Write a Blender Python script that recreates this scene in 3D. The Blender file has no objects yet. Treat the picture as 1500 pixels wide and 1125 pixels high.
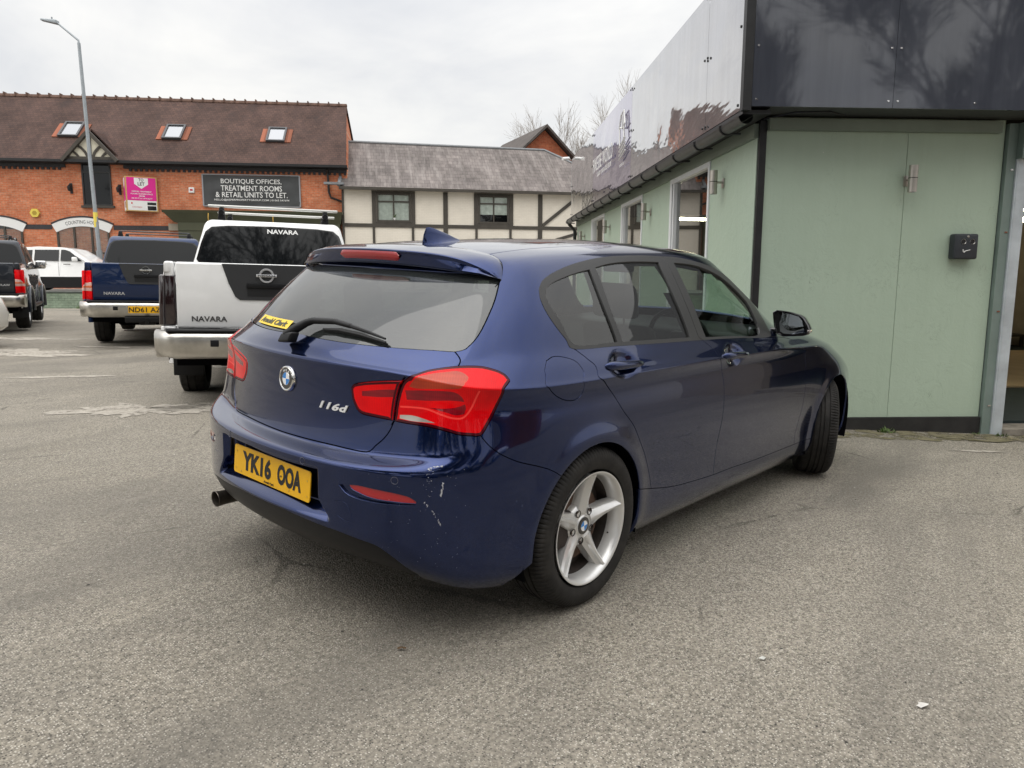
import bpy, bmesh, math, random
import numpy as np
from mathutils import Vector, Matrix
from mathutils.geometry import delaunay_2d_cdt
from mathutils.kdtree import KDTree
rnd=random.Random(7)
SC=bpy.context.scene
COL=SC.collection
PI=math.pi
# ---------------------------------------------------------------- object helpers
def link(o,parent=None):
    COL.objects.link(o)
    if parent is not None: o.parent=parent
    return o
def thing(name,label,cat,loc=(0,0,0),rz=0,group=None,mat=None):
    o=bpy.data.objects.new(name,None); o.empty_display_size=.2; COL.objects.link(o)
    if mat is not None: o.matrix_world=mat
    else: o.location=loc; o.rotation_euler=(0,0,rz)
    tag(o,label,cat,group); return o
def tag(o,label,cat=None,group=None,kind=None):
    if label: o['label']=label
    if cat: o['category']=cat
    if group: o['group']=group
    if kind: o['kind']=kind
    return o
def struct(o,label=None,kind='structure'):
    o['kind']=kind
    if label: o['label']=label
    return o
def mesh(name,V,F,mats,parent=None,smooth=False,mi=None,normals=None,loc=None,rot=None):
    me=bpy.data.meshes.new(name); me.from_pydata([tuple(v) for v in V],[],[tuple(f) for f in F])
    for m in (mats if isinstance(mats,(list,tuple)) else [mats]): me.materials.append(m)
    if mi is not None: me.polygons.foreach_set('material_index',list(mi))
    if smooth: me.polygons.foreach_set('use_smooth',[True]*len(F))
    me.update()
    if normals is not None: me.normals_split_custom_set([tuple(n) for n in normals])
    o=bpy.data.objects.new(name,me)
    if loc is not None: o.location=loc
    if rot is not None: o.rotation_euler=rot
    return link(o,parent)
class MB:
    """collects simple solids that belong to ONE object"""
    def __init__(s): s.V=[];s.F=[];s.M=[];s.S=[]
    def add(s,V,F,m=0,sm=False):
        b=len(s.V); s.V+=[tuple(v) for v in V]; s.F+=[tuple(b+i for i in f) for f in F]; s.M+=[m]*len(F); s.S+=[sm]*len(F); return s
    def box(s,x0,x1,y0,y1,z0,z1,m=0):
        V=[(x0,y0,z0),(x1,y0,z0),(x1,y1,z0),(x0,y1,z0),(x0,y0,z1),(x1,y0,z1),(x1,y1,z1),(x0,y1,z1)]
        return s.add(V,[(0,3,2,1),(4,5,6,7),(0,1,5,4),(1,2,6,5),(2,3,7,6),(3,0,4,7)],m)
    def hexa(s,P,m=0):
        return s.add(P,[(0,3,2,1),(4,5,6,7),(0,1,5,4),(1,2,6,5),(2,3,7,6),(3,0,4,7)],m)
    def rhexa(s,P,r,seg=3,m=0):
        bm=bmesh.new(); vs=[bm.verts.new(p) for p in P]
        for f in [(0,3,2,1),(4,5,6,7),(0,1,5,4),(1,2,6,5),(2,3,7,6),(3,0,4,7)]: bm.faces.new([vs[i] for i in f])
        bmesh.ops.bevel(bm,geom=list(bm.edges),offset=r,segments=seg,profile=.5,affect='EDGES',clamp_overlap=True)
        bm.verts.index_update()
        V=[v.co[:] for v in bm.verts]; F=[[v.index for v in f.verts] for f in bm.faces]; bm.free()
        return s.add(V,F,m,True)
    def rbox(s,x0,x1,y0,y1,z0,z1,r=.02,seg=3,m=0):
        return s.rhexa([(x0,y0,z0),(x1,y0,z0),(x1,y1,z0),(x0,y1,z0),(x0,y0,z1),(x1,y0,z1),(x1,y1,z1),(x0,y1,z1)],r,seg,m)
    def tube(s,pts,r,n=8,m=0,cap=True,closed=False):
        pts=[Vector(p) for p in pts]; k=len(pts); rs=r if isinstance(r,(list,tuple)) else [r]*k
        V=[];F=[]; up=None
        for i,p in enumerate(pts):
            a=pts[max(i-1,0)] if not closed else pts[i-1]; b=pts[min(i+1,k-1)] if not closed else pts[(i+1)%k]
            t=(b-a); 
            if t.length<1e-9: t=Vector((0,0,1))
            t.normalize()
            if up is None: up=Vector((0,0,1)) if abs(t.z)<.9 else Vector((1,0,0))
            x=t.cross(up).normalized(); y=x.cross(t).normalized(); up=y
            for j in range(n):
                an=2*PI*j/n; V.append(p+(x*math.cos(an)+y*math.sin(an))*rs[i])
        rng=k if closed else k-1
        for i in range(rng):
            i2=(i+1)%k
            for j in range(n): F.append((i*n+j,i*n+(j+1)%n,i2*n+(j+1)%n,i2*n+j))
        if cap and not closed: F.append(tuple(reversed(range(n)))); F.append(tuple((k-1)*n+j for j in range(n)))
        return s.add(V,F,m,True)
    def lathe(s,prof,n=48,axis='y',c=(0,0,0),m=0,closed=False,sm=True):
        # prof: (axial, radius)
        V=[];F=[];k=len(prof)
        for j in range(n):
            a=2*PI*j/n; ca,sa=math.cos(a),math.sin(a)
            for (h,r) in prof:
                if axis=='y': V.append((c[0]+r*ca,c[1]+h,c[2]+r*sa))
                elif axis=='x': V.append((c[0]+h,c[1]+r*ca,c[2]+r*sa))
                else: V.append((c[0]+r*ca,c[1]+r*sa,c[2]+h))
        for j in range(n):
            j2=(j+1)%n
            for i in range(k if closed else k-1):
                i2=(i+1)%k; F.append((j*k+i,j*k+i2,j2*k+i2,j2*k+i))
        return s.add(V,F,m,sm)
    def prism(s,P,d,m=0):
        # planar polygon P (3d) extruded by vector d
        n=len(P); V=[tuple(p) for p in P]+[(p[0]+d[0],p[1]+d[1],p[2]+d[2]) for p in P]
        F=[tuple(range(n)),tuple(reversed(range(n,2*n)))]+[(i,i+n,(i+1)%n+n,(i+1)%n)[::-1] for i in range(n)]
        return s.add(V,F,m)
    def build(s,name,mats,parent=None,loc=None,rot=None,fix=True):
        o=mesh(name,s.V,s.F,mats,parent,mi=s.M,loc=loc,rot=rot)
        o.data.polygons.foreach_set('use_smooth',s.S)
        if fix:
            bm=bmesh.new(); bm.from_mesh(o.data); bmesh.ops.recalc_face_normals(bm,faces=bm.faces); bm.to_mesh(o.data); bm.free()
        if any(s.S) : 
            try: o.data.set_sharp_from_angle(angle=math.radians(40))
            except Exception: pass
        return o
def rot_pts(V,ang,c=(0,0)):
    ca,sa=math.cos(ang),math.sin(ang); return [(c[0]+(v[0]-c[0])*ca-(v[1]-c[1])*sa,c[1]+(v[0]-c[0])*sa+(v[1]-c[1])*ca,v[2]) for v in V]
def copy_tree(o,parent=None,**kw):
    c=o.copy(); COL.objects.link(c)
    if parent is not None: c.parent=parent
    for ch in list(o.children): copy_tree(ch,c)
    return c
_tcache={}
def text_geo(txt,bold=0.0,ext=.004,space=1.0,res=3):
    """glyph outlines as solid mesh in the xy plane, height about 0.7, centred on its box"""
    k=(txt,bold,ext,space)
    if k in _tcache: return _tcache[k]
    cu=bpy.data.curves.new('lettering','FONT'); cu.body=txt; cu.extrude=ext; cu.offset=bold; cu.resolution_u=res; cu.space_character=space
    ob=bpy.data.objects.new('lettering',cu); COL.objects.link(ob)
    dg=bpy.context.evaluated_depsgraph_get(); dg.update()
    me=bpy.data.meshes.new_from_object(ob.evaluated_get(dg))
    V=np.array([v.co[:] for v in me.vertices],float).reshape(-1,3); F=[list(p.vertices) for p in me.polygons]
    bpy.data.objects.remove(ob); bpy.data.curves.remove(cu); bpy.data.meshes.remove(me)
    if len(V):
        mn,mx=V.min(0),V.max(0); V[:,:2]-=((mn+mx)/2)[:2]
    _tcache[k]=(V,F); return V,F
def text_on(txt,name,mat,parent,o,u,v,width=None,height=None,bold=0.0,ext=.004,shear=0.,space=1.0,thick=None,fn=None):
    """text laid on the plane o + X*u + Y*v ; scaled to width x height"""
    V,F=text_geo(txt,bold,ext,space)
    if not len(V): return None
    sz=V.max(0)-V.min(0); sx=(width/sz[0]) if width else None; sy=(height/sz[1]) if height else None
    if sx is None: sx=sy
    if sy is None: sy=sx
    u=Vector(u).normalized(); v=Vector(v).normalized(); n=u.cross(v); o=Vector(o)
    th=(thick if thick is not None else ext*sy)/max(ext,1e-6)
    P=[]
    for a in V:
        X=(a[0]+shear*a[1])*sx; Y=a[1]*sy; Z=(a[2]+ext)*th/2
        if fn: P.append(fn(X,Y,Z))
        else: P.append(o+u*X+v*Y+n*Z)
    return mesh(name,P,F,mat,parent)
# ---------------------------------------------------------------- materials
def M_(name):
    m=bpy.data.materials.new(name); m.use_nodes=True; nt=m.node_tree
    for n in list(nt.nodes): nt.nodes.remove(n)
    return m,nt
class NT:
    def __init__(s,name): s.m,s.nt=M_(name); s.out=s.n('ShaderNodeOutputMaterial')
    def n(s,t,**k):
        nd=s.nt.nodes.new(t)
        for a,b in k.items(): setattr(nd,a,b)
        return nd
    def l(s,a,b): s.nt.links.new(a,b)
    def coord(s,which='Object',scale=(1,1,1),rot=(0,0,0),loc=(0,0,0)):
        t=s.n('ShaderNodeTexCoord'); mp=s.n('ShaderNodeMapping'); mp.inputs['Scale'].default_value=scale; mp.inputs['Rotation'].default_value=rot; mp.inputs['Location'].default_value=loc
        s.l(t.outputs[which],mp.inputs['Vector']); return mp.outputs['Vector']
    def noise(s,v,scale,detail=4,rough=.55,dist=0):
        nd=s.n('ShaderNodeTexNoise'); nd.inputs['Scale'].default_value=scale; nd.inputs['Detail'].default_value=detail; nd.inputs['Roughness'].default_value=rough; nd.inputs['Distortion'].default_value=dist
        s.l(v,nd.inputs['Vector']); return nd.outputs['Fac']
    def voro(s,v,scale,feat='F1',out='Distance',rand=1):
        nd=s.n('ShaderNodeTexVoronoi'); nd.feature=feat; nd.inputs['Scale'].default_value=scale; nd.inputs['Randomness'].default_value=rand; s.l(v,nd.inputs['Vector']); return nd.outputs[out]
    def ramp(s,f,stops,interp='LINEAR'):
        nd=s.n('ShaderNodeValToRGB'); nd.color_ramp.interpolation=interp; e=nd.color_ramp.elements
        while len(e)<len(stops): e.new(.5)
        for i,(p,c) in enumerate(stops):
            e[i].position=p; e[i].color=(c if hasattr(c,'__len__') else (c,c,c))[:3]+(1,) if hasattr(c,'__len__') else (c,c,c,1)
        s.l(f,nd.inputs['Fac']); return nd.outputs['Color']
    def mix(s,f,a,b,mode='MIX'):
        nd=s.n('ShaderNodeMixRGB'); nd.blend_type=mode
        for inp,v in ((nd.inputs['Fac'],f),(nd.inputs['Color1'],a),(nd.inputs['Color2'],b)):
            if isinstance(v,bpy.types.NodeSocket): s.l(v,inp)
            elif hasattr(v,'__len__'): inp.default_value=tuple(v)[:3]+(1,)
            else: inp.default_value=v if inp==nd.inputs['Fac'] else (v,v,v,1)
        return nd.outputs['Color']
    def math(s,op,a,b=0.):
        nd=s.n('ShaderNodeMath',operation=op)
        for inp,v in zip(nd.inputs,(a,b)):
            if isinstance(v,bpy.types.NodeSocket): s.l(v,inp)
            else: inp.default_value=v
        return nd.outputs[0]
    def sep(s,v):
        nd=s.n('ShaderNodeSeparateXYZ'); s.l(v,nd.inputs[0]); return nd.outputs
    def comb(s,x,y,z):
        nd=s.n('ShaderNodeCombineXYZ')
        for inp,v in zip(nd.inputs,(x,y,z)):
            if isinstance(v,bpy.types.NodeSocket): s.l(v,inp)
            else: inp.default_value=v
        return nd.outputs[0]
    def bump(s,h,strength=.3,dist=.01):
        nd=s.n('ShaderNodeBump'); nd.inputs['Strength'].default_value=strength; nd.inputs['Distance'].default_value=dist; s.l(h,nd.inputs['Height']); return nd.outputs['Normal']
    def bsdf(s,color,rough=.5,metal=0.,coat=0.,coat_r=.03,spec=.5,normal=None,coat_n=None,ior=None,trans=0.,alpha=None):
        b=s.n('ShaderNodeBsdfPrincipled')
        for key,v in (('Base Color',color),('Roughness',rough),('Metallic',metal),('Coat Weight',coat),('Coat Roughness',coat_r),('Specular IOR Level',spec),('Normal',normal),('Coat Normal',coat_n),('IOR',ior),('Transmission Weight',trans)):
            if v is None: continue
            if isinstance(v,bpy.types.NodeSocket): s.l(v,b.inputs[key])
            elif key=='Base Color': b.inputs[key].default_value=tuple(v)[:3]+(1,)
            else: b.inputs[key].default_value=v
        s.l(b.outputs[0],s.out.inputs['Surface']); return b
def simple(name,c,rough=.5,metal=0,coat=0,spec=.5,var=0.0,vs=6,bump=0,bs_=60,emit=None):
    k=NT(name); v=k.coord()
    col=c
    if var>0:
        f=k.noise(v,vs,5,.6); col=k.mix(k.ramp(f,[(.3,0.),(.7,1.)]),[x*(1-var) for x in c],[min(1,x*(1+var)) for x in c])
    nm=k.bump(k.noise(v,bs_,3),bump,.004) if bump else None
    b=k.bsdf(col,rough,metal,coat,.03,spec,nm)
    if emit: b.inputs['Emission Color'].default_value=tuple(emit[0])+(1,); b.inputs['Emission Strength'].default_value=emit[1]
    return k.m
def glass_mat(name,tint,refl=1.0,rough=.0,base=.04,bumpy=0,haze=None,ior=1.62):
    """thin pane: tinted see-through plus mirror-like reflection by angle"""
    k=NT(name); tr=k.n('ShaderNodeBsdfTransparent'); tr.inputs[0].default_value=tuple(tint)+(1,)
    gl=k.n('ShaderNodeBsdfGlossy'); gl.inputs['Roughness'].default_value=rough; gl.inputs['Color'].default_value=(refl,refl,refl,1)
    ge=k.n('ShaderNodeNewGeometry'); dt=k.n('ShaderNodeVectorMath',operation='DOT_PRODUCT'); k.l(ge.outputs['Normal'],dt.inputs[0]); k.l(ge.outputs['Incoming'],dt.inputs[1])
    f0=((ior-1)/(ior+1))**2; fac=k.math('ADD',f0,k.math('MULTIPLY',1-f0,k.math('POWER',k.math('SUBTRACT',1.,k.math('MINIMUM',k.math('ABSOLUTE',dt.outputs['Value']),1.)),5.)))
    mx=k.n('ShaderNodeMixShader'); k.l(fac,mx.inputs[0]); 
    inner=tr.outputs[0]
    if haze:
        df=k.n('ShaderNodeBsdfDiffuse'); df.inputs[0].default_value=tuple(haze[0])+(1,)
        m2=k.n('ShaderNodeMixShader'); m2.inputs[0].default_value=haze[1]; k.l(inner,m2.inputs[1]); k.l(df.outputs[0],m2.inputs[2]); inner=m2.outputs[0]
    k.l(inner,mx.inputs[1]); k.l(gl.outputs[0],mx.inputs[2])
    if bumpy:
        v=k.coord(); nm=k.bump(k.noise(v,bumpy[0],2,.4),bumpy[1],bumpy[2]); k.l(nm,gl.inputs['Normal'])
    k.l(mx.outputs[0],k.out.inputs['Surface']); return k.m
# ---------------------------------------------------------------- the materials of the place
def m_asphalt():
    k=NT('asphalt'); v=k.coord()
    big=k.noise(v,.35,4,.6); mid=k.noise(v,2.2,5,.65); fine=k.noise(v,75,4,.7); grit=k.voro(v,135,'F1','Distance'); gc=k.voro(v,135,'F1','Color')
    base=k.mix(k.ramp(big,[(.3,0.),(.7,1.)]),(.212,.190,.153),(.288,.260,.213))
    base=k.mix(k.ramp(mid,[(.35,0.),(.75,.55)]),base,(.190,.174,.148))
    f2=k.ramp(fine,[(.34,.52),(.5,1.),(.66,1.5)]); base=k.mix(1.,base,f2,'MULTIPLY')
    st=k.math('LESS_THAN',grit,.36); h=k.sep(gc)[0]
    pale=k.math('MULTIPLY',st,k.math('GREATER_THAN',h,.60)); dark=k.math('MULTIPLY',st,k.math('LESS_THAN',h,.30))
    base=k.mix(k.math('MULTIPLY',pale,.78),base,(.56,.52,.45)); base=k.mix(k.math('MULTIPLY',dark,.75),base,(.030,.028,.026))
    ck=k.voro(k.coord(rot=(0,0,.4),loc=(2.3,.7,0)),.55,'DISTANCE_TO_EDGE'); wob=k.math('MULTIPLY',k.math('SUBTRACT',k.noise(v,6,5,.7),.5),.05); ckm=k.math('MULTIPLY',k.math('LESS_THAN',k.math('ABSOLUTE',k.math('ADD',ck,wob)),.0035),k.ramp(k.noise(v,.9,2),[(.5,0.),(.56,1.)])); base=k.mix(k.math('MULTIPLY',ckm,.6),base,(.05,.045,.038))
    # small chalky crumbs
    cr=k.voro(v,13,'F1','Distance'); cc=k.sep(k.voro(v,13,'F1','Color'))[1]
    crumb=k.math('MULTIPLY',k.math('LESS_THAN',cr,.055),k.math('GREATER_THAN',cc,.80)); base=k.mix(crumb,base,(.55,.52,.46))
    dots=k.math('MULTIPLY',k.math('LESS_THAN',k.voro(v,9,'F1','Distance'),.05),k.math('GREATER_THAN',k.sep(k.voro(v,9,'F1','Color'))[2],.86)); base=k.mix(dots,base,(.02,.018,.016))
    # oil-dark drive stains and worn pale areas
    sx=k.coord(scale=(.30,.9,1),rot=(0,0,math.radians(44))); stn=k.noise(sx,1.1,5,.6,.6)
    base=k.mix(k.ramp(stn,[(.47,0.),(.68,.62)]),base,(.130,.119,.102))
    wn=k.noise(k.coord(scale=(.5,1.3,1),rot=(0,0,math.radians(-20)),loc=(3,1,0)),1.7,6,.7,.3); base=k.mix(k.ramp(wn,[(.60,0.),(.72,.38)]),base,(.33,.30,.255))
    hgt=k.math('ADD',k.math('MULTIPLY',grit,.9),k.math('MULTIPLY',fine,.8))
    nm=k.bump(hgt,.75,.006)
    k.bsdf(base,k.ramp(fine,[(.3,.72),(.8,.95)]),0,spec=.25,normal=nm); return k.m
def m_patch(name,c1,c2,sc=14,bump=.5,soft=.16,holes=0):
    k=NT(name); v=k.coord(); f=k.noise(v,sc,6,.7); g=k.voro(v,90)
    base=k.mix(k.ramp(f,[(.3,0.),(.7,1.)]),c1,c2); base=k.mix(k.ramp(g,[(0.,.35),(.4,0.)]),base,(c1[0]*.5,c1[1]*.5,c1[2]*.5))
    nm=k.bump(f,bump,.01); b=k.bsdf(base,.9,spec=.2,normal=nm)
    if holes:
        tr=k.n('ShaderNodeBsdfTransparent'); mx=k.n('ShaderNodeMixShader'); k.l(k.ramp(k.noise(v,5.5,7,.75,.6),[(holes-.05,0.),(holes+.04,1.)]),mx.inputs[0]); k.l(tr.outputs[0],mx.inputs[1]); k.l(b.outputs[0],mx.inputs[2]); k.l(mx.outputs[0],k.out.inputs['Surface'])
    return k.m
def m_brick(name,c1,c2,mortar,bw=.225,bh=.075,axes='xz',bump=.4,bias=0,ms=.012,stain=.3):
    k=NT(name); t=k.n('ShaderNodeTexCoord'); s=k.sep(t.outputs['Object'])
    v=k.comb(s[0] if axes[0]=='x' else s[1],s[2],0.)
    b=k.n('ShaderNodeTexBrick'); b.inputs['Color1'].default_value=tuple(c1)+(1,); b.inputs['Color2'].default_value=tuple(c2)+(1,); b.inputs['Mortar'].default_value=tuple(mortar)+(1,)
    b.inputs['Scale'].default_value=1; b.inputs['Brick Width'].default_value=bw; b.inputs['Row Height'].default_value=bh; b.inputs['Mortar Size'].default_value=ms*.5; b.inputs['Mortar Smooth'].default_value=.3; b.inputs['Bias'].default_value=bias
    k.l(v,b.inputs['Vector'])
    n=k.noise(v,1.3,5,.6); n2=k.noise(v,9,4,.6)
    col=k.mix(1.,b.outputs['Color'],k.ramp(n,[(.3,1-stain),(.7,1+stain*.5)]),'MULTIPLY'); lo=.97 if 'cream' in name else .82; col=k.mix(1.,col,k.ramp(n2,[(.3,lo),(.7,2-lo-.03)]),'MULTIPLY')
    if name=='red_brick':
        pn=k.noise(v,3.3,3,.6); pal=k.n('ShaderNodeTexBrick'); pal.inputs['Color1'].default_value=(0,0,0,1); pal.inputs['Color2'].default_value=(1,1,1,1); pal.inputs['Mortar'].default_value=(0,0,0,1); pal.inputs['Scale'].default_value=1; pal.inputs['Brick Width'].default_value=bw; pal.inputs['Row Height'].default_value=bh; pal.inputs['Mortar Size'].default_value=ms*.5; pal.inputs['Bias'].default_value=-.55
        k.l(v,pal.inputs['Vector']); col=k.mix(k.math('MULTIPLY',pal.outputs['Color'],k.ramp(pn,[(.45,0.),(.6,.55)])),col,(.62,.42,.30))
    inv=k.math('SUBTRACT',1.,b.outputs['Fac'])
    k.bsdf(col,.85,spec=.25,normal=k.bump(inv,bump,.008)); return k.m
def m_tiles(name,c1,c2,line,tw=.17,th=.11,lichen=None,streak=0.,patch=None):
    k=NT(name); t=k.n('ShaderNodeTexCoord'); s=k.sep(t.outputs['Object']); v=k.comb(s[0],s[2],0.)
    b=k.n('ShaderNodeTexBrick'); b.inputs['Color1'].default_value=tuple(c1)+(1,); b.inputs['Color2'].default_value=tuple(c2)+(1,); b.inputs['Mortar'].default_value=tuple(line)+(1,)
    b.inputs['Scale'].default_value=1; b.inputs['Brick Width'].default_value=tw; b.inputs['Row Height'].default_value=th; b.inputs['Mortar Size'].default_value=.008; b.inputs['Mortar Smooth'].default_value=.5
    k.l(v,b.inputs['Vector'])
    col=b.outputs['Color']; n=k.noise(v,.8,6,.65); col=k.mix(1.,col,k.ramp(n,[(.3,.6),(.7,1.35)]),'MULTIPLY')
    if streak: 
        sv=k.comb(k.math('MULTIPLY',s[0],1.),k.math('MULTIPLY',s[2],.16),0.); sn=k.noise(sv,4.5,5,.6); col=k.mix(k.ramp(sn,[(.5,0.),(.68,streak)]),col,(.36,.33,.31))
        sn2=k.noise(sv,3.1,5,.7,.4); col=k.mix(k.ramp(sn2,[(.52,0.),(.7,.55)]),col,(.07,.06,.055))
    if lichen: 
        ln=k.noise(v,5,6,.75); col=k.mix(k.ramp(ln,[(.60,0.),(.72,.6)]),col,lichen)
    if patch:
        pn=k.noise(v,1.1,5,.7); col=k.mix(k.ramp(pn,[(.55,0.),(.72,.55)]),col,patch)
    row=k.math('FRACT',k.math('DIVIDE',s[2],th))
    k.bsdf(col,.85,spec=.25,normal=k.bump(row,.5,.02)); return k.m
def m_green(name='green_boarding',seed=0):
    k=NT(name); v=k.coord(loc=(seed,seed*2,0)); big=k.noise(v,1.1,4,.6); st=k.noise(k.coord(scale=(9,9,.6),loc=(seed,0,0)),2.2,4,.6)
    base=k.mix(k.ramp(big,[(.3,0.),(.7,1.)]),(.398,.492,.385),(.430,.528,.418))
    base=k.mix(k.ramp(st,[(.45,0.),(.75,.13)]),base,(.31,.385,.285))
    fl=k.voro(v,17,'F1','Distance'); fc=k.sep(k.voro(v,17,'F1','Color'))[0]; m=k.math('MULTIPLY',k.math('LESS_THAN',k.math('ADD',fl,k.math('MULTIPLY',k.noise(v,60,3),.12)),.125),k.math('GREATER_THAN',fc,.955)); base=k.mix(m,base,(.62,.62,.58))
    wv=k.noise(v,6,5,.7,1.2); cr=k.math('LESS_THAN',k.math('ABSOLUTE',k.math('SUBTRACT',wv,.5)),.0035); crm=k.math('MULTIPLY',cr,k.ramp(k.noise(v,2.1,2),[(.52,0.),(.6,1.)])); base=k.mix(k.math('MULTIPLY',crm,.55),base,(.15,.19,.14))
    hh=k.math('ADD',k.math('MULTIPLY',k.noise(v,28,4,.7),.7),k.math('MULTIPLY',wv,1.6))
    k.bsdf(base,.48,spec=.4,normal=k.bump(hh,.22,.012)); return k.m
def m_paint(name,c,metal=.85,rough=.38,fl=.12,dust=.05):
    k=NT(name); v=k.coord()
    f=k.noise(v,900,1,.5); col=k.mix(k.ramp(f,[(.35,0.),(.65,1.)]),[x*(1-fl) for x in c],[x*(1+fl*2) for x in c])
    dn=k.noise(v,3.3,6,.7); z=k.sep(v)[2]
    low=k.ramp(z,[(.18,.55),(.55,.08),(1.,.03)])
    dm=k.math('MULTIPLY',k.math('MULTIPLY',low,k.ramp(dn,[(.35,.2),(.75,1.)])),dust*4)
    spk=k.math('MULTIPLY',k.math('LESS_THAN',k.voro(v,26,'F1','Distance'),.045),k.math('GREATER_THAN',k.sep(k.voro(v,26,'F1','Color'))[1],.86))
    dm=k.math('MAXIMUM',dm,k.math('MULTIPLY',spk,.32))
    cc=k.mix(dm,col,(.16,.145,.125)); mt=k.math('MULTIPLY',k.math('SUBTRACT',1.,dm),metal)
    op=k.noise(v,1.6,2,.4); nm=k.bump(op,.05,.05)
    cr=k.math('ADD',.012,k.math('MULTIPLY',dm,.5))
    b=k.bsdf(cc,rough,mt,coat=1.,coat_r=cr,spec=.15,coat_n=None); b.inputs['Coat IOR'].default_value=1.44; return k.m
def m_tread():
    k=NT('tyre_rubber'); v=k.coord(); f=k.noise(v,14,5,.7); k.bsdf(k.mix(k.ramp(f,[(.3,0.),(.75,1.)]),(.011,.0105,.010),(.034,.031,.028)),.72,spec=.28,normal=k.bump(k.noise(v,180,3),.15,.001)); return k.m
MAT={}
MAT['asphalt']=m_asphalt()
MAT['worn_patch']=m_patch('worn_asphalt',(.26,.235,.20),(.50,.46,.395),22,.8,holes=.41)
MAT['moss']=m_patch('mossy_asphalt',(.12,.11,.06),(.22,.195,.13),9,.8,holes=.50)
MAT['pavement']=simple('pavement_concrete',(.26,.25,.23),.85,var=.2,vs=2,bump=.3)
MAT['red_brick']=m_brick('red_brick',(.56,.165,.075),(.66,.235,.115),(.46,.33,.24),bias=-.1,stain=.22)
MAT['gable_brick']=m_brick('gable_brick',(.36,.09,.04),(.42,.13,.06),(.30,.18,.12))
MAT['dark_brick']=simple('blue_brick',(.035,.033,.036),.7,var=.3,vs=20)
MAT['cream_brick']=m_brick('cream_painted_brick',(.76,.70,.60),(.79,.73,.63),(.70,.645,.55),stain=.05,bump=.12)
MAT['green_brick']=m_brick('green_painted_brick',(.25,.32,.235),(.30,.37,.275),(.15,.185,.135),bw=.225,bh=.085,stain=.35,bump=.7)
MAT['red_tile']=m_tiles('clay_roof_tiles',(.074,.044,.037),(.100,.058,.046),(.035,.024,.022),lichen=(.16,.105,.08),streak=0,patch=(.045,.034,.032))
MAT['new_tile']=m_tiles('new_clay_tiles',(.26,.095,.055),(.34,.12,.07),(.06,.03,.025),tw=.2,th=.16)
MAT['ridge_tile']=simple('ridge_tiles',(.13,.075,.055),.85,var=.4,vs=5)
MAT['slate']=m_tiles('slate_roof',(.155,.135,.128),(.205,.180,.168),(.075,.066,.062),tw=.25,th=.19,lichen=(.30,.26,.24),streak=.38)
MAT['lead']=simple('lead_flashing',(.20,.21,.22),.6,var=.2)
MAT['timber']=simple('dark_timber',(.058,.050,.040),.7,var=.2,vs=4,bump=.2)
MAT['cream_render']=simple('cream_render',(.66,.62,.50),.85,var=.05)
MAT['olive']=simple('olive_paint',(.062,.066,.035),.6,var=.12,vs=1.5)
MAT['black_plastic']=simple('black_plastic',(.010,.010,.011),.40,spec=.25,bump=.06,bs_=400)
MAT['grey_trim']=simple('satin_grey_trim',(.032,.032,.032),.36,spec=.4)
MAT['gloss_black']=simple('gloss_black',(.008,.008,.009),.08,coat=.6)
MAT['rubber_seal']=simple('rubber_seal',(.008,.008,.008),.6)
MAT['shell']=simple('dark_inner_shell',(.004,.004,.005),.95,spec=.05)
MAT['white_paint']=simple('white_car_paint',(.86,.86,.85),.3,coat=1,var=.03,vs=3)
MAT['cream_paint']=simple('cream_car_paint',(.66,.63,.56),.3,coat=1)
MAT['navy_paint']=m_paint('navy_truck_paint',(.010,.024,.075),.5,.4,.1,.02)
MAT['slate_paint']=m_paint('dark_grey_truck_paint',(.030,.034,.042),.6,.4,.1,.02)
MAT['car_paint']=m_paint('deep_blue_car_paint',(.0090,.0215,.088),.90,.15,.12,.004)
MAT['chrome']=simple('chrome',(.72,.71,.69),.12,1.,var=.05,vs=9)
MAT['dull_chrome']=simple('dull_chrome_bumper',(.56,.54,.50),.30,1.,var=.18,vs=6,bump=.08,bs_=30)
MAT['alloy']=simple('silver_alloy',(.70,.695,.68),.30,.5,coat=.5,var=.05,vs=7)
MAT['alloy_dark']=simple('dark_wheel_inner',(.030,.022,.018),.7,var=.4,vs=30)
MAT['disc']=simple('rusty_brake_disc',(.11,.065,.045),.55,.5,var=.3,vs=20)
MAT['tyre']=m_tread()
MAT['plate_yellow']=simple('yellow_plate',(.86,.46,.006),.22,spec=.5)
MAT['plate_white']=simple('white_plate',(.75,.75,.74),.3)
MAT['ink']=simple('black_ink',(.006,.006,.007),.5)
MAT['white_ink']=simple('white_lettering',(.82,.82,.80),.5)
MAT['badge_blue']=simple('badge_blue',(.015,.22,.62),.15,coat=1)
MAT['badge_white']=simple('badge_white',(.85,.86,.87),.15,coat=1)
MAT['badge_black']=simple('badge_black',(.010,.010,.012),.12,coat=1)
MAT['sticker']=simple('yellow_sticker',(.86,.60,.05),.5)
MAT['sticker_ink']=simple('sticker_ink',(.06,.065,.04),.5)
def m_lens(name,c1,c2,sx,sz,coat):
    k=NT(name); t=k.n('ShaderNodeTexCoord'); s=k.sep(t.outputs['Object']); u=k.math('ADD',s[1],k.math('MULTIPLY',s[0],-.8))
    a=k.math('ABSOLUTE',k.math('SUBTRACT',k.math('FRACT',k.math('MULTIPLY',u,sx)),.5)); b=k.math('ABSOLUTE',k.math('SUBTRACT',k.math('FRACT',k.math('MULTIPLY',s[2],sz)),.5))
    f=k.math('ADD',a,b); col=k.mix(k.ramp(f,[(.15,0.),(.85,.35)]),c1,c2); col=k.mix(k.ramp(k.noise(t.outputs['Object'],11,3),[(.40,.0),(.7,.5)]),col,c2)
    k.bsdf(col,.22,0,coat=coat,coat_r=.015,spec=.1,normal=k.bump(f,.25,.002)); return k.m
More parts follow.
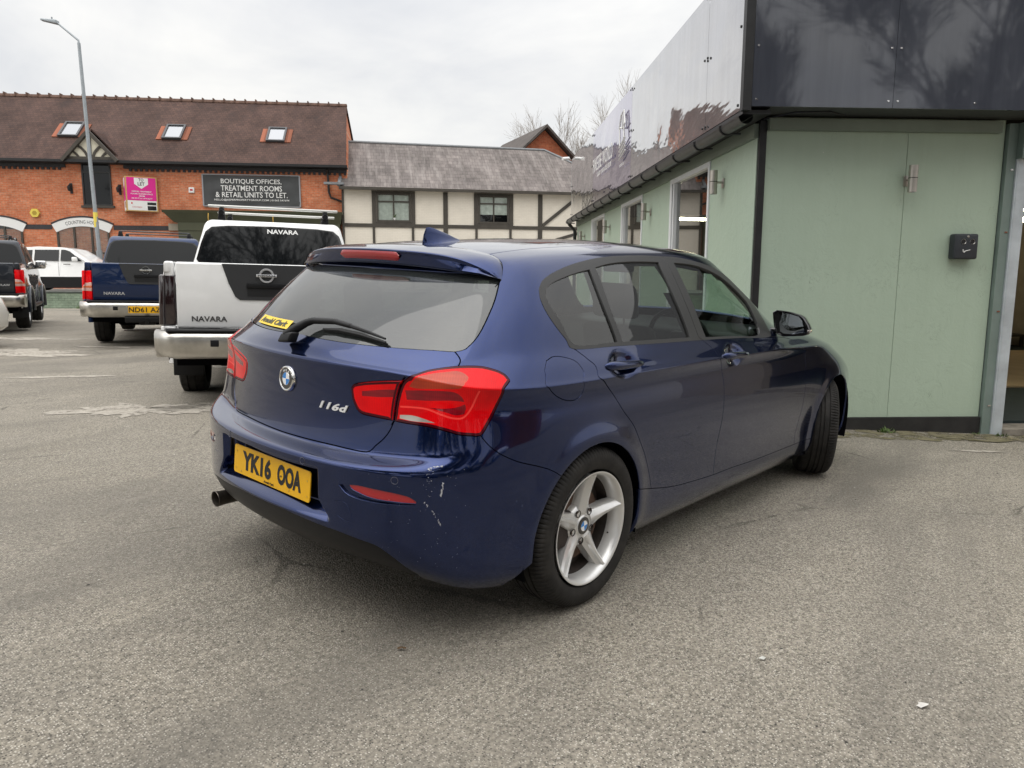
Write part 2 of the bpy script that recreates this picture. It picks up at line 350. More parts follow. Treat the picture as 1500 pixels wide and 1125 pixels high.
MAT['lens_red']=m_lens('red_lamp_lens',(.92,.001,.004),(.50,.0,.004),120,4,.30)
MAT['lens_deep']=m_lens('deep_red_lens',(.30,.002,.010),(.10,.001,.006),110,60,.8)
MAT['lens_dark']=simple('smoked_red_lens',(.060,.001,.006),.15,coat=.3,spec=.1)
MAT['lens_line']=simple('lamp_light_bar',(1.,.06,.05),.2,coat=.3,spec=.1)
MAT['lens_amber']=m_lens('orange_red_lens',(.52,.050,.014),(.30,.022,.008),90,70,.8)
MAT['lens_clear']=simple('clear_lamp_lens',(.55,.50,.46),.12,.4,coat=1)
MAT['lens_smoke']=simple('smoked_black_lens',(.016,.006,.007),.06,coat=1)
MAT['glass_rear']=glass_mat('tinted_rear_glass',(.08,.09,.088),1.0,haze=((.14,.155,.15),.18),ior=1.85)
MAT['glass_side']=glass_mat('tinted_side_glass',(.40,.42,.41),1.0,haze=((.18,.185,.18),.06),ior=1.75)
MAT['glass_front']=glass_mat('clear_green_glass',(.66,.76,.70),1.0)
MAT['glass_truck']=glass_mat('dark_truck_glass',(.05,.055,.06),1.0,bumpy=(2.5,.05,.05),haze=((.03,.032,.035),.5))
MAT['glass_shop']=glass_mat('shop_window_glass',(.42,.45,.45),1.35,haze=((.05,.05,.05),.15))
MAT['glass_house']=glass_mat('house_window_glass',(.85,.88,.87),1.0,bumpy=(2.,.08,.05))
MAT['dark_glass']=simple('dark_window_glass',(.006,.007,.008),.03,spec=.4,bump=.03,bs_=3)
MAT['mirror']=simple('mirror_glass',(.72,.78,.80),.02,1.)
MAT['cloth']=simple('dark_seat_cloth',(.034,.034,.036),.9,var=.15,vs=60)
MAT['beige_trim']=simple('grey_headliner',(.26,.26,.25),.9)
MAT['green']=m_green()
MAT['green_trim']=simple('grey_green_trim',(.205,.245,.195),.6,var=.1,vs=3)
MAT['plinth']=simple('black_plinth',(.018,.017,.016),.75,var=.5,vs=6,bump=.3,bs_=25)
MAT['steel']=simple('galvanised_steel',(.52,.57,.60),.42,.25,var=.16,vs=5,bump=.05,bs_=20)
MAT['green_steel']=simple('green_painted_steel',(.19,.245,.22),.5,.1,var=.12,vs=3)
MAT['upvc']=simple('white_window_frame',(.74,.76,.77),.35,var=.05)
MAT['lamp_steel']=simple('brushed_steel_lamp',(.46,.43,.385),.38,.85,var=.12,vs=12)
MAT['post_black']=simple('black_painted_timber',(.011,.011,.012),.45,var=.4,vs=8)
MAT['street_steel']=simple('grey_street_lamp',(.33,.36,.38),.5,.5,var=.1)
MAT['tan_sheet']=simple('tan_floor_sheet',(.36,.26,.15),.7,var=.12,vs=3)
MAT['darkfloor']=simple('dark_carpet',(.012,.022,.022),.9,var=.2)
MAT['interior']=simple('interior_wall',(.34,.29,.22),.9,var=.1)
MAT['magenta']=simple('magenta_board',(.72,.015,.27),.5)
MAT['sign_white']=simple('white_board',(.80,.80,.78),.5)
MAT['banner']=simple('charcoal_banner',(.055,.058,.060),.55,var=.12,vs=2,bump=.5,bs_=3)
MAT['alarm_yellow']=simple('yellow_alarm_box',(.75,.60,.10),.4)
MAT['brass']=simple('brass_lantern',(.60,.38,.10),.3,1.)
MAT['bark']=simple('bare_bark',(.060,.050,.042),.9,var=.3,vs=8)
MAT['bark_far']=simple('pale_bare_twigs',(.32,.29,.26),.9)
MAT['weed']=simple('weed_leaf',(.070,.115,.025),.7,var=.4,vs=9)
MAT['hedge_leaf']=simple('hedge_leaf',(.030,.050,.018),.6,var=.5,vs=3)
MAT['curtain']=simple('net_curtain',(.50,.53,.48),.9,var=.2,vs=6)
MAT['chip']=simple('chipped_paint',(.52,.52,.54),.6)
MAT['red_glass']=simple('red_reflector',(.42,.006,.014),.10,coat=1,bump=.2,bs_=300)
def m_fascia(name,col,rough,wav,strength,spec=.5,coat=1.,metal=0.):
    k=NT(name); v=k.coord(); n=k.noise(k.coord(scale=wav),1.,4,.55,.25); st=k.noise(k.coord(scale=(3,3,.25)),3,4,.6)
    c=k.mix(k.ramp(st,[(.4,0.),(.8,.5)]),col,[x*1.5+.02 for x in col])
    spots=k.math('MULTIPLY',k.math('LESS_THAN',k.voro(v,7,'F1','Distance'),.045),k.math('GREATER_THAN',k.sep(k.voro(v,7,'F1','Color'))[1],.62)); c=k.mix(spots,c,(.01,.01,.01))
    b=k.bsdf(c,rough,metal,coat=coat,coat_r=.03,spec=spec,normal=k.bump(n,strength,.05),coat_n=k.bump(n,strength,.05)); b.inputs['Coat IOR'].default_value=1.85 if 'front' not in name and 'dark' not in name else 1.5; return k.m
MAT['fascia_long']=m_fascia('glossy_warped_fascia',(.36,.36,.38),.07,(.25,.55,1.6),.28,metal=.75)
MAT['fascia_purple']=m_fascia('purple_print_fascia',(.24,.21,.36),.07,(.25,.55,1.6),.22,metal=.75)
MAT['fascia_front']=m_fascia('glossy_dark_fascia',(.050,.055,.070),.04,(.5,.3,.4),.03,metal=.0)
# ---------------------------------------------------------------- hatchback body surface
# half body as a spline sheet: columns run round the car (rear centre -> front centre),
# rows run from the sill up to the roof centre line.   (x forward, w outward, z up)
PLAN=[(-.870,0),(-.862,.20),(-.828,.42),(-.762,.60),(-.678,.725),(-.575,.805),(-.42,.855),(-.2,.874),(.1,.878),(.45,.874),(.9,.872),
      (1.35,.874),(1.75,.876),(2.1,.876),(2.45,.879),(2.80,.868),(3.04,.838),(3.26,.765),(3.39,.58),(3.455,.31),(3.475,0)]
BELT=[(-.705,0),(-.690,.22),(-.640,.43),(-.535,.655),(-.41,.735),(-.29,.775),(-.16,.795),(.02,.803),(.25,.806),(.52,.806),(.9,.803),
      (1.28,.797),(1.61,.785),(1.87,.768),(2.03,.70),(2.10,.61),(2.16,.50),(2.21,.38),(2.24,.25),(2.26,.12),(2.27,0)]
BELTZ=[1.000,1.000,1.000,1.003,1.010,1.015,1.013,1.008,1.003,.998,.990,.985,.980,.978,.985,.99,.995,1.0,1.003,1.005,1.005]
RAIL=[(-.325,0),(-.32,.20),(-.30,.38),(-.255,.545),(-.19,.592),(-.11,.608),(-.01,.612),(.12,.612),(.29,.610),(.50,.604),(.78,.596),
      (1.04,.588),(1.27,.576),(1.46,.560),(1.55,.512),(1.57,.44),(1.60,.36),(1.62,.27),(1.635,.18),(1.645,.09),(1.65,0)]
RAILZ=[1.288,1.288,1.286,1.288,1.296,1.308,1.318,1.328,1.338,1.344,1.348,1.352,1.350,1.334,1.322,1.330,1.332,1.344,1.351,1.355,1.356]
SPINE=[-.285,-.255,-.215,-.15,-.07,.01,.10,.20,.33,.50,.76,1.0,1.18,1.30,1.37,1.42,1.46,1.49,1.52,1.54,1.555]
def lerp(a,b,t): return a+(b-a)*t
def spine_z(x):
    return float(np.interp(x,[-.30,-.1,.1,.3,.6,.9,1.3,1.46],[1.332,1.362,1.385,1.402,1.420,1.429,1.424,1.410]))
def side_f(i):      # 0 at the rear face, 1 on the flanks, 0 at the nose
    return [0,0,.03,.18,.45,.75,.95,1,1,1,1,1,1,1,1,1,.9,.7,.35,.1,0][i]
ROWDEF=[ # z rear, z side, z nose, inset rear, inset side, inset nose
 (.268,.185,.20,.085,.055,.08),(.315,.232,.25,.030,.022,.03),(.385,.295,.32,.004,.010,.01),(.425,.335,.37,.000,.008,.0),
 (.51,.45,.46,.0,.002,0),(.597,.57,.56,.000,-.002,0),(.627,.655,.62,.008,-.002,.005),(.638,.70,.66,.080,.001,.01),
 (.655,.735,.69,.096,.004,.02),(.76,.78,.71,.112,.009,.04),(.86,.842,.725,.117,.019,.07),(.930,.888,.74,.112,.009,.12),
 (.941,.900,.755,.121,.016,.20)]
def build_ctrl():
    NC=len(PLAN); rows=[]
    for j,(zr,zs,zn,ir,is_,inn) in enumerate(ROWDEF):
        row=[]
        for i in range(NC):
            f=side_f(i); x,w=PLAN[i]; rear=i<10
            z=lerp(zr if rear else zn,zs,f)
            ins=lerp(ir if rear else inn,is_,f)
            # the ledge only spans the rear face
            if 6<=j<=10 and 2<=i<=6:
                k=[.97,.80,.62,.40,.15][i-2]; base=[0,0.004,.012,.026,.040][j-6]*[1,1,1,.9,.5][i-2]
                ins=ir*k*[1,1,.55,.35,.3][i-2]+base*(1-k)*1.6
                z=lerp(zr,zs,side_f(i))
                if j==6: ins=.005
            # direction of the inset: normal of the plan curve
            a=PLAN[max(i-1,0)]; b=PLAN[min(i+1,NC-1)]
            tx,tw=b[0]-a[0],b[1]-a[1]; L=math.hypot(tx,tw); nx,nw=-tw/L,tx/L   # outward
            if i in(0,NC-1): nx,nw=(-1,0) if i==0 else (1,0)
            px,pw=x-nx*ins, w-nw*ins
            row.append([px,max(pw,0) if i not in(0,NC-1) else 0,z])
        rows.append(row)
    # nose and bonnet: pull rows 11,12 along the bonnet line at the front columns
    front={13:(2.12,.850,.888),14:(2.47,.842,.880),15:(2.80,.775,.848),16:(3.02,.705,.795),17:(3.17,.60,.762),18:(3.28,.48,.755),19:(3.34,.25,.752),20:(3.36,0,.752)}
    for i,(x,w,z) in front.items():
        rows[11][i]=[x,w+.006,z-.012]; rows[12][i]=[x-.03*(i>15),w-.018,z+.006]
    for i,L in {15:[(2.80,.868,.63),(2.80,.868,.665),(2.80,.866,.70),(2.80,.858,.745),(2.80,.832,.793)],16:[(3.045,.836,.62),(3.045,.833,.65),(3.04,.827,.68),(3.035,.808,.715),(3.025,.768,.755)],
                17:[(3.262,.758,.61),(3.26,.752,.635),(3.25,.742,.66),(3.235,.72,.69),(3.20,.68,.722)],18:[(3.39,.575,.61),(3.387,.57,.635),(3.38,.56,.655),(3.36,.545,.685),(3.32,.515,.718)]}.items():
        for q,v in enumerate(L): rows[6+q][i]=list(v)
    belt=[[BELT[i][0],BELT[i][1],BELTZ[i]] for i in range(NC)]
    rail=[[RAIL[i][0],RAIL[i][1],RAILZ[i]] for i in range(NC)]
    r12=rows[12]; mid=[]
    for i in range(NC):
        a=r12[i]; b=belt[i]; m=[lerp(a[k],b[k],.55) for k in range(3)]
        if i<=5: m[0]+=-.004; 
        if 12<=i: m[2]+=.022*min(1,(i-11)/3)
        m[1]+=.006 if 4<=i<=12 else 0
        mid.append(m)
    rows.append(mid)
    b0=[list(v) for v in belt]; rows.append(b0)
    for t in (.33,.68):
        r=[]
        for i in range(NC):
            v=[lerp(belt[i][k],rail[i][k],t) for k in range(3)]
            bul=.016 if t<.5 else .015
            f=side_f(i)
            v[1]+=bul*f*(1 if i<13 else .5); v[2]+=bul*(1-f)*.9
            if i<=2: v[0]-=bul*.4
            r.append(v)
        rows.append(r)
    rows.append(rail)
    sp=[[SPINE[i],0,spine_z(SPINE[i])] for i in range(NC)]
    for t,dz in ((.10,.40),(.26,.66),(.60,.91)):
        r=[]
        for i in range(NC):
            x=lerp(rail[i][0],sp[i][0],t); w=rail[i][1]*(1-t); z=lerp(rail[i][2],sp[i][2],dz)
            r.append([x,w,z])
        rows.append(r)
    rows.append(sp)
    return np.array(rows,float)      # (NR,NC,3)
def ghost(P):
    NR,NC=P.shape[:2]; Q=np.zeros((NR+2,NC+2,3)); Q[1:-1,1:-1]=P
    m=np.array([1,-1,1.])
    Q[0,1:-1]=2*P[0]-P[1]; Q[-1,1:-1]=P[-2]*m
    Q[:,0]=Q[:,2]*m; Q[:,-1]=Q[:,-3]*m
    return Q
def bs(f):
    f2=f*f;f3=f2*f
    return np.stack([(1-3*f+3*f2-f3)/6,(4-6*f2+3*f3)/6,(1+3*f+3*f2-3*f3)/6,f3/6],-1)
CT=build_ctrl(); 
def at_nodes(P):
    Q=ghost(P); R_=(Q[:-2]+4*Q[1:-1]+Q[2:])/6; return (R_[:,:-2]+4*R_[:,1:-1]+R_[:,2:])/6
_P=CT.copy(); _P=_P+(CT-at_nodes(_P))*.9
_P[:,0,1]=0;_P[:,-1,1]=0
GQ=ghost(_P); NR,NC=CT.shape[:2]; TM=NR-1.; SM=NC-1.
def sstep(a,b,x):
    t=np.minimum(np.maximum((x-a)/(b-a),0),1); return t*t*(3-2*t)
def body(s,t,raw=False):
    s=np.asarray(s,float); t=np.asarray(t,float)
    s=np.clip(s,0,SM-1e-9); t=np.clip(t,0,TM-1e-9)
    i=np.floor(s).astype(int); j=np.floor(t).astype(int); a=bs(s-i); b=bs(t-j)
    out=np.zeros(s.shape+(3,))
    for m in range(4):
        for n in range(4):
            out+=(b[...,m]*a[...,n])[...,None]*GQ[j+m,i+n]
    if raw: return out
    x,w,z=out[...,0],out[...,1],out[...,2]
    low=sstep(.95,.80,z)
    for cx,r0 in((0.,.345),(2.69,.350)):
        r=np.hypot(x-cx,z-.318)
        side=sstep(.70,.82,w)*low
        out[...,1]=out[...,1]+side*.012*np.exp(-((r-r0)/.055)**2)
    # finger cups behind the door handles
    for hx,hz in((.195,.927),(1.175,.897)):
        e=((x-hx)/.074)**2+((z-hz)/.042)**2
        out[...,1]=out[...,1]-.020*np.exp(-e**2*.9)*(w>.7)
    # number plate recess
    rear=(s<6)
    hw=.315+.06*sstep(.50,.40,z)
    m=sstep(hw+.012,hw-.012,w)*sstep(.594,.580,z)*sstep(.405,.455,z)*rear
    out[...,0]=out[...,0]+.049*m
    return out
def body_n(s,t,e=1e-3):
    s=np.asarray(s,float);t=np.asarray(t,float)
    s0=np.clip(s,e,SM-e);t0=np.clip(t,e,TM-e)
    ds=body(s0+e,t0)-body(s0-e,t0); dt=body(s0,t0+e)-body(s0,t0-e)
    n=np.cross(ds,dt)                      # x,w,z frame with w = -y : orientation fixed below
    L=np.linalg.norm(n,axis=-1,keepdims=True); n=n/np.maximum(L,1e-12)
    return n
FEAT={"lamp_outer":[[5.519,12.421],[5.099,12.701],[4.463,12.9],[4.074,12.931],[3.762,12.863],[3.538,12.711],[3.348,12.416],[3.305,12.003],[3.196,11.237],[3.044,10.719],[2.952,10.342],[2.853,9.712],[2.821,9.064],[3.131,9.036],[3.744,9.002],[4.22,8.869],[4.603,8.682],[4.927,8.573],[5.165,8.527],[5.341,8.991],[5.548,9.746],[5.67,10.657],[5.699,12.046]],"lamp_inner":[[2.982,10.733],[2.492,10.51],[2.049,10.3],[1.832,10.146],[1.777,9.994],[1.782,9.814],[1.805,9.598],[1.904,9.298],[2.033,9.15],[2.351,9.11],[2.762,9.076],[2.794,9.698],[2.891,10.354]],"gl_bottom":[[0.0,14.0],[0.195,13.961],[1.116,13.942],[2.04,13.952],[2.713,13.968],[3.05,13.945],[3.214,14.068],[3.265,14.251],[3.338,14.517],[3.426,14.96],[3.509,15.624],[3.472,16.312]],"dlo":[[6.57,13.831],[6.215,14.283],[5.738,14.864],[5.444,15.28],[5.274,15.645],[5.246,15.907],[5.394,16.174],[5.835,16.405],[6.67,16.668],[7.555,16.883],[8.322,17.045],[9.068,17.157],[9.723,17.222],[10.383,17.173],[10.863,17.144],[11.428,16.982],[12.054,16.804],[12.619,16.62],[13.3,16.247],[13.4,15.85],[13.5,15.45],[12.977,14.903],[12.673,14.324],[12.11,13.329],[11.255,13.618],[10.645,13.735],[10.03,13.789],[9.548,13.804],[8.883,13.81],[7.747,13.839]],"qglass":[[6.558,14.03],[6.024,14.891],[5.691,15.35],[5.52,15.685],[5.575,15.932],[5.909,16.12],[6.541,16.299],[7.215,16.447],[7.588,16.505],[7.644,15.307],[7.822,14.034]],"rglass":[[7.827,16.573],[8.352,16.703],[8.916,16.791],[9.56,16.831],[10.053,16.814],[9.85,15.572],[9.745,14.018],[8.905,14.026],[7.962,14.038],[7.831,15.255]],"fglass":[[10.577,16.801],[11.155,16.756],[11.727,16.603],[12.275,16.313],[12.56,15.861],[12.611,15.33],[12.397,14.842],[11.771,13.711],[10.835,13.879],[10.14,13.966],[10.196,14.755],[10.358,15.842]],"g_bpill":[[10.381,17.189],[10.345,16.874],[10.206,16.17],[10.077,15.408],[10.003,14.644],[9.966,14.007],[10.029,13.784],[10.184,12.693],[10.225,11.316],[10.311,9.954],[10.353,8.622],[10.351,5.737],[10.312,4.715],[10.28,4.02],[10.295,2.676]],"g_rdoor":[[6.57,13.831],[6.649,13.769],[7.139,13.179],[7.594,12.398],[7.846,10.61],[8.094,9.371],[8.312,7.769],[8.551,5.748],[8.745,4.713],[8.895,3.898],[8.962,3.411]],"g_sill":[[8.569,3.67],[8.962,3.411],[9.458,3.048],[9.949,2.812],[10.295,2.676],[10.771,2.625],[11.292,2.442],[11.982,2.347],[12.936,2.267],[13.516,2.239]],"g_fdoor":[[12.11,13.329],[12.634,12.825],[12.818,12.274],[12.809,11.093],[13.026,9.953],[13.065,7.404],[13.054,4.952],[12.947,3.893],[12.887,3.213],[12.936,2.267]],"flap":[[6.205,12.803],[5.98,13.247],[6.024,13.454],[6.204,13.479],[6.67,13.262],[7.056,12.847],[7.346,12.21],[7.399,10.979],[7.402,10.282],[7.321,9.864],[7.154,9.771],[6.927,10.043],[6.715,10.697],[6.549,12.09]],"g_bump":[[5.165,8.527],[5.285,8.062],[5.431,7.397],[5.627,6.65],[5.97,5.994],[6.461,5.535],[6.758,5.222]],"g_gate":[[0.017,7.621],[0.573,7.68],[1.394,7.74],[1.823,7.692],[2.228,7.68],[2.409,8.137],[2.592,8.465],[2.721,8.764],[2.796,9.06]],"g_gate2":[[3.05,13.945],[3.755,12.861]],"reflector":[[2.201,4.556],[2.395,4.608],[2.686,4.596],[3.179,4.578],[3.443,4.526],[3.592,4.407],[3.579,4.347],[3.181,4.288],[2.687,4.244],[2.373,4.346],[2.252,4.427]],"refl_slot":[[1.996,4.472],[2.201,4.574],[2.252,4.413],[2.373,4.333],[2.687,4.231],[3.181,4.274],[3.581,4.33],[3.581,4.295],[3.182,4.189],[2.688,4.105],[2.325,4.113],[2.12,4.227]],"diffuser":[[0.044,2.489],[0.389,2.478],[0.714,2.473],[1.467,2.256],[1.979,2.159],[2.313,2.033],[2.696,1.923],[2.857,1.747],[3.072,1.429],[3.346,0.92],[3.58,0.476]],"g_tow":[[1.895,3.829],[2.093,3.881],[2.203,3.693],[2.3,3.144],[2.094,3.129],[1.984,3.261]],"g_roof":[[3.501,20.153],[3.535,19.517],[3.499,18.606],[3.607,18.403],[3.485,17.645],[3.463,17.148],[3.477,16.766],[3.504,16.311]],"g_ditch":[[3.513,18.537],[4.274,18.634],[5.702,18.685],[7.546,18.751],[9.01,18.94],[9.876,18.96],[10.618,18.32]],"sensor_a":[[1.222,5.164]],"sensor_b":[[3.119,5.135]],"handle_r":[[7.759,12.589],[8.34,12.234],[8.688,12.135],[8.303,12.521],[8.354,11.686],[8.131,13.06],[8.302,11.122]],"handle_f":[[10.302,11.707],[10.682,11.02],[10.926,10.968],[10.688,11.512],[10.68,10.65],[10.722,12.265],[10.643,10.221]],"roundel":[[0.017,9.837],[0.01,10.423],[0.021,9.221]],"badge":[[1.083,9.254],[1.687,9.173],[1.053,9.064]],"wiper":[[0.0,13.35],[0.0,13.95],[0.107,14.461],[0.821,14.45],[1.984,14.083]],"sticker":[[0.0,13.5],[0.0,14.25],[0.0,13.9],[0.0,13.05]],"scratch":[[3.832,6.089],[3.989,6.31],[4.209,6.334]],"scr2":[[3.749,4.454],[3.942,4.242],[4.078,3.982],[4.182,3.785]],"scr3":[[4.22,5.372],[4.191,4.981],[4.147,4.671]],"plate":[[0.0,5.05],[1.215,3.232]],"lo_amber":[[3.176,10.481],[3.339,11.062],[3.554,12.107],[3.789,12.417],[4.056,12.552],[4.6,12.263],[4.75,11.7],[4.595,11.007],[3.951,10.655],[3.4,10.46]],"lo_dark1":[[3.067,10.258],[3.554,10.414],[4.111,10.583],[4.47,10.617],[4.667,10.385],[4.75,10.129],[4.36,10.129],[3.717,9.984],[3.106,9.878]],"lo_dark2":[[3.723,9.71],[4.207,9.745],[4.564,9.852],[4.772,10.001],[4.802,9.812],[4.758,9.558],[4.528,9.499],[4.209,9.602]],"lo_line":[[2.934,9.581],[3.41,9.64],[3.725,9.629],[4.131,9.48],[4.49,9.367],[4.758,9.434],[4.976,9.954],[5.132,11.023]],"li_dark":[[2.021,9.933],[2.493,10.119],[2.857,10.223],[2.842,9.916],[2.431,9.811],[2.022,9.755]],"lo_white":[[2.942,9.293],[3.267,9.333],[3.577,9.276],[3.937,9.162],[3.66,9.149],[3.275,9.142],[2.946,9.178]]}
# ---------------------------------------------------------------- the blue hatchback
CAR_T=Matrix(((0.99996602,0.00621204,0.00542007,0),(-0.00595395,0.99890521,-0.04639977,0),(-0.00570238,0.04636592,0.99890825,0),(0,0,0,1)))
car=thing('hatchback_car','dark blue five-door hatchback with a scraped rear bumper corner, parked close beside the green building','car',mat=CAR_T)
def Pc(s,t,off=0.,side=1):
    """car-space points on the body skin; side=1 right (y<0), -1 left"""
    v=body(s,t); v=v.copy(); n=nrm(s,t); v=v+n*off
    v[...,1]*=-side; return v
_n0=body_n(np.array([10.]),np.array([5.]))[0]; NSG=1. if _n0[1]>0 else -1.
def nrm(s,t): return body_n(s,t)*NSG
def dens(P,closed=False,step=.12,smooth=True):
    P=[tuple(q) for q in P]; n=len(P); out=[]
    cnt=n if closed else n-1
    def g(i): return np.array(P[i%n]) if closed else np.array(P[min(max(i,0),n-1)])
    def corner(i):
        if not closed and i in(0,n-1): return True
        a=g(i)-g(i-1); b=g(i+1)-g(i); a=a*np.array([1,.4]); b=b*np.array([1,.4])
        la,lb=np.linalg.norm(a),np.linalg.norm(b)
        return la<1e-6 or lb<1e-6 or (a@b)/(la*lb)<.55
    for i in range(cnt):
        p1,p2=g(i),g(i+1); c1,c2=corner(i),corner((i+1)%n if closed else i+1)
        p0=g(i-1) if not c1 else p1-(p2-p1); p3=g(i+2) if not c2 else p2+(p2-p1)
        L=np.linalg.norm((p2-p1)*np.array([1,.5])); k=max(1,int(math.ceil(L/step)))
        for j in range(k):
            f=j/k
            if smooth: q=.5*((2*p1)+(-p0+p2)*f+(2*p0-5*p1+4*p2-p3)*f*f+(-p0+3*p1-3*p2+p3)*f**3)
            else: q=p1+(p2-p1)*f
            out.append(tuple(q))
    if not closed: out.append(P[-1])
    return out
def inpoly(pts,poly):
    x,y=pts[:,0],pts[:,1]; r=np.zeros(len(pts),bool); n=len(poly); P=np.array(poly)
    for i in range(n):
        x1,y1=P[i]; x2,y2=P[(i+1)%n]
        c=((y1>y)!=(y2>y)); 
        if y1!=y2: r^=c&(x<(x2-x1)*(y-y1)/(y2-y1)+x1)
    return r
def shift3(s,t,d):
    """move the surface point (s,t) by a car-space vector d (x,w,z), return new (s,t)"""
    h=1e-3; a=body(s,t); Js=(body(s+h,t)-a)/h; Jt=(body(s,t+h)-a)/h
    A=np.array([[Js@Js,Js@Jt],[Js@Jt,Jt@Jt]])+1e-9*np.eye(2); r=np.linalg.solve(A,np.array([Js@d,Jt@d])); return s+r[0],t+r[1]
def ribbon(P,w,closed=False):
    P=[q for i,q in enumerate(P) if i==0 or (abs(q[0]-P[i-1][0])+abs(q[1]-P[i-1][1])>1e-4)]
    n=len(P); L=[];R_=[]
    for i in range(n):
        a=P[(i-1)%n] if closed else P[max(i-1,0)]; b=P[(i+1)%n] if closed else P[min(i+1,n-1)]
        A=body(*map(np.array,a)); B=body(*map(np.array,b)); t=B-A; l=np.linalg.norm(t)
        if l<1e-7: continue
        nn=nrm(np.array(P[i][0]),np.array(P[i][1])); d=np.cross(nn,t/l)*w/2
        L.append(shift3(P[i][0],P[i][1],d)); R_.append(shift3(P[i][0],P[i][1],-d))
    quads=[]
    m=len(L); rng=m if closed else m-1
    for i in range(rng): j=(i+1)%m; quads.append([L[i],L[j],R_[j],R_[i]])
    return L,R_,quads
def st_of_xz(x,z,s0,t0):
    s,t=s0,t0
    for _ in range(25):
        v=body(s,t); e=np.array([x-v[0],z-v[2]]); h=1e-3
        if abs(e[0])+abs(e[1])<2e-5: break
        a=(body(s+h,t)-v)/h; b=(body(s,t+h)-v)/h; J=np.array([[a[0],b[0]],[a[2],b[2]]])
        try: d=np.linalg.solve(J,e)
        except Exception: break
        d=np.clip(d,-.4,.4); s=float(np.clip(s+d[0],0,SM)); t=float(np.clip(t+d[1],0,TM))
    return s,t
F_=FEAT
closed={}
closed['lamp_outer']=dens(F_['lamp_outer'],True); closed['lamp_inner']=dens(F_['lamp_inner'],True)
glb=[(0.,14.0)]+[tuple(q) for q in F_['gl_bottom'][2:]]
glpoly=dens(glb,False)+[(3.45,16.6),(2.,16.6),(0.,16.6)]
closed['gl']=glpoly
for k in('dlo','qglass','rglass','fglass','flap','reflector','refl_slot'): closed[k]=dens(F_[k],True)
def hole(cx,R,pts):
    # wheel arch outline in the x,z plane turned into surface coordinates
    out=[]; s,t=(7.,3.) if cx<1 else (13.5,3.)
    for (x,z) in pts: 
        s,t=st_of_xz(x,z,s,t); out.append((s,t))
    return out
def archpts(cx,R,zc,rear):
    A=[]
    for a in np.linspace(-.12*PI,1.10*PI,44)[::-1]: A.append((cx+R*math.cos(a),zc+R*math.sin(a)))
    return A
ar=archpts(0,.338,.316,True); ar=[q for q in ar if q[1]>.25]
ar=[(-.415,.19),(-.385,.225)]+ar+[(.347,.21),(.348,.187)]
af=[q for q in archpts(2.69,.352,.316,False) if q[1]>.25]
af=[(2.345,.187),(2.338,.215)]+af+[(3.035,.26),(3.04,.20)]
ra=hole(0,.34,ar); fa=hole(2.69,.35,af)
ra=[(ra[0][0],0.)]+[q for q in ra if q[1]>.02]+[(ra[-1][0],0.)]
fa=[(fa[0][0],0.)]+[q for q in fa if q[1]>.02]+[(fa[-1][0],0.)]
closed['arch_r']=ra; closed['arch_f']=fa
wsd=[(14.15,14.25),(20,14.25),(20,16.72),(14.2,16.72),(13.9,16.3),(13.95,15.4)]
closed['windshield']=dens(wsd,True,smooth=False)
dif=[(0.,2.49)]+[tuple(q) for q in F_['diffuser'][1:]]+[(3.60,.25),(3.60,0.)]
closed['diffuser']=dens(dif,False)+[(0.,0.)]
lines=[]     # (points, width, closed)
def ext(P,a=None,b=None): return ([a] if a else [])+[tuple(q) for q in P]+([b] if b else [])
lines.append((dens(ext(F_['g_gate'][1:],(0.,7.63))),.0045,False))
lines.append((dens(F_['g_gate2']),.0045,False))
_a,_b=F_['lamp_outer'],F_['lamp_inner']
midl=[(2.74,8.9),tuple(F_['g_gate'][-1])]+[((_a[i][0]+_b[j][0])/2,(_a[i][1]+_b[j][1])/2) for i,j in((11,10),(10,11),(9,12))]+[((_a[8][0]+_b[0][0])/2,(_a[8][1]+_b[0][1])/2+.15)]
lines.append((dens(midl),.007,False))
lines.append((dens(ext(F_['g_bump'],None,(7.2,4.5))),.0032,False))
lines.append((dens(F_['g_rdoor']),.0042,False))
lines.append((dens(F_['g_bpill']),.0042,False))
gs=F_['g_sill']; lines.append((dens(ext(gs,(gs[0][0]-.35,gs[0][1]),(gs[-1][0]+.35,gs[-1][1]+.02))),.0036,False))
lines.append((dens(F_['g_fdoor']),.0042,False))
lines.append((dens(ext(F_['g_roof'],(3.75,TM),(3.38,16.1))),.0040,False))
lines.append((dens(F_['g_ditch']),.006,False))
lines.append((closed['flap'],.0030,True))
lines.append((closed['lamp_outer'],.0035,True)); lines.append((closed['lamp_inner'],.0035,True))
lines.append((dens(F_['g_tow']),.0012,False))
ge=[q for q in glpoly if q[0]>.001 and q[1]<16.4]; lines.append((ge,.0050,False))
# lamp detail regions
det=[('lo_amber','lens_amber'),('lo_dark1','lens_deep'),('lo_dark2','lens_deep'),('li_dark','lens_deep'),('lo_white','lens_clear')]
for k,_ in det: closed[k]=dens(F_[k],True,.08)
lines_lamp=[(dens(F_['lo_line'],False,.08),.006)]
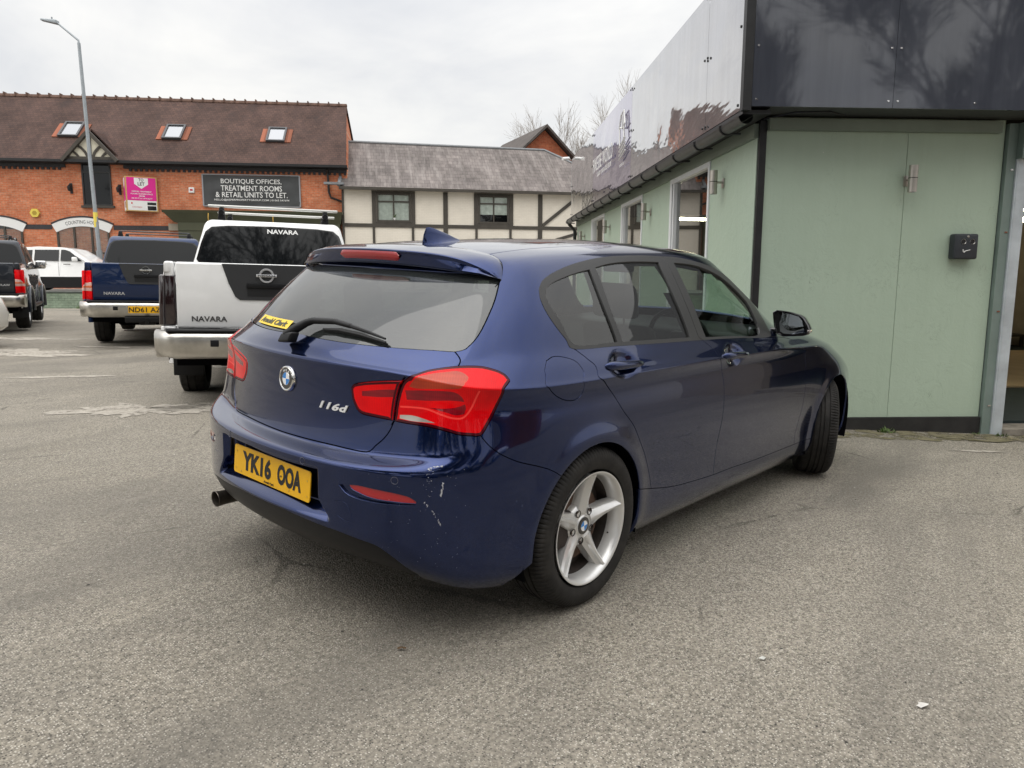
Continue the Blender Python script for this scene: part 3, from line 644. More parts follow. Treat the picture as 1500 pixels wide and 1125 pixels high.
# sample grid
ss=np.unique(np.round(np.concatenate([np.arange(7.9,9.6,.035),np.arange(10.6,11.9,.035),np.arange(1.2,2.1,.022),np.linspace(0,6,97),np.linspace(6,12,97),np.linspace(12,16,49),np.linspace(16,20,33)]),5))
tt=np.unique(np.round(np.concatenate([np.linspace(0,2,9),np.linspace(2,6,37),np.arange(4.4,5.4,.04),np.arange(3.,3.9,.055),np.linspace(6,9,25),np.linspace(9,13,25),np.linspace(13,TM,33)]),5))
pts=[];edges=[]
for s in ss:
    for t in tt: pts.append((float(s),float(t)))
def addloop(P,cl=True):
    b=len(pts); n=len(P)
    for q in P: pts.append((float(min(max(q[0],0),SM)),float(min(max(q[1],0),TM))))
    for i in range(n if cl else n-1): edges.append((b+i,b+(i+1)%n))
for k,P in closed.items(): addloop(P)
gapq=[]
for P,w,cl in lines:
    L,R_,q=ribbon(P,w,cl); 
    if cl: addloop(L); addloop(R_)
    else: addloop(L,False); addloop(R_,False)
    gapq+=q
lampq=[];rimq=[]
for k in('lamp_outer','lamp_inner'):
    L,R_,q=ribbon(closed[k],.020,True); addloop(L); addloop(R_); rimq+=q
for P,w in lines_lamp:
    L,R_,q=ribbon(P,w); addloop(L,False); addloop(R_,False); lampq+=q
res=delaunay_2d_cdt([Vector(q) for q in pts],edges,[],0,1e-5)
cv=np.array([(v[0],v[1]) for v in res[0]]); cf=np.array([f for f in res[2] if len(f)==3])
A=cv[cf]; area=np.abs(np.cross(A[:,1]-A[:,0],A[:,2]-A[:,0])) if False else np.abs((A[:,1,0]-A[:,0,0])*(A[:,2,1]-A[:,0,1])-(A[:,1,1]-A[:,0,1])*(A[:,2,0]-A[:,0,0]))
cf=cf[area>1e-9]; A=cv[cf]
sg=(A[:,1,0]-A[:,0,0])*(A[:,2,1]-A[:,0,1])-(A[:,1,1]-A[:,0,1])*(A[:,2,0]-A[:,0,0])
cf[sg<0]=cf[sg<0][:,::-1]
cen=cv[cf].mean(1)
reg=np.full(len(cf),'paint',dtype=object)
def inq(quads):
    m=np.zeros(len(cen),bool)
    for q in quads:
        Q=np.array(q); lo,hi=Q.min(0)-1e-6,Q.max(0)+1e-6
        k=np.where((cen[:,0]>=lo[0])&(cen[:,0]<=hi[0])&(cen[:,1]>=lo[1])&(cen[:,1]<=hi[1]))[0]
        if len(k): m[k]|=inpoly(cen[k],q)
    return m
for k in ('dlo','qglass','rglass','fglass','windshield','gl','refl_slot','reflector','diffuser','flap','lamp_outer','lamp_inner'):
    m=inpoly(cen,closed[k]); reg[m]=k if k!='dlo' else 'trim'
gm=inq(gapq); reg[gm]='gap'
for k in('arch_r','arch_f'): reg[inpoly(cen,closed[k])]='none'
# the join between glass panes and trim keeps its own region; flood fill the paint
em={}
for i,f in enumerate(cf):
    for a,b in((f[0],f[1]),(f[1],f[2]),(f[2],f[0])): em.setdefault((min(a,b),max(a,b)),[]).append(i)
nb=[[] for _ in cf]
for e,l in em.items():
    if len(l)==2: nb[l[0]].append(l[1]); nb[l[1]].append(l[0])
comp=np.full(len(cf),-1)
def flood(seed_s,seed_t,idx):
    d=np.where((reg=='paint')&(comp<0),np.hypot(cen[:,0]-seed_s,cen[:,1]-seed_t),1e9); k=int(d.argmin())
    if d[k]>1: return 0
    st=[k]; comp[k]=idx; n=1
    while st:
        c=st.pop()
        for j in nb[c]:
            if comp[j]<0 and reg[j]=='paint': comp[j]=idx; st.append(j); n+=1
    return n
names=['body_shell','tailgate','rear_bumper','door','door','sill','spoiler_base']
seeds=[(4.6,15.),(1.,10.),(3.,4.),(9.,6.),(12.,6.),(10.,1.),(1.5,17.6)]
counts=[flood(s,t,i) for i,(s,t) in enumerate(seeds)]
print('COMP',counts,'left',int(((reg=='paint')&(comp<0)).sum()))
comp[(reg=='paint')&(comp<0)]=0
comp[comp==6]=1
P3=body(cv[:,0],cv[:,1]); N3=nrm(cv[:,0],cv[:,1])
# orientation of the triangles
t0=cf[(cen[:,0]>9)&(cen[:,0]<11)&(cen[:,1]>4)&(cen[:,1]<6)][0]; fn=np.cross(P3[t0[1]]-P3[t0[0]],P3[t0[2]]-P3[t0[0]]); flip=fn@N3[t0[0]]<0
if flip: cf=cf[:,::-1].copy()
def panel(name,mask,mats,parent,mi=None,mode='both',depth=.010,off=0.,side=1,label=None):
    """mode both: one mesh spanning the centre line; right/left: one side only"""
    idx=np.where(mask)[0]; fs=cf[idx]; mis=[0]*len(idx) if mi is None else [mi[i] for i in idx]
    use=np.unique(fs); mp={v:i for i,v in enumerate(use)}
    base=P3[use]+N3[use]*off; nn=N3[use]
    tri=[[mp[a] for a in f] for f in fs]
    ec={}
    for f in tri:
        for a,b in((f[0],f[1]),(f[1],f[2]),(f[2],f[0])): ec[(a,b)]=ec.get((a,b),0)+1
    bd=[(a,b) for (a,b) in ec if (b,a) not in ec]
    st=cv[use]
    def centre(v): return st[v][0]<1e-4 or st[v][0]>SM-1e-4 or st[v][1]>TM-1e-4
    bd=[(a,b) for a,b in bd if not(centre(a) and centre(b))]
    V=[];Fc=[];MI=[];LN=[]
    sides=(1,-1) if mode=='both' else (side,)
    for sd in sides:
        b0=len(V); n0=len(base)
        for q in base: V.append((q[0],-sd*q[1],q[2]))
        for f,m in zip(tri,mis):
            # (x,w,z)->(x,-w,z) mirrors once for the right side
            g=f[::-1] if sd==1 else f
            Fc.append([b0+i for i in g]); MI.append(m); LN+= [(nn[i][0],-sd*nn[i][1],nn[i][2]) for i in g]
        if depth:
            bv={}
            for a,b in bd:
                for v in(a,b):
                    if v not in bv: bv[v]=len(V); q=base[v]-nn[v]*depth; V.append((q[0],-sd*q[1],q[2]))
            for a,b in bd:
                g=[b0+b,b0+a,bv[a],bv[b]] if sd==-1 else [b0+a,b0+b,bv[b],bv[a]]
                p=[Vector(V[i]) for i in g]; fnn=(p[1]-p[0]).cross(p[3]-p[0]); fnn=fnn.normalized() if fnn.length>1e-12 else Vector((0,0,1))
                # tiny rounded look: outer verts lean to the surface normal
                for i_,i in enumerate(g):
                    if i<b0+n0 and i>=b0: q=nn[i-b0]; v=(fnn+Vector((q[0],-sd*q[1],q[2]))*.8).normalized()
                    else: v=fnn
                    LN.append(tuple(v))
                Fc.append(g); MI.append(0)
    if mode=='both':   # weld the centre line
        key={};rm=list(range(len(V)))
        for i,v in enumerate(V):
            if abs(v[1])<1e-5:
                kk=(round(v[0],5),round(v[2],5)); 
                if kk in key: rm[i]=key[kk]
                else: key[kk]=i
        Fn=[];Mn=[];Ln=[];c=0
        for f,m in zip(Fc,MI):
            g=[rm[i] for i in f]; l=LN[c:c+len(f)]; c+=len(f)
            if len(set(g))==len(g): Fn.append(g);Mn.append(m);Ln+=l
        Fc,MI,LN=Fn,Mn,Ln
    o=mesh(name,V,Fc,mats,parent,smooth=True,mi=MI,normals=LN)
    if label: o['label']=label
    return o
def R(k): return reg==k
cp=MAT['car_paint']
shell=panel('body_shell',(reg=='paint')&(comp==0),cp,car)
panel('roof_ditch_seal',(reg=='gap')&(cen[:,1]>17.)&(cen[:,0]>3.4),MAT['rubber_seal'],shell,depth=0,off=-.004)
gate=panel('tailgate',(reg=='paint')&(comp==1),cp,car)
bump=panel('rear_bumper',(reg=='paint')&(comp==2),cp,car,depth=.012)
panel('diffuser',R('diffuser'),MAT['black_plastic'],bump,depth=.012,off=-.004)
panel('rear_window',R('gl'),MAT['glass_rear'],gate,depth=0,off=-.004)
panel('windscreen',R('windshield'),MAT['glass_front'],shell,depth=0,off=-.003)
sill_l=None
for sd in(1,-1):
    panel('sill',(reg=='paint')&(comp==5),cp,car,mode='one',side=sd,depth=.02)
    d1=panel('door',(reg=='paint')&(comp==3),cp,car,mode='one',side=sd)
    d2=panel('door',(reg=='paint')&(comp==4),cp,car,mode='one',side=sd)
    panel('window_trim',R('trim')&(cen[:,0]<10.9),MAT['grey_trim'],d1,mode='one',side=sd,depth=.012,off=.0015)
    panel('window_trim',R('trim')&(cen[:,0]>=10.9),MAT['grey_trim'],d2,mode='one',side=sd,depth=.012,off=.0015)
    panel('window_glass',R('qglass'),MAT['glass_side'],d1,mode='one',side=sd,depth=0,off=-.006)
    panel('window_glass',R('rglass'),MAT['glass_side'],d1,mode='one',side=sd,depth=0,off=-.007)
    panel('window_glass',R('fglass'),MAT['glass_front'],d2,mode='one',side=sd,depth=0,off=-.007)
    if sd==1: panel('fuel_flap',R('flap'),cp,car,mode='one',side=sd,depth=.008)
    panel('rear_reflector',R('reflector'),MAT['red_glass'],bump,mode='one',side=sd,depth=.006,off=-.003)
    panel('reflector_recess',R('refl_slot'),cp,bump,mode='one',side=sd,depth=0,off=-.009)
    # lamps
    mi=np.zeros(len(cf),int)
    lm=[MAT['lens_red'],MAT['lens_amber'],MAT['lens_deep'],MAT['lens_clear'],MAT['lens_line'],MAT['lens_dark']]
    ix={'lens_amber':1,'lens_deep':2,'lens_clear':3}
    for k,m in det: mi[inpoly(cen,closed[k])]=ix[m]
    mi[inq(lampq)]=4; mi[inq(rimq)]=5
    panel('tail_light',R('lamp_outer'),lm,car,mi=mi,mode='one',side=sd,depth=.02,off=.002)
    panel('tail_light',R('lamp_inner'),lm,gate,mi=mi,mode='one',side=sd,depth=.02,off=.002)
    # handles
    for hx,hz,hy,par in((.200,.9285,.848,d1),(1.180,.899,.857,d2)):
        s,t=st_of_xz(hx,hz,8.5,11.5)
        ea=body(*st_of_xz(hx-.13,hz,s,t))[1]; eb=body(*st_of_xz(hx+.13,hz,s,t))[1]
        hy_l=lambda f,sd: ea+(eb-ea)*f-.003
        m=MB(); n=22; V=[];F=[]
        secs=[]
        for i in range(n+1):
            f=i/n; x=hx-.135+.27*f; s2,t2=st_of_xz(x,hz-(x-hx)*.028,s,t); q=body(s2,t2); q=q.copy(); q[1]=hy_l(f,sd)
            e=max(0,1-abs(2*f-1)**4)**.5; hgt=.0195*e*(1-.36*f)+.0012; outw=.030*max(0,1-abs(2*f-1)**3)**.5+.004
            secs.append((q,hgt,outw))
        k=12
        for q,hg,ow in secs:
            for j in range(k):
                a=2*PI*j/k; V.append((q[0],-sd*(q[1]-.004+ow*(.5+.5*math.cos(a))),q[2]+hg*math.sin(a)))
        for i in range(n):
            for j in range(k): F.append((i*k+j,i*k+(j+1)%k,(i+1)*k+(j+1)%k,(i+1)*k+j))
        m.add(V,F,0,True); m.build('door_handle',cp,par)
# dark inner shell behind the panels (headliner, door cards, boot lining)
gs_=np.unique(np.round(np.concatenate([np.arange(0,20.01,.25)]),4)); gt=np.arange(0,TM+.001,.25)
S2,T2=np.meshgrid(gs_,gt,indexing='ij'); PI3=body(S2,T2)-nrm(S2,T2)*.022
cS=(S2[:-1,:-1]+.125).ravel(); cT=(T2[:-1,:-1]+.125).ravel(); cc=np.stack([cS,cT],1)
bad=inpoly(cc,closed['gl'])|inpoly(cc,closed['qglass'])|inpoly(cc,closed['rglass'])|inpoly(cc,closed['fglass'])|inpoly(cc,closed['windshield'])
# keep away from the arches
pc=body(cS,cT); bad|=((np.hypot(pc[:,0],pc[:,2]-.316)<.40)|(np.hypot(pc[:,0]-2.69,pc[:,2]-.316)<.42))&(pc[:,1]>.5)
V=[];F=[]
nt_=S2.shape[1]
for sd in(1,-1):
    b=len(V); V+=[(q[0],-sd*max(q[1],0),q[2]) for q in PI3.reshape(-1,3)]
    c=0
    for i in range(S2.shape[0]-1):
        for j in range(nt_-1):
            if not bad[c]: F.append((b+i*nt_+j,b+i*nt_+j+1,b+(i+1)*nt_+j+1,b+(i+1)*nt_+j))
            c+=1
mesh('inner_lining',V,F,MAT['shell'],car,smooth=True)
# wheel housings
m=MB()
for cx,R0,sd in((0,.375,1),(0,.375,-1),(2.69,.39,1),(2.69,.39,-1)):
    V=[];F=[];n=28
    for i in range(n+1):
        a=-.10*PI+1.20*PI*i/n
        for w in(.855,.50): V.append((cx+R0*math.cos(a),-sd*w,.316+R0*math.sin(a)))
    for i in range(n): F.append((2*i,2*i+1,2*i+3,2*i+2))
    F.append([2*i+1 for i in range(n+1)])
    mesh('wheel_housing',V,F,MAT['shell'],car)

m=MB(); m.rbox(-.36,3.1,-.66,.66,.20,.27,.02); m.rbox(-.62,.5,-.42,.42,.21,.27,.02); m.tube([(-.05,-.55,.3),(-.05,.55,.3)],.045,8); m.build('underbody',MAT['shell'],car)
# ---------------- wheels
def road_wheel(parent,loc,rz,steer_side=1,name='wheel'):
    w=bpy.data.objects.new(name,None); w.empty_display_size=.1; link(w,parent); w.location=loc; w.rotation_euler=(0,0,rz)
    # tyre : outward is -y
    R0=.316; prof=[]
    N=432
    base=[(.072,.222),(.098,.232),(.104,.250),(.1055,.268),(.102,.286),(.094,.300),(.086,.3075),(.074,.3120)]
    tread=[(.0745,.3125),(.062,.3145),(.0478,.3152),(.0472,.3085),(.0395,.3085),(.0389,.3156),(.0158,.3160),(.0152,.3088),(.0076,.3088),(.0070,.3160)]
    half=base+tread
    full=[(-a,r) for a,r in half]+[(a,r) for a,r in reversed(half)]
    V=[];F=[];k=len(full)
    for j in range(N):
        a=2*PI*j/N; ca,sa=math.cos(a),math.sin(a)
        for (h,r) in full:
            rr=r; ah=abs(h)
            if .0485<ah<.100 and r>.292 and (j%4)==0: rr-=.0055 if ah>.06 else .003
            if .016<ah<.0385 and r>.31 and ((j+2)%6)==0: rr-=.0018
            V.append((rr*ca,h,rr*sa))
    for j in range(N):
        j2=(j+1)%N
        for i in range(k-1): F.append((j*k+i,j*k+i+1,j2*k+i+1,j2*k+i))
    t=MB().add(V,F,0,True); to=t.build('tyre',MAT['tyre'],w)
    # rim
    r=MB()
    r.lathe([(-.094,.2145),(-.098,.219),(-.101,.2215),(-.1015,.2185),(-.098,.2120),(-.088,.2050),(-.066,.1995),(-.038,.197)],96)
    r.lathe([(-.038,.197),(.0,.188),(.09,.188),(.10,.215)],96,m=1)
    r.lathe([(-.056,.001),(-.0565,.030),(-.060,.033),(-.0605,.0375),(-.0560,.042),(-.0545,.060),(-.050,.074),(-.038,.086),(-.01,.09)],60)
    ph=math.radians(13.3)
    for q in range(5):
        a=ph+q*2*PI/5
        secs=[(.050,.037,-.0555,-.0585,-.012),(.075,.034,-.0545,-.0625,-.012),(.105,.0285,-.056,-.067,-.014),(.140,.0245,-.0605,-.0735,-.020),(.172,.0215,-.067,-.0815,-.028),(.196,.0205,-.0745,-.0885,-.040),(.2085,.019,-.083,-.0935,-.06)]
        V=[];F=[]
        for (rr,hw,yt,yr,yb) in secs:
            hw*=.98; yr-=.003
            # ridge runs off-centre, giving each spoke a bright face and a shaded face
            row=[(-hw*1.18,yb),(-hw,yt+.004),(-hw*.42,yt-.002),(-hw*.30,yr+.003),(hw*.12,yr),(hw*.20,yr+.001),(hw*.86,yt+.001),(hw,yt+.005),(hw*1.18,yb)]
            for (tx,y) in row:
                x=rr*math.cos(a)-tx*math.sin(a); z=rr*math.sin(a)+tx*math.cos(a); V.append((x,y,z))
        n=9
        for i in range(len(secs)-1):
            for j in range(n-1): F.append((i*n+j,i*n+j+1,(i+1)*n+j+1,(i+1)*n+j))
        F.append(list(range(n))); F.append([(len(secs)-1)*n+j for j in range(n)])
        r.add(V,F,0,False)
    ro=r.build('rim',[MAT['alloy'],MAT['alloy_dark']],w)
    for q in range(5):
        h=MB(); a=ph+math.radians(36)+q*2*PI/5; cx_,cz_=.062*math.cos(a),.062*math.sin(a)
        h.lathe([(-.0575,.0145),(-.059,.0125),(-.0500,.0115),(-.050,.001)],20,c=(cx_,0,cz_),m=0)
        h.lathe([(-.050,.0085),(-.0535,.008),(-.0535,.001)],6,c=(cx_,0,cz_),m=1); h.build('wheel_bolt',[MAT['alloy_dark'],MAT['disc']],w)
    c=MB(); c.lathe([(-.0605,.0345),(-.0625,.034),(-.0632,.032),(-.0632,.0001)],40,m=0)
    for q in range(4):
        V=[(0,-.0638,0)]+[(.0205*math.cos(a),-.0638,.0205*math.sin(a)) for a in np.linspace(q*PI/2,(q+1)*PI/2,9)]
        c.add(V,[[0]+list(range(1,10))],1+(q%2))
    c.lathe([(-.0640,.0215),(-.0640,.0203)],40,m=3)
    c.build('centre_badge',[MAT['badge_black'],MAT['badge_white'],MAT['badge_blue'],MAT['chrome']],w,rot=(0,math.radians(-8),0))
    d=MB(); d.lathe([(-.018,.06),(-.022,.142),(-.002,.142),(.0,.06)],48,m=0); d.lathe([(.004,.03),(.004,.186)],48,m=1); d.lathe([(-.035,.001),(-.035,.055),(.02,.07)],30,m=1)
    d.rbox(-.15,-.055,-.045,.02,-.07,.07,.012,m=1); d.tube([(.182,-.05,-.077),(.196,-.072,-.083)],.004,6,m=1)
    d.build('brake_disc',[MAT['disc'],MAT['alloy_dark']],w)
    return w
wr=road_wheel(car,(0,-.7785,.316),0)
wf=road_wheel(car,(2.69,-.765,.316),math.radians(27))
for loc,rz in(((0,.7785,.316),PI),((2.69,.765,.316),PI+math.radians(27))):
    c=copy_tree(wr,car); c.location=loc; c.rotation_euler=(0,0,rz)
# ---------------- spoiler
def spo_J(w):
    w=abs(w); x=np.interp(w,[0,.196,.333,.469,.541,.567,.586,.612],[-.138,-.148,-.172,-.203,-.216,-.228,-.243,-.277])
    z=np.interp(w,[0,.196,.333,.469,.51,.541,.567,.586,.612],[1.3575,1.3553,1.3475,1.3305,1.3235,1.3125,1.296,1.2745,1.238]); return x,z
m=MB(); V=[];F=[]; WS=np.concatenate([-np.sin(np.linspace(PI/2,0,40))*.610,np.sin(np.linspace(0,PI/2,40))[1:]*.610])
rowsn=0
for w in WS:
    xj,zj=spo_J(w); xa=-.4007+.2144*w**2+.864*w**6; za=1.3321-.0519*w**2-1.3788*w**6; xb=-.380+.0825*w*w+1.2567*w**6; zb=1.2766-.0671*w*w-.1232*w**6
    e=min(1,(.612-abs(w))/.06); row=[(xj+.006,zj-.008),(xj,zj+.0015)]
    for v in (.15,.3,.45,.6,.75,.88): 
        x=xj+(xa-xj)*v; z=zj+(za-zj)*v+.010*e*math.sin(PI*v); row.append((x,z))
    row+= [(xa+.006,za+.0025*e),(xa+.0015,za+.0005),(xa,za-.003*e),(xa+.003,za-.009*e)]
    f=.5; row+=[(xa+(xb-xa)*.35+.004,za+(zb-za)*.35),(xb-.004,zb+.008*e),(xb,zb+.002*e),(xb+.006,zb),(xb+.05*e+.004,zb-.004)]
    for (x,z) in row: V.append((x,w,z))
    rowsn=len(row)
for i in range(len(WS)-1):
    for j in range(rowsn-1): F.append((i*rowsn+j,i*rowsn+j+1,(i+1)*rowsn+j+1,(i+1)*rowsn+j))
m.add(V,F,0,True); spo=m.build('roof_spoiler',[cp],gate)
spo.data.set_sharp_from_angle(angle=math.radians(60))
# brake light in the spoiler face
m=MB(); V=[];F=[];n=28
for i in range(n+1):
    w=-.185+.37*i/n; xa=-.4007+.2144*w**2; za=1.3321-.0519*w**2; xb=-.380+.0825*w*w; zb=1.2766-.0671*w*w
    e=math.sqrt(max(0,1-max(0,abs(w)-.165)**2/.0205**2)); mid=.40; hh=.30*e
    for f in(mid-hh,mid-hh*.6,mid,mid+hh*.6,mid+hh): 
        bul=.0055 if abs(f-mid)<hh*.9 else .001
        V.append((xa+(xb-xa)*f+.004-bul-.003,w,za+(zb-za)*f-.001))
for i in range(n):
    for j in range(4): F.append((i*5+j,i*5+j+1,(i+1)*5+j+1,(i+1)*5+j))
m.add(V,F,0,True); m.build('brake_light',MAT['red_glass'],spo)
# ---------------- small outside parts
m=MB(); V=[];F=[]
fs=[(-.112,1.362,.024,.012),(-.106,1.377,.019,.02),(-.097,1.400,.0135,.02),(-.091,1.420,.010,.02),(-.084,1.4375,.006,.01)]
# shark fin: sections along x, each a thin lens
prof_top=[(-.108,1.372),(-.102,1.402),(-.090,1.430),(-.072,1.4345),(-.045,1.431),(-.015,1.424),(.02,1.415),(.055,1.406),(.085,1.3965),(.105,1.392)]
for (x,zt) in prof_top:
    zb=spine_z(x)-.006; hb=.034*math.sin(PI*min(1,(.13-x)/.26+.08))**.6; 
    for f,wf in((0,1.),(.12,.72),(.35,.42),(.7,.25),(.93,.14),(1.,0.)):
        for sd in((-1,1) if f<1 else (1,)): V.append((x,sd*hb*wf,zb+(zt-zb)*f))
n=11
ring=[0,2,4,6,8,10,9,7,5,3,1]
for i in range(len(prof_top)-1):
    for j in range(len(ring)-1): F.append((i*n+ring[j],i*n+ring[j+1],(i+1)*n+ring[j+1],(i+1)*n+ring[j]))
F.append([ring[j] for j in range(11)])
m.add(V,F,0,True); m.build('roof_aerial',cp,shell)
# exhaust
m=MB(); m.lathe([(.25,.024),(.02,.031),(.0,.0335),(-.004,.0345),(-.006,.0335),(-.004,.031),(.06,.028)],36,axis='x',c=(-.795,.495,.262)); m.lathe([(.055,.0001),(.055,.028)],24,axis='x',c=(-.795,.495,.262),m=1)
m.build('exhaust_pipe',[simple('tarnished_exhaust',(.16,.14,.12),.38,.9,var=.3,vs=30),MAT['shell']],car)
# number plate
pz0,px=.4475,-.8345
tl=math.radians(4); plate=MB(); 
def pl(y,z,d=0): return (px+ -d*math.cos(tl)+ (z)*math.sin(tl)*1., y, pz0+z*math.cos(tl))
P=[];rr=.010
for cx_,cz_,a0 in((.26-rr,rr,-90),(.26-rr,.111-rr,0),(-.26+rr,.111-rr,90),(-.26+rr,rr,180)):
    for a in range(0,91,30): P.append((cx_+rr*math.cos(math.radians(a0+a)),cz_+rr*math.sin(math.radians(a0+a))))
V=[pl(-y,z,.003) for y,z in P]+[pl(-y,z,-.001) for y,z in P]; n=len(P)
plate.add(V,[list(range(n)),list(range(2*n-1,n-1,-1))]+[(i,(i+1)%n,(i+1)%n+n,i+n) for i in range(n)])
pb=plate.build('number_plate',MAT['plate_yellow'],car)
def plt(X,Y,Z): return pl(-X,.0555+Y,.0033+Z)
text_on('YK16','plate_lettering',MAT['ink'],pb,(0,0,0),(0,-1,0),(0,0,1),width=.205,height=.0765,bold=.045,thick=.0008,fn=lambda X,Y,Z:plt(X-.095,Y+.004,Z))
text_on('OOA','plate_lettering',MAT['ink'],pb,(0,0,0),(0,-1,0),(0,0,1),width=.155,height=.0765,bold=.045,thick=.0008,fn=lambda X,Y,Z:plt(X+.128,Y+.004,Z))
text_on('Arnold Clark','plate_lettering',MAT['ink'],pb,(0,0,0),(0,-1,0),(0,0,1),width=.070,height=.0095,bold=.02,thick=.0006,fn=lambda X,Y,Z:plt(X-.005,Y-.046,Z))
capm=simple('yellow_screw_cap',(.62,.36,.02),.5)
for y,z in((-.242,.085),(-.243,.020),(.13,.014),(.242,.075),(.244,.02),(-.205,.012),(.075,.054)):
    q=plt(y,z-.0555,.0004); MB().lathe([(-.0008,.0001),(-.0008,.0035),(0,.0038)],12,axis='x',c=q).build('plate_screw',MAT['ink'] if y==.075 else capm,pb)
# roundel on the tailgate
_gf=[2.,10.]
_gS,_gT=np.meshgrid(np.arange(0,4.01,.1),np.arange(7.5,17,.1)); _gP=body(_gS.ravel(),_gT.ravel()); _gS=_gS.ravel(); _gT=_gT.ravel()
def gate_frame(y,z):
    k=int(((_gP[:,1]-abs(y))**2+(_gP[:,2]-z)**2).argmin()); s,t=float(_gS[k]),float(_gT[k])
    for _ in range(6):
        v=body(s,t); h=1e-3
        if abs(abs(y)-v[1])+abs(z-v[2])<3e-5: break
        h=1e-3; a=(body(s+h,t)-v)/h; b=(body(s,t+h)-v)/h; J=np.array([[a[1],b[1]],[a[2],b[2]]]); d=np.linalg.lstsq(J,np.array([abs(y)-v[1],z-v[2]]),rcond=None)[0]; d=np.clip(d,-.4,.4); s=float(np.clip(s+d[0],0,6)); t=float(np.clip(t+d[1],0,TM))
    v=body(s,t); n=nrm(s,t); return Vector((v[0],y,v[2])),Vector((n[0],n[1]*(1 if y>=0 else -1)*1.,n[2])).normalized()
o,n=gate_frame(1e-4,.845); n=Vector((-.995,0,.06)).normalized()
bx=n.to_track_quat('X','Z').to_matrix().to_4x4()
m=MB(); m.lathe([(-.004,.049),(.001,.0485),(.006,.046),(.0075,.0425),(.0065,.0395),(.004,.0385)],60,axis='x',m=0)
m.lathe([(.0045,.0386),(.0055,.0375),(.0055,.0001)],60,axis='x',m=1)
for q in range(4):
    V=[(.0062,0,0)]+[(.0062,.0235*math.cos(a),.0235*math.sin(a)) for a in np.linspace(q*PI/2,(q+1)*PI/2,12)]
    m.add(V,[[0]+list(range(1,13))],2+(q%2))
m.lathe([(.0060,.0245),(.0068,.0240),(.0068,.0232)],60,axis='x',m=0)
rb=m.build('round_badge',[MAT['chrome'],MAT['badge_black'],MAT['badge_white'],MAT['badge_blue']],gate)
rb.matrix_local=Matrix.Translation(o+n*.004)@bx
for ch,a in(('B',118),('M',90),('W',62)):
    ar_=math.radians(a); c=Vector((.0066,-math.cos(ar_)*-1*-.031,math.sin(ar_)*.031))
    c=Vector((.0062,-.031*math.cos(ar_),.031*math.sin(ar_))); up=Vector((0,-math.cos(ar_),math.sin(ar_))); rt=Vector((0,-1,0)); rt=(rt-up*rt.dot(up)).normalized()
    text_on(ch,'badge_lettering',MAT['badge_white'],rb,c,rt,up,height=.0085,bold=.01,thick=.0005)
# model badge follows the skin
def on_gate(y,z,off):
    p,_=gate_frame(y,z); return Vector((p.x-off,p.y,p.z))
text_on('116d','model_badge',simple('bright_silver_badge',(.78,.78,.78),.3,.3),gate,(0,0,0),(0,-1,0),(0,0,1),width=.128,height=.026,bold=.035,shear=.25,space=1.1,thick=.004,fn=lambda X,Y,Z:on_gate(-.268-X,.7815+Y+X*.0,.0015+Z))
# parking sensors
ring_m=simple('sensor_ring',(.10,.10,.13),.4)
for s,t in (FEAT['sensor_a'][0],FEAT['sensor_b'][0]):
    for sd in(1,-1):
        c=Pc(np.array(s),np.array(t),0.,sd); n_=nrm(np.array(s),np.array(t)); n_=Vector((n_[0],-sd*n_[1],n_[2])); q=n_.to_track_quat('X','Z').to_matrix()
        m=MB(); b=MB(); b.lathe([(.0004,.0130),(.0008,.0118),(.0003,.0112)],28,axis='x',m=1); b.lathe([(.0006,.0108),(.0008,.0001)],28,axis='x',m=0)
        m.add([Vector(c)+q@Vector(v) for v in b.V],b.F,0,False); m.M[-len(b.F):]=b.M; m.build('parking_sensor',[cp,ring_m],bump)
# scrapes on the bumper corner
m=MB(); rs=random.Random(3)
def flake(s,t,w,h,ang=0):
    k=rs.randint(5,7); P=[]
    for i in range(k):
        a=2*PI*i/k+rs.uniform(-.3,.3); r=rs.uniform(.55,1.1); du,dv=w*r*math.cos(a),h*r*math.sin(a)
        x_=du*math.cos(ang)-dv*math.sin(ang); y_=du*math.sin(ang)+dv*math.cos(ang)
        nn=nrm(np.array(s),np.array(t)); tz=np.array([0,0,1.]); tz=tz-nn*(nn@tz); tz/=np.linalg.norm(tz); tx=np.cross(tz,nn)
        s2,t2=shift3(s,t,tx*x_+tz*y_); P.append(tuple(Pc(np.array(s2),np.array(t2),.0008)))
    b=len(m.V); m.add(P,[list(range(k))],0)
def along(P,n,f):
    for i in range(n):
        u=rs.random()*(len(P)-1); i0=int(u); fr=u-i0; s=P[i0][0]*(1-fr)+P[i0+1][0]*fr; t=P[i0][1]*(1-fr)+P[i0+1][1]*fr; f(s,t)
along(FEAT['scratch'],26,lambda s,t:flake(s+rs.uniform(-.01,.01),t+rs.uniform(-.04,.04),rs.uniform(.0015,.005),rs.uniform(.0006,.0016),.25))
along(FEAT['scr2'],34,lambda s,t:flake(s+rs.uniform(-.004,.004),t+rs.uniform(-.03,.03),rs.uniform(.0006,.0016),rs.uniform(.001,.004),.5))
along(FEAT['scr3'],16,lambda s,t:flake(s+rs.uniform(-.012,.012),t+rs.uniform(-.05,.05),rs.uniform(.001,.003),rs.uniform(.003,.008)))
a0=FEAT['scr3'][0]; b0=FEAT['scratch'][0]
for i in range(26): flake(b0[0]+rs.uniform(-.03,.13),lerp(b0[1],FEAT['scr3'][2][1]-.3,rs.random()),rs.uniform(.0006,.0020),rs.uniform(.0005,.0012))
for i in range(60): flake(rs.uniform(2.6,5.),rs.uniform(1.5,6.),rs.uniform(.0004,.0011),rs.uniform(.0004,.0011))
m.build('paint_scrape',MAT['chip'],bump)['kind']='stuff'
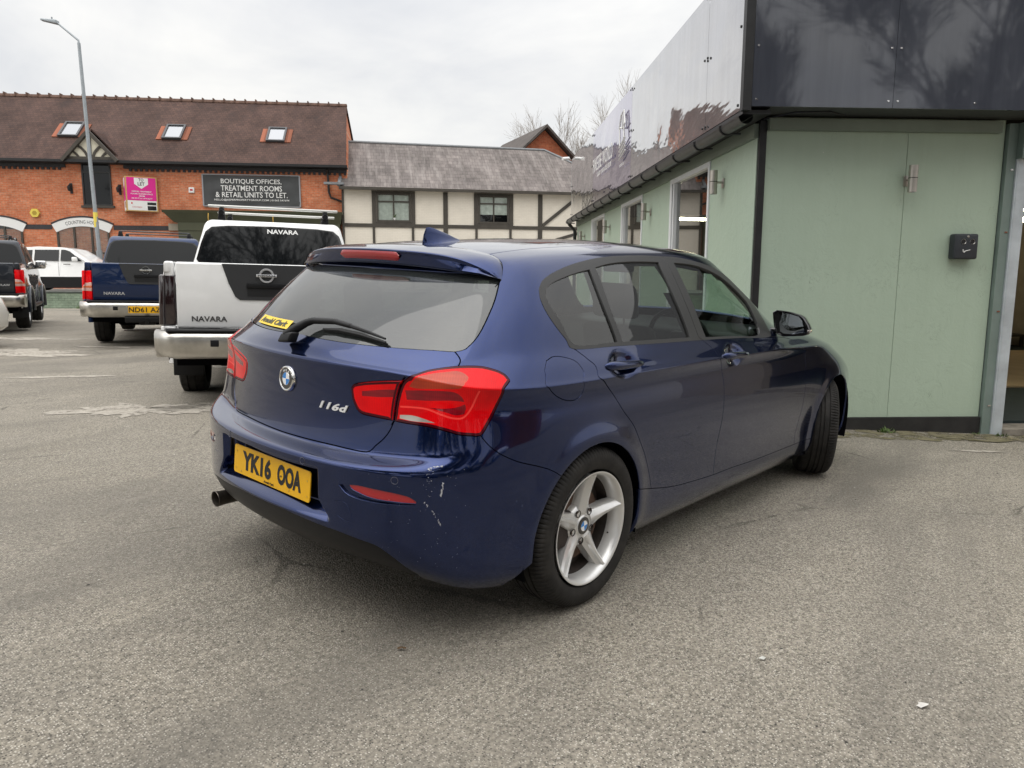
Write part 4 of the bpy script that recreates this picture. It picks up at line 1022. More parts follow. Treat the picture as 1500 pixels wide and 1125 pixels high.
# wiper
gp_=lambda s,t,off: Vector(tuple(Pc(np.array(s),np.array(t),off)))
def gs2(y,z):
    p,n=gate_frame(y,z); return p,n
A=Vector((-.748,.012,.990)); B=Vector((-.742,.004,1.012)); 
p1=Vector((-.668,-.022,1.060)); p2=Vector((-.668,-.17,1.068)); p3=Vector((-.655,-.245,1.058)); p4=Vector((-.648,-.330,1.046))
m=MB(); m.rhexa([(-.775,.045,.978),(-.735,.045,.972),(-.735,-.03,.980),(-.775,-.03,.986),(-.766,.030,1.012),(-.728,.030,1.008),(-.722,-.035,1.020),(-.760,-.035,1.022)],.008,3)
m.tube([(-.752,.018,1.003),(-.725,-.008,1.030),(-.695,-.030,1.052),(-.680,-.055,1.062)]+[p2,p3],[.020,.018,.015,.013,.0105,.009],10)
m.tube([p3,p4,(-.640,-.420,1.030)],[.008,.0065,.004],8)
wp=m.build('rear_wiper',MAT['black_plastic'],gate)
m=MB(); m.tube([(-.672,-.105,1.034),(-.668,-.2,1.040),(-.655,-.3,1.034),(-.642,-.425,1.018)],[.005,.008,.008,.004],6); m.tube([(-.668,-.108,1.028),(-.664,-.2,1.032),(-.650,-.3,1.027),(-.636,-.428,1.012)],[.003]*4,6)
m.build('wiper_blade',MAT['rubber_seal'],wp)
# yellow sticker on the glass, lower left
def on_glass(f,g,off=.002):
    # f 0..1 from the left edge inwards, g 0..1 up
    y=.415-.30*f; z=1.013+.0+.030*g
    p,n=gate_frame(y,z); return Vector((p.x,p.y,p.z))+Vector((-.6,0,.8))*off
V=[];F=[];nx,ny=14,3
for i in range(nx+1):
    for j in range(ny+1): V.append(on_glass(i/nx+ .03*(1-j/ny)*0,j/ny))
for i in range(nx):
    for j in range(ny): F.append((i*(ny+1)+j,i*(ny+1)+j+1,(i+1)*(ny+1)+j+1,(i+1)*(ny+1)+j))
stk=mesh('window_sticker',V,F,MAT['sticker'],gate)
text_on('Arnold Clark','sticker_lettering',MAT['sticker_ink'],stk,(0,0,0),(0,-1,0),(0,0,1),width=.86,height=.62,bold=.035,shear=.12,thick=.001,fn=lambda X,Y,Z:on_glass(.5+X,.5+Y,.0028+Z))
# ---------------- mirrors
mo=[(-.77,1.083),(-.792,1.098),(-.862,1.093),(-.921,1.08),(-.942,1.066),(-.968,1.03),(-.982,1.001),(-.971,.978),(-.944,.968),(-.842,.955),(-.806,.966),(-.785,1.009)]
mg=[(-.823,1.09),(-.867,1.085),(-.914,1.075),(-.934,1.054),(-.953,.988),(-.891,.972),(-.844,.971),(-.821,.981),(-.812,1.032)]
mg=[(y-.004,z-.004 if z>1.03 else z+.002) for y,z in mg]
def mirror(sd):
    m=MB(); V=[];F=[]; n=len(mo); cy=sum(q[0] for q in mo)/n; cz=sum(q[1] for q in mo)/n
    for dx,sc in((.012,.90),(0.,.97),(.004,1.0),(.03,1.0),(.06,.94),(.085,.80),(.105,.55),(.112,.25)):
        for y,z in mo: V.append((1.795+dx+(-.02)*(y-cy),sd*-1*-(cy+(y-cy)*sc),cz+(z-cz)*sc))
    k=8
    for i in range(k-1):
        for j in range(n): F.append((i*n+j,i*n+(j+1)%n,(i+1)*n+(j+1)%n,(i+1)*n+j))
    F.append([(k-1)*n+j for j in range(n)]); F.append([j for j in range(n)][::-1])
    m.add(V,F,0,True); m.rhexa([(1.80,sd*-.735,.965),(1.86,sd*-.735,.965),(1.86,sd*-.84,.972),(1.81,sd*-.84,.972),(1.80,sd*-.735,1.0),(1.86,sd*-.735,1.0),(1.86,sd*-.84,.995),(1.81,sd*-.84,.995)],.01)
    o=m.build('door_mirror',[MAT['gloss_black']],car)
    m=MB(); V=[(1.7925+(-.02)*(y-cy),sd*y,z) for y,z in mg]; m.add(V,[list(range(len(mg)))],0); m.build('mirror_glass',MAT['mirror'],o,fix=False)
    m=MB(); m.rhexa([(1.80,sd*-.968,.990),(1.83,sd*-.975,.990),(1.83,sd*-.985,.990),(1.80,sd*-.984,.990),(1.80,sd*-.968,1.004),(1.83,sd*-.975,1.004),(1.83,sd*-.985,1.004),(1.80,sd*-.984,1.004)],.003); m.build('indicator_lens',MAT['lens_clear'],o)
mirror(1); mirror(-1)
# ---------------- inside
def seat(name,x,y,w,back_top,hr=True,lean=.22):
    e=bpy.data.objects.new(name,None); link(e,car); e.location=(x,y,0)
    m=MB(); h=w/2
    m.rhexa([(-.05,-h,.32),(.46,-h,.34),(.46,h,.34),(-.05,h,.32),(-.05,-h,.47),(.46,-h,.52),(.46,h,.52),(-.05,h,.47)],.05,4); m.build('seat_cushion',MAT['cloth'],e)
    m=MB(); t=back_top; m.rhexa([(-.10,-h,.42),(.06,-h,.42),(.06,h,.42),(-.10,h,.42),(-.10-lean,-h*.82,t),(-.02-lean,-h*.82,t),(-.02-lean,h*.82,t),(-.10-lean,h*.82,t)],.045,4); m.build('seat_back',MAT['cloth'],e)
    if hr:
        m=MB(); m.rhexa([(-.12-lean,-.13,t+.03),(-.03-lean,-.13,t+.03),(-.03-lean,.13,t+.03),(-.12-lean,.13,t+.03),(-.14-lean,-.11,t+.20),(-.06-lean,-.11,t+.20),(-.06-lean,.11,t+.20),(-.14-lean,.11,t+.20)],.035,4)
        for s in(-.05,.05): m.tube([(-.07-lean,s,t-.02),(-.08-lean,s,t+.06)],.006,6)
        m.build('headrest',MAT['cloth'],e)
seat('front_seat',1.15,-.36,.50,1.02); seat('front_seat',1.15,.36,.50,1.02)
seat('rear_seat',.20,-.40,.52,.98); seat('rear_seat',.20,.40,.52,.98)
m=MB(); m.rhexa([(1.62,-.70,.70),(2.10,-.66,.70),(2.10,.66,.70),(1.62,.70,.70),(1.72,-.70,.95),(2.12,-.60,.985),(2.12,.60,.985),(1.72,.70,.95)],.04,3); m.rbox(.6,1.7,-.10,.10,.30,.58,.03); m.build('dashboard',MAT['black_plastic'],car)
m=MB(); pts_=[(1.52+.05*math.sin(a)*0-.07*math.sin(a),-.36+.185*math.cos(a),.90+.17*math.sin(a)) for a in np.linspace(0,2*PI,33)[:-1]]; m.tube(pts_,.014,8,closed=True); m.rbox(1.50,1.56,-.42,-.30,.84,.95,.02); m.tube([(1.53,-.36,.89),(1.72,-.36,.80)],.03,8); m.build('steering_wheel',MAT['black_plastic'],car)
m=MB(); m.rhexa([(-.50,-.56,.93),(-.02,-.66,.93),(-.02,.66,.93),(-.50,.56,.93),(-.50,-.56,.945),(-.02,-.66,.945),(-.02,.66,.945),(-.50,.56,.945)],.005,2); m.build('parcel_shelf',MAT['cloth'],car)
m=MB(); m.rbox(1.38,1.42,-.10,.10,1.265,1.32,.015); m.tube([(1.43,0,1.30),(1.50,0,1.345)],.01,6); m.build('rear_view_mirror',MAT['black_plastic'],car)
# ---------------------------------------------------------------- frames of the place
CAMXY=Vector((-2.24273303,-2.43834479)); RAx=Vector((.65738701,-.75355313)); DAx=Vector((.75355313,.65738701)); AZ=math.radians(-48.8996)
def RD(r,d,z=0.): q=CAMXY+RAx*r+DAx*d; return Vector((q.x,q.y,z))
def gh(x,y):
    x=np.asarray(x,float);y=np.asarray(y,float)
    a=np.where(y<.5,.0464*y,.0232+.025*(1-np.exp(-np.maximum(y-.5,0)/.54)))
    a=np.where(y<-4,-.1856-.06*(1-np.exp(np.minimum(y+4,0)/1.3)),a)
    dd=(x+2.2427)*.75355+(y+2.4383)*.65739; ll=-((x+2.2427)*.65739-(y+2.4383)*.75355); q=np.clip((dd-8)/4.5,0,1); q=q*q*(3-2*q)*np.clip(ll/2.5,0,1)
    return a-.0054*np.clip(x,-8,8)+.055*q
def GZ(r,d): q=RD(r,d); return float(gh(q.x,q.y))
# ground
gx=np.unique(np.concatenate([[-400,-200,-100,-60,-40,-30],np.arange(-20,30.1,.5),[35,45,60,100,200,400]]))
X,Y=np.meshgrid(gx,gx,indexing='ij'); Z=gh(X,Y); n=len(gx)
F=[(i*n+j,(i+1)*n+j,(i+1)*n+j+1,i*n+j+1) for i in range(n-1) for j in range(n-1)]
struct(mesh('asphalt_ground',np.stack([X.ravel(),Y.ravel(),Z.ravel()],1),F,MAT['asphalt'],smooth=True))
def blob(name,mat,r,d,a,b,ang=0,h=.004,seed=0,rag=.3,kind='structure',n=72):
    rs=random.Random(seed); ph=[rs.uniform(0,6.28) for _ in range(9)]
    V=[];F=[]
    for k in range(9):
        for i in range(n):
            t=2*PI*i/n; q=1+rag*(.45*math.sin(2*t+ph[0])+.35*math.sin(5*t+ph[1])+.3*math.sin(9*t+ph[2])+.22*math.sin(17*t+ph[3])+.16*math.sin(29*t+ph[4]))
            q*=k/8; u=a*q*math.cos(t); v=b*q*math.sin(t); uu=u*math.cos(ang)-v*math.sin(ang); vv=u*math.sin(ang)+v*math.cos(ang)
            p=RD(r+uu,d+vv); V.append((p.x,p.y,float(gh(p.x,p.y))+h))
    for k in range(8):
        for i in range(n): F.append((k*n+i,k*n+(i+1)%n,(k+1)*n+(i+1)%n,(k+1)*n+i))
    return struct(mesh(name,V,F,mat),kind=kind)
for i,(r,d,a,b,g) in enumerate([(-3.30,6.45,.52,.34,.1),(-2.85,6.62,.34,.2,.4),(-7.4,10.95,1.1,.42,0),(-8.0,10.1,.8,.26,.1),(-6.5,11.9,.5,.14,0),(-5.3,8.6,.5,.10,.2),(-9.0,13.4,1.1,.25,0),(-5.0,12.8,.45,.16,.3),(-6.3,15.5,1.3,.35,0),(-3.8,9.6,.22,.1,0),(2.4,5.7,.20,.04,.1),(3.6,5.55,.16,.03,0)]):
    blob('worn_patch',MAT['worn_patch'],r,d,a,b,g,.004,i+3,.55)
blob('moss_patch',MAT['moss'],3.1,6.02,1.25,.20,.03,.004,31,.5); blob('moss_patch',MAT['moss'],4.3,6.06,.6,.16,.03,.008,32,.5)
# raised street beyond the retaining wall
m=MB(); P=[RD(-90,27.25),RD(90,27.25),RD(90,120),RD(-90,120)]
m.hexa([(p.x,p.y,-.3) for p in P]+[(p.x,p.y,.68) for p in P]); struct(m.build('street',MAT['pavement']))
# loose chips and crumbs
m=MB(); rs=random.Random(11)
for i in range(900):
    d=1.3+rs.random()**1.6*12; r=rs.uniform(-.95,.95)*d*.8; p=RD(r,d); s=rs.uniform(.0015,.0055)*(1+.05*d); z=float(gh(p.x,p.y))
    V=[(p.x+s*rs.uniform(.6,1.3)*math.cos(a),p.y+s*rs.uniform(.6,1.3)*math.sin(a),z+.001) for a in(0,1.57,3.14,4.71)]+[(p.x,p.y,z+s*.8)]
    m.add(V,[(0,1,4),(1,2,4),(2,3,4),(3,0,4)],0 if rs.random()<.55 else 1)
m.build('loose_grit',[simple('pale_grit',(.48,.45,.40),.9),simple('dark_grit',(.06,.055,.05),.9)],fix=False)['kind']='stuff'
def litter(name,label,cat,r,d,s,c,seed):
    rs=random.Random(seed); V=[];F=[]; k=9
    for i in range(k):
        a=2*PI*i/k; q=s*rs.uniform(.5,1.2); p=RD(r+q*math.cos(a)*1.6,d+q*math.sin(a)*.7); V.append((p.x,p.y,float(gh(p.x,p.y))+rs.uniform(.004,.014)))
    p=RD(r,d); V.append((p.x,p.y,float(gh(p.x,p.y))+.016)); 
    for i in range(k): F.append((i,(i+1)%k,k))
    tag(mesh(name,V,F,simple(name+'_matter',c,.9,var=.2,vs=40)),label,cat)
litter('paper_scrap','small white scrap lying on the asphalt at the lower right','litter',1.28,2.12,.016,(.62,.60,.56),1)
litter('dead_leaf','brown dead leaf flat on the asphalt in front of the blue hatchback bumper','leaf',-.37,2.33,.010,(.10,.06,.03),2)
litter('paint_flake','pale flake on the asphalt right of the hatchback rear wheel, lower right','litter',.86,2.36,.009,(.62,.62,.58),3)
# ---------------------------------------------------------------- trees (bare)
def bare_tree(name,label,loc,h,mat,seed,spread=.5,up=.5,levels=5,trunk=.22,thin=.006,group=None,fan=3,crown0=.25):
    rs=random.Random(seed); root=thing(name,label,'tree',loc,group=group)
    T=MB();C=MB()
    def grow(p,d,L,r,lv):
        pts=[p]; q=p.copy(); dd=d.copy(); k=4
        for i in range(k):
            dd=(dd+Vector((rs.gauss(0,.09),rs.gauss(0,.09),rs.gauss(0,.05)+up*.05))).normalized(); q=q+dd*(L/k); pts.append(q.copy())
        r1=max(r*.55,thin*.6); rr=[lerp(r,r1,i/k) for i in range(k+1)]
        (T if lv==0 else C).tube(pts,rr,6 if lv<2 else 3,cap=False)
        if lv>=levels: return
        nb=fan+(1 if lv>1 else 0)+(2 if lv==0 else 0)
        for i in range(nb):
            f=rs.uniform(.35,1.) if lv else rs.uniform(crown0+.2,1.); j=min(int(f*k),k-1); b=pts[j].lerp(pts[j+1],f*k-j)
            ax=Vector((rs.gauss(0,1),rs.gauss(0,1),rs.gauss(0,.4))); ax=(ax-dd*ax.dot(dd)).normalized()
            nd=(dd+ax*rs.uniform(.4,1.)*spread*1.6+Vector((0,0,up*.35))).normalized(); grow(b,nd,L*rs.uniform(.52,.78),max(rr[j]*.58,thin),lv+1)
        grow(pts[-1],dd,L*.7,r1,lv+1)
    grow(Vector((0,0,0)),Vector((0,0,1)),h*.36,trunk,0)
    T.build('trunk',mat,root,fix=False); C.build('branches',mat,root,fix=False); return root
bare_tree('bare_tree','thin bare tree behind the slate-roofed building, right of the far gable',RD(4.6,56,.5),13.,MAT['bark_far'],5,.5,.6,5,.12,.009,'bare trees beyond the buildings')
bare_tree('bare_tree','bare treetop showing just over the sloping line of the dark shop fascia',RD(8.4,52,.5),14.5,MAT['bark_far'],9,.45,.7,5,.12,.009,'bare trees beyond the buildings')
bare_tree('bare_tree','bushy upright bare tree behind the photographer, mirrored at the left of the fascia',RD(10.5,-15,0),10.5,MAT['bark'],21,.34,1.1,5,.16,.014,'bare trees behind the photographer',4,.0)
bare_tree('bare_tree','tall spreading bare tree behind the photographer, mirrored at the right of the fascia',RD(17.5,-15,0),16.,MAT['bark'],23,.55,.45,6,.36,.014,'bare trees behind the photographer',3,.1)
tA=bare_tree('bare_tree','bare tree behind the photographer to the left',RD(-8,-16,0),14.,MAT['bark'],27,.55,.5,6,.3,.016,'bare trees behind the photographer')
for i,(r,d,a,sc) in enumerate(((-14,-14,1.1,1.45),(-20,-12,2.3,1.35),(-3.5,-15,3.4,1.5),(4.0,-19,4.4,1.2))):  # extra unseen trees, added to darken what the truck windows reflect
    c=copy_tree(tA); c.location=RD(r,d,0); c.rotation_euler=(0,0,a); c.scale=(sc,sc,sc); c['label']=['second','farthest left','nearest to the middle','right of the middle'][i]+' bare tree added out of view behind the photographer to darken reflections'
bare_tree('bare_tree','bare tree behind the photographer, straight behind the hatchback',RD(1.,-19,0),13.,MAT['bark'],33,.5,.5,5,.25,.012,'bare trees behind the photographer')
# hedge mass added out of view behind the photographer, to darken reflections
def leafmass(name,label,cat,r0,r1,d0,d1,z0,z1,n,mat,seed,ls=.10,kind=None,loc=None):
    rs=random.Random(seed); V=[];F=[]
    for i in range(n):
        r=rs.uniform(r0,r1); d=rs.uniform(d0,d1); zz=z0+(z1-z0)*rs.random()**.8*(.75+.25*math.sin(r*1.3+d)); p=RD(r,d,zz)
        a=rs.uniform(0,6.28);b=rs.uniform(-1,1); u=Vector((math.cos(a),math.sin(a),b)).normalized()*ls*rs.uniform(.6,1.3); v=Vector((-math.sin(a),math.cos(a),rs.uniform(-1,1))).normalized()*ls*.6
        k=len(V); V+=[p-u,p+v,p+u,p-v]; F.append((k,k+1,k+2,k+3))
    o=mesh(name,V,F,mat); tag(o,label,cat,None,kind); return o
leafmass('hedge','long dark hedge added out of view behind the photographer to darken reflections','hedge',-30,26,-17.5,-15.5,-.2,4.6,16000,MAT['hedge_leaf'],4,.26)
ob_=thing('added_shed','long low brick shed added out of view to the right, for dark reflections','building',RD(15,-13,0),AZ+PI/2)  # unseen shed, added as a dark mass for the car's side reflections
m=MB(); m.box(0,13,-5,0,-.5,3.0); m.build('wall',MAT['gable_brick'],ob_); m=MB(); m.hexa([(-.2,-5.2,3.0),(13.2,-5.2,3.0),(13.2,.3,3.0),(-.2,.3,3.0),(-.2,-2.6,4.3),(13.2,-2.6,4.3),(13.2,-2.4,4.3),(-.2,-2.4,4.3)]); m.build('roof',MAT['slate'],ob_)
leafmass('far_trees','dark far-off tree line on the left horizon beyond the brick building','trees',-120,-42,60,66,0,7,9000,MAT['hedge_leaf'],6,.55,'stuff')
leafmass('far_trees','dark far-off tree line behind the showroom and the slate-roofed building','trees',14,110,62,68,0,6.5,9000,MAT['hedge_leaf'],8,.55,'stuff')
# weeds at the foot of the green wall
def weed(r,d,s,seed,label):
    rs=random.Random(seed); V=[];F=[]
    for i in range(int(34*s/.05)):
        a=rs.uniform(0,6.28); L=s*rs.uniform(.4,1.); w=s*rs.uniform(.05,.12); o=RD(r+rs.gauss(0,s*.5),d+rs.gauss(0,s*.2)); z=float(gh(o.x,o.y)); o=Vector((o.x,o.y,z))
        u=Vector((math.cos(a),math.sin(a),0)); t=u*L*.6+Vector((0,0,L*rs.uniform(.3,.9))); sd_=Vector((-u.y,u.x,0))*w
        k=len(V); V+=[o-sd_*.5,o+sd_*.5,o+t*.6+sd_,o+t,o+t*.6-sd_]; F.append((k,k+1,k+2,k+3,k+4))
    tag(mesh('weed',V,F,MAT['weed']),label,'weed',)
weed(3.16,6.10,.07,1,'green weed tuft at the plinth near the hatchback front wheel')
weed(3.95,6.16,.035,2,'tiny weed at the right end of the black plinth, left of the steel jamb')
weed(4.14,6.13,.05,3,'small weed right against the foot of the galvanised door jamb')
weed(4.45,6.2,.03,5,'sparse weed on the doorway threshold at the right edge')
for i,(r,s) in enumerate([(-15.6,.16),(-14.9,.2),(-14.2,.15),(-13.5,.13)]): weed(r,26.85,s,40+i,['leftmost','second','third','rightmost'][i]+' weed clump along the green brick wall foot')
# ---------------------------------------------------------------- street lamp
sl_=thing('street_lamp','tall grey street lamp standing between the white estate and the red brick building','street lamp',RD(-17.12,31,.68))
sr=AZ; 
def ld(r,d,z): q=RAx*r+DAx*d; return (q.x,q.y,z)
m=MB(); m.tube([ld(0,0,0),ld(-.01,0,1.6)],.12,12); m.tube([ld(-.01,0,1.6),ld(-.10,0,5),ld(-.20,0,9.75)],[.085,.075,.06],12); m.build('column',MAT['street_steel'],sl_)
m=MB(); m.tube([ld(-.20,0,9.7),ld(-.21,0,9.85),ld(-1.02,0,10.52)],[.05,.04,.033],8); m.build('bracket_arm',MAT['street_steel'],sl_)
m=MB(); q=[ld(-.98,-.13,10.44),ld(-.98,.13,10.44),ld(-1.62,.10,10.58),ld(-1.62,-.10,10.58),ld(-.98,-.13,10.60),ld(-.98,.13,10.60),ld(-1.62,.10,10.66),ld(-1.62,-.10,10.66)]; m.rhexa(q,.03,3); m.tube([ld(-1.2,0,10.62),ld(-1.2,0,10.72)],.03,8); m.build('lantern',MAT['street_steel'],sl_)
m=MB(); m.tube([ld(-.05,0,2.55),ld(-.055,0,3.15)],.088,12); m.build('warning_band',MAT['alarm_yellow'],sl_)
# ---------------------------------------------------------------- green brick retaining wall
wl=thing('retaining_wall','low green painted brick wall with weeds at its foot, under the white estate','wall',RD(-27,27,0),AZ)
m=MB(); m.box(0,24,0,.22,-.2,.62); m.build('brickwork',MAT['green_brick'],wl); m=MB(); m.box(0,24,-.02,.24,.62,.68); m.build('coping',simple('dark_coping',(.05,.06,.05),.7,var=.3),wl)
# ---------------------------------------------------------------- red brick building
RED=thing('brick_building','long orange-red brick building with a dark clay tile roof and three rooflights','building',RD(-7.530827,34.5,0),AZ+math.radians(7))
m=MB(); m.box(-34,0,0,8,.6,6.05); m.add([(0.,0,6.05),(0.,8,6.05),(-.36,4,9.55),(-.6,0,6.05),(-.6,8,6.05),(-.66,4,9.55)],[(0,1,2),(3,5,4),(0,2,5,3),(1,4,5,2)]); m.build('wall',MAT['red_brick'],RED)
roofm=MB(); V=[(-34.2,-.38,6.20),(.0,-.38,6.20),(-.30,4,9.72),(-34.2,4,9.72),(-34.2,8.38,6.20),(.08,8.38,6.20)]
roofm.add(V+[(v[0],v[1],v[2]-.10) for v in V],[(0,1,2,3),(3,2,5,4),(6,9,8,7),(9,10,11,8),(0,6,7,1),(1,7,8,2),(2,8,11,5)]); roof=roofm.build('roof',MAT['red_tile'],RED,fix=False)
m=MB()
x=-34.2
m.rhexa([(-34.2,3.86,9.64),(-.28,3.86,9.64),(-.28,4.14,9.64),(-34.2,4.14,9.64),(-34.2,3.93,9.79),(-.28,3.93,9.79),(-.28,4.07,9.79),(-34.2,4.07,9.79)],.03,2)
while x<-.3: m.box(x,x+.05,3.85,4.15,9.66,9.845); x+=.5
m.build('ridge_tile',MAT['ridge_tile'],roof,fix=False)
m=MB(); m.box(-34,.05,-.50,-.36,6.08,6.19); m.box(-34,.05,-.36,-.02,6.05,6.12); m.build('gutter',MAT['post_black'],RED)
m=MB(); x=-33.9
while x<-.1:
    if not(-12.1<x<-9.5): m.box(x,x+.11,-.07,-.002,5.80,5.90)
    x+=.225
m.box(-34,-12.0,-.085,-.001,5.90,6.05); m.box(-9.6,-.02,-.085,-.001,5.90,6.05); m.box(-34,-12.75,-.02,-.0015,3.26,3.46); m.box(-10.2,-7.3,-.02,-.0015,3.26,3.46); m.build('string_course',MAT['dark_brick'],RED)
sl45=math.atan2(3.52,4.38)
def rooflight(xc,yc):
    zc=6.20+(yc+.38)*3.52/4.38; e=bpy.data.objects.new('rooflight',None); link(e,roof); e.location=(xc,yc,zc); e.rotation_euler=(sl45,0,0)
    m=MB(); m.box(-.68,.68,-.60,.58,.004,.045); m.build('new_tile_patch',MAT['new_tile'],e)
    m=MB(); 
    for a in((-.42,-.34,-.62,.62),(.34,.42,-.62,.62),(-.34,.34,.54,.62),(-.34,.34,-.62,-.54)): m.box(a[0],a[1],a[2],a[3],.03,.14)
    m.build('rooflight_frame',simple('grey_rooflight_frame',(.06,.06,.065),.5),e); m=MB(); m.box(-.34,.34,-.54,.54,.05,.09); m.build('rooflight_pane',glassy_pane,e)
glassy_pane=simple('sky_reflecting_pane',(.30,.31,.33),.04,.6,coat=1)
for xc in(-12.25,-7.85,-3.30): rooflight(xc,1.50)
# half-timbered gablet
gab=True
gb=bpy.data.objects.new('gablet',None); link(gb,RED); gb.location=(-10.79,0,0)
m=MB(); m.prism([(-1.0,-.40,6.22),(1.0,-.40,6.22),(0,-.40,7.30)],(0,.1,0)); m.build('render_panel',MAT['cream_render'],gb)
m=MB()
def bar(a,b,w,y0=-.16,y1=-.115,mb=None):
    if gab: y0-=.28; y1-=.28
    d=Vector((b[0]-a[0],b[1]-a[1])); d.normalize(); nrm_=Vector((-d.y,d.x))*w/2
    P=[(a[0]-nrm_.x,y0,a[1]-nrm_.y),(b[0]-nrm_.x,y0,b[1]-nrm_.y),(b[0]+nrm_.x,y0,b[1]+nrm_.y),(a[0]+nrm_.x,y0,a[1]+nrm_.y)]; mb.prism(P,(0,y1-y0,0))
bar((0,6.2),(0,7.2),.12,-.160,-.115,m); bar((-1.0,6.26),(1.0,6.26),.12,-.163,-.115,m)
for s in(1,-1):
    pr_=[(s*.10,6.3),(s*.2,6.52),(s*.36,6.70),(s*.52,6.78)]
    for i in range(3): bar(pr_[i],pr_[i+1],.10,-.158,-.115,m)
    pr_=[(s*.46,6.28),(s*.54,6.40),(s*.68,6.52),(s*.80,6.54)]
    for i in range(3): bar(pr_[i],pr_[i+1],.09,-.156,-.115,m)
    bar((s*1.12,6.13),(0,7.36),.13,-.30,-.10,m)
m.build('timber_frame',MAT['timber'],gb); gab=False
m=MB()
for s in(1,-1): m.hexa([(s*1.22,-.10,6.14),(s*1.22,2.2,6.14),(0,2.2,7.47),(0,-.10,7.47),(s*1.22,-.10,6.21),(s*1.22,2.2,6.21),(0,2.2,7.54),(0,-.10,7.54)])
m.build('gablet_roof',MAT['red_tile'],gb)
def casement(par,x0,x1,z0,z1,frame,glass,bars_v=(),bars_h=(),fw=.07,y=-.03,name='window'):
    m=MB(); 
    m.box(x0,x0+fw,y-.03,-.002,z0,z1);m.box(x1-fw,x1,y-.03,-.002,z0,z1);m.box(x0+fw,x1-fw,y-.03,-.002,z0,z0+fw);m.box(x0+fw,x1-fw,y-.03,-.002,z1-fw,z1)
    for b in bars_v: m.box(b-.03,b+.03,y-.02,-.003,z0+fw,z1-fw)
    for b in bars_h: m.box(x0+fw,x1-fw,y-.022,-.004,b-.03,b+.03)
    f=m.build(name,frame,par); g=MB(); g.box(x0+fw*.8,x1-fw*.8,y+.008,-.001,z0+fw*.8,z1-fw*.8); g.build('pane',glass,f); return f
casement(RED,-11.36,-10.16,4.30,6.14,simple('black_window_frame',(.02,.02,.02),.5),MAT['dark_glass'],(),(5.72,),.06)
m=MB(); m.box(-11.45,-10.08,-.10,0,4.20,4.30); m.build('window_sill',MAT['timber'],RED)
def arch_win(xc,hw,zs,rise,txt):
    e=bpy.data.objects.new('arched_window',None); link(e,RED); e.location=(xc,0,0)
    R_=(hw*hw+rise*rise)/(2*rise); zc=zs+rise-R_; a0=math.asin(hw/R_)
    def ring(r0,r1,y0,y1,mat,nm):
        m=MB(); n=24; V=[]
        for i in range(n+1):
            a=-a0+2*a0*i/n
            for r,y in((r0,y0),(r1,y0),(r1,y1),(r0,y1)): V.append((r*math.sin(a),y,zc+r*math.cos(a)))
        F=[(i*4+j,i*4+(j+1)%4,(i+1)*4+(j+1)%4,(i+1)*4+j) for i in range(n) for j in range(4)]+[(0,1,2,3),(4*n+3,4*n+2,4*n+1,4*n)]
        m.add(V,F); return m.build(nm,mat,e)
    ring(R_+.10,R_+.17,-.07,-.001,MAT['dark_brick'],'drip_course'); b=ring(R_-.28,R_+.10,-.06,-.001,MAT['sign_white'],'arch_sign')
    if txt: 
        def fn(X,Y,Z): a=X/R_; r=R_-.09+Y; return (r*math.sin(a),-.062-Z,zc+r*math.cos(a))
        text_on(txt,'sign_lettering',MAT['ink'],b,(0,0,0),(1,0,0),(0,0,1),width=1.45,height=.15,bold=.0,fn=fn)
    # glazing below
    m=MB(); n=16; top=[((R_-.28)*math.sin(-a0+2*a0*i/n),zc+(R_-.28)*math.cos(-a0+2*a0*i/n)) for i in range(n+1)]
    m.prism([(p[0],-.03,p[1]) for p in top]+[(top[-1][0],-.03,.95),(top[0][0],-.03,.95)],(0,.02,0)); m.build('pane',MAT['glass_house'],e)
    m=MB(); w_=top[-1][0]
    for x in(-w_+.04,-w_/3,w_/3,w_-.04): m.box(x-.04,x+.04,-.06,-.005,.95,zc+math.sqrt((R_-.28)**2-x*x)-.01)
    m.box(-w_,w_,-.061,-.004,2.20,2.28); m.box(-w_,w_,-.061,-.004,.9,1.0); m.build('window_frame',MAT['timber'],e)
    m=MB(); m.box(-w_,w_,.004,.012,1.0,3.3); c=m.build('net_curtain',MAT['curtain'],e); return e
arch_win(-11.48,1.22,3.38,.30,'COUNTING HOUSE'); arch_win(-15.05,1.22,3.38,.30,None)
# olive shopfront
sh=bpy.data.objects.new('shopfront',None); link(sh,RED)
m=MB(); m.box(-7.35,-.35,-.45,-.003,3.25,3.80); m.box(-7.35,-5.6,-.42,-.003,.68,3.25); m.box(-1.2,-.35,-.42,-.003,.68,3.25); m.box(-5.6,-1.2,-.42,-.003,.68,1.3); m.build('olive_frame',MAT['olive'],sh)
m=MB(); m.hexa([(-7.9,-.72,4.00),(-.2,-.72,4.00),(-.2,-.003,4.00),(-7.9,-.003,4.00),(-7.9,-.78,4.11),(-.2,-.78,4.11),(-.2,-.003,4.16),(-7.9,-.003,4.16)]); m.hexa([(-7.5,-.46,3.60),(-.3,-.46,3.60),(-.3,-.003,3.60),(-7.5,-.003,3.60),(-7.85,-.70,4.0),(-.25,-.70,4.0),(-.25,-.003,4.0),(-7.85,-.003,4.0)]); m.build('shop_cornice',MAT['olive'],sh)
m=MB(); m.box(-5.6,-1.2,-.30,-.2,1.3,3.25); m.build('shop_window',MAT['dark_glass'],sh)
m=MB(); m.box(-7.86,-6.9,-.09,-.002,3.26,3.56); m.build('stone_block',simple('pale_stone',(.36,.32,.25),.8,var=.1),RED)
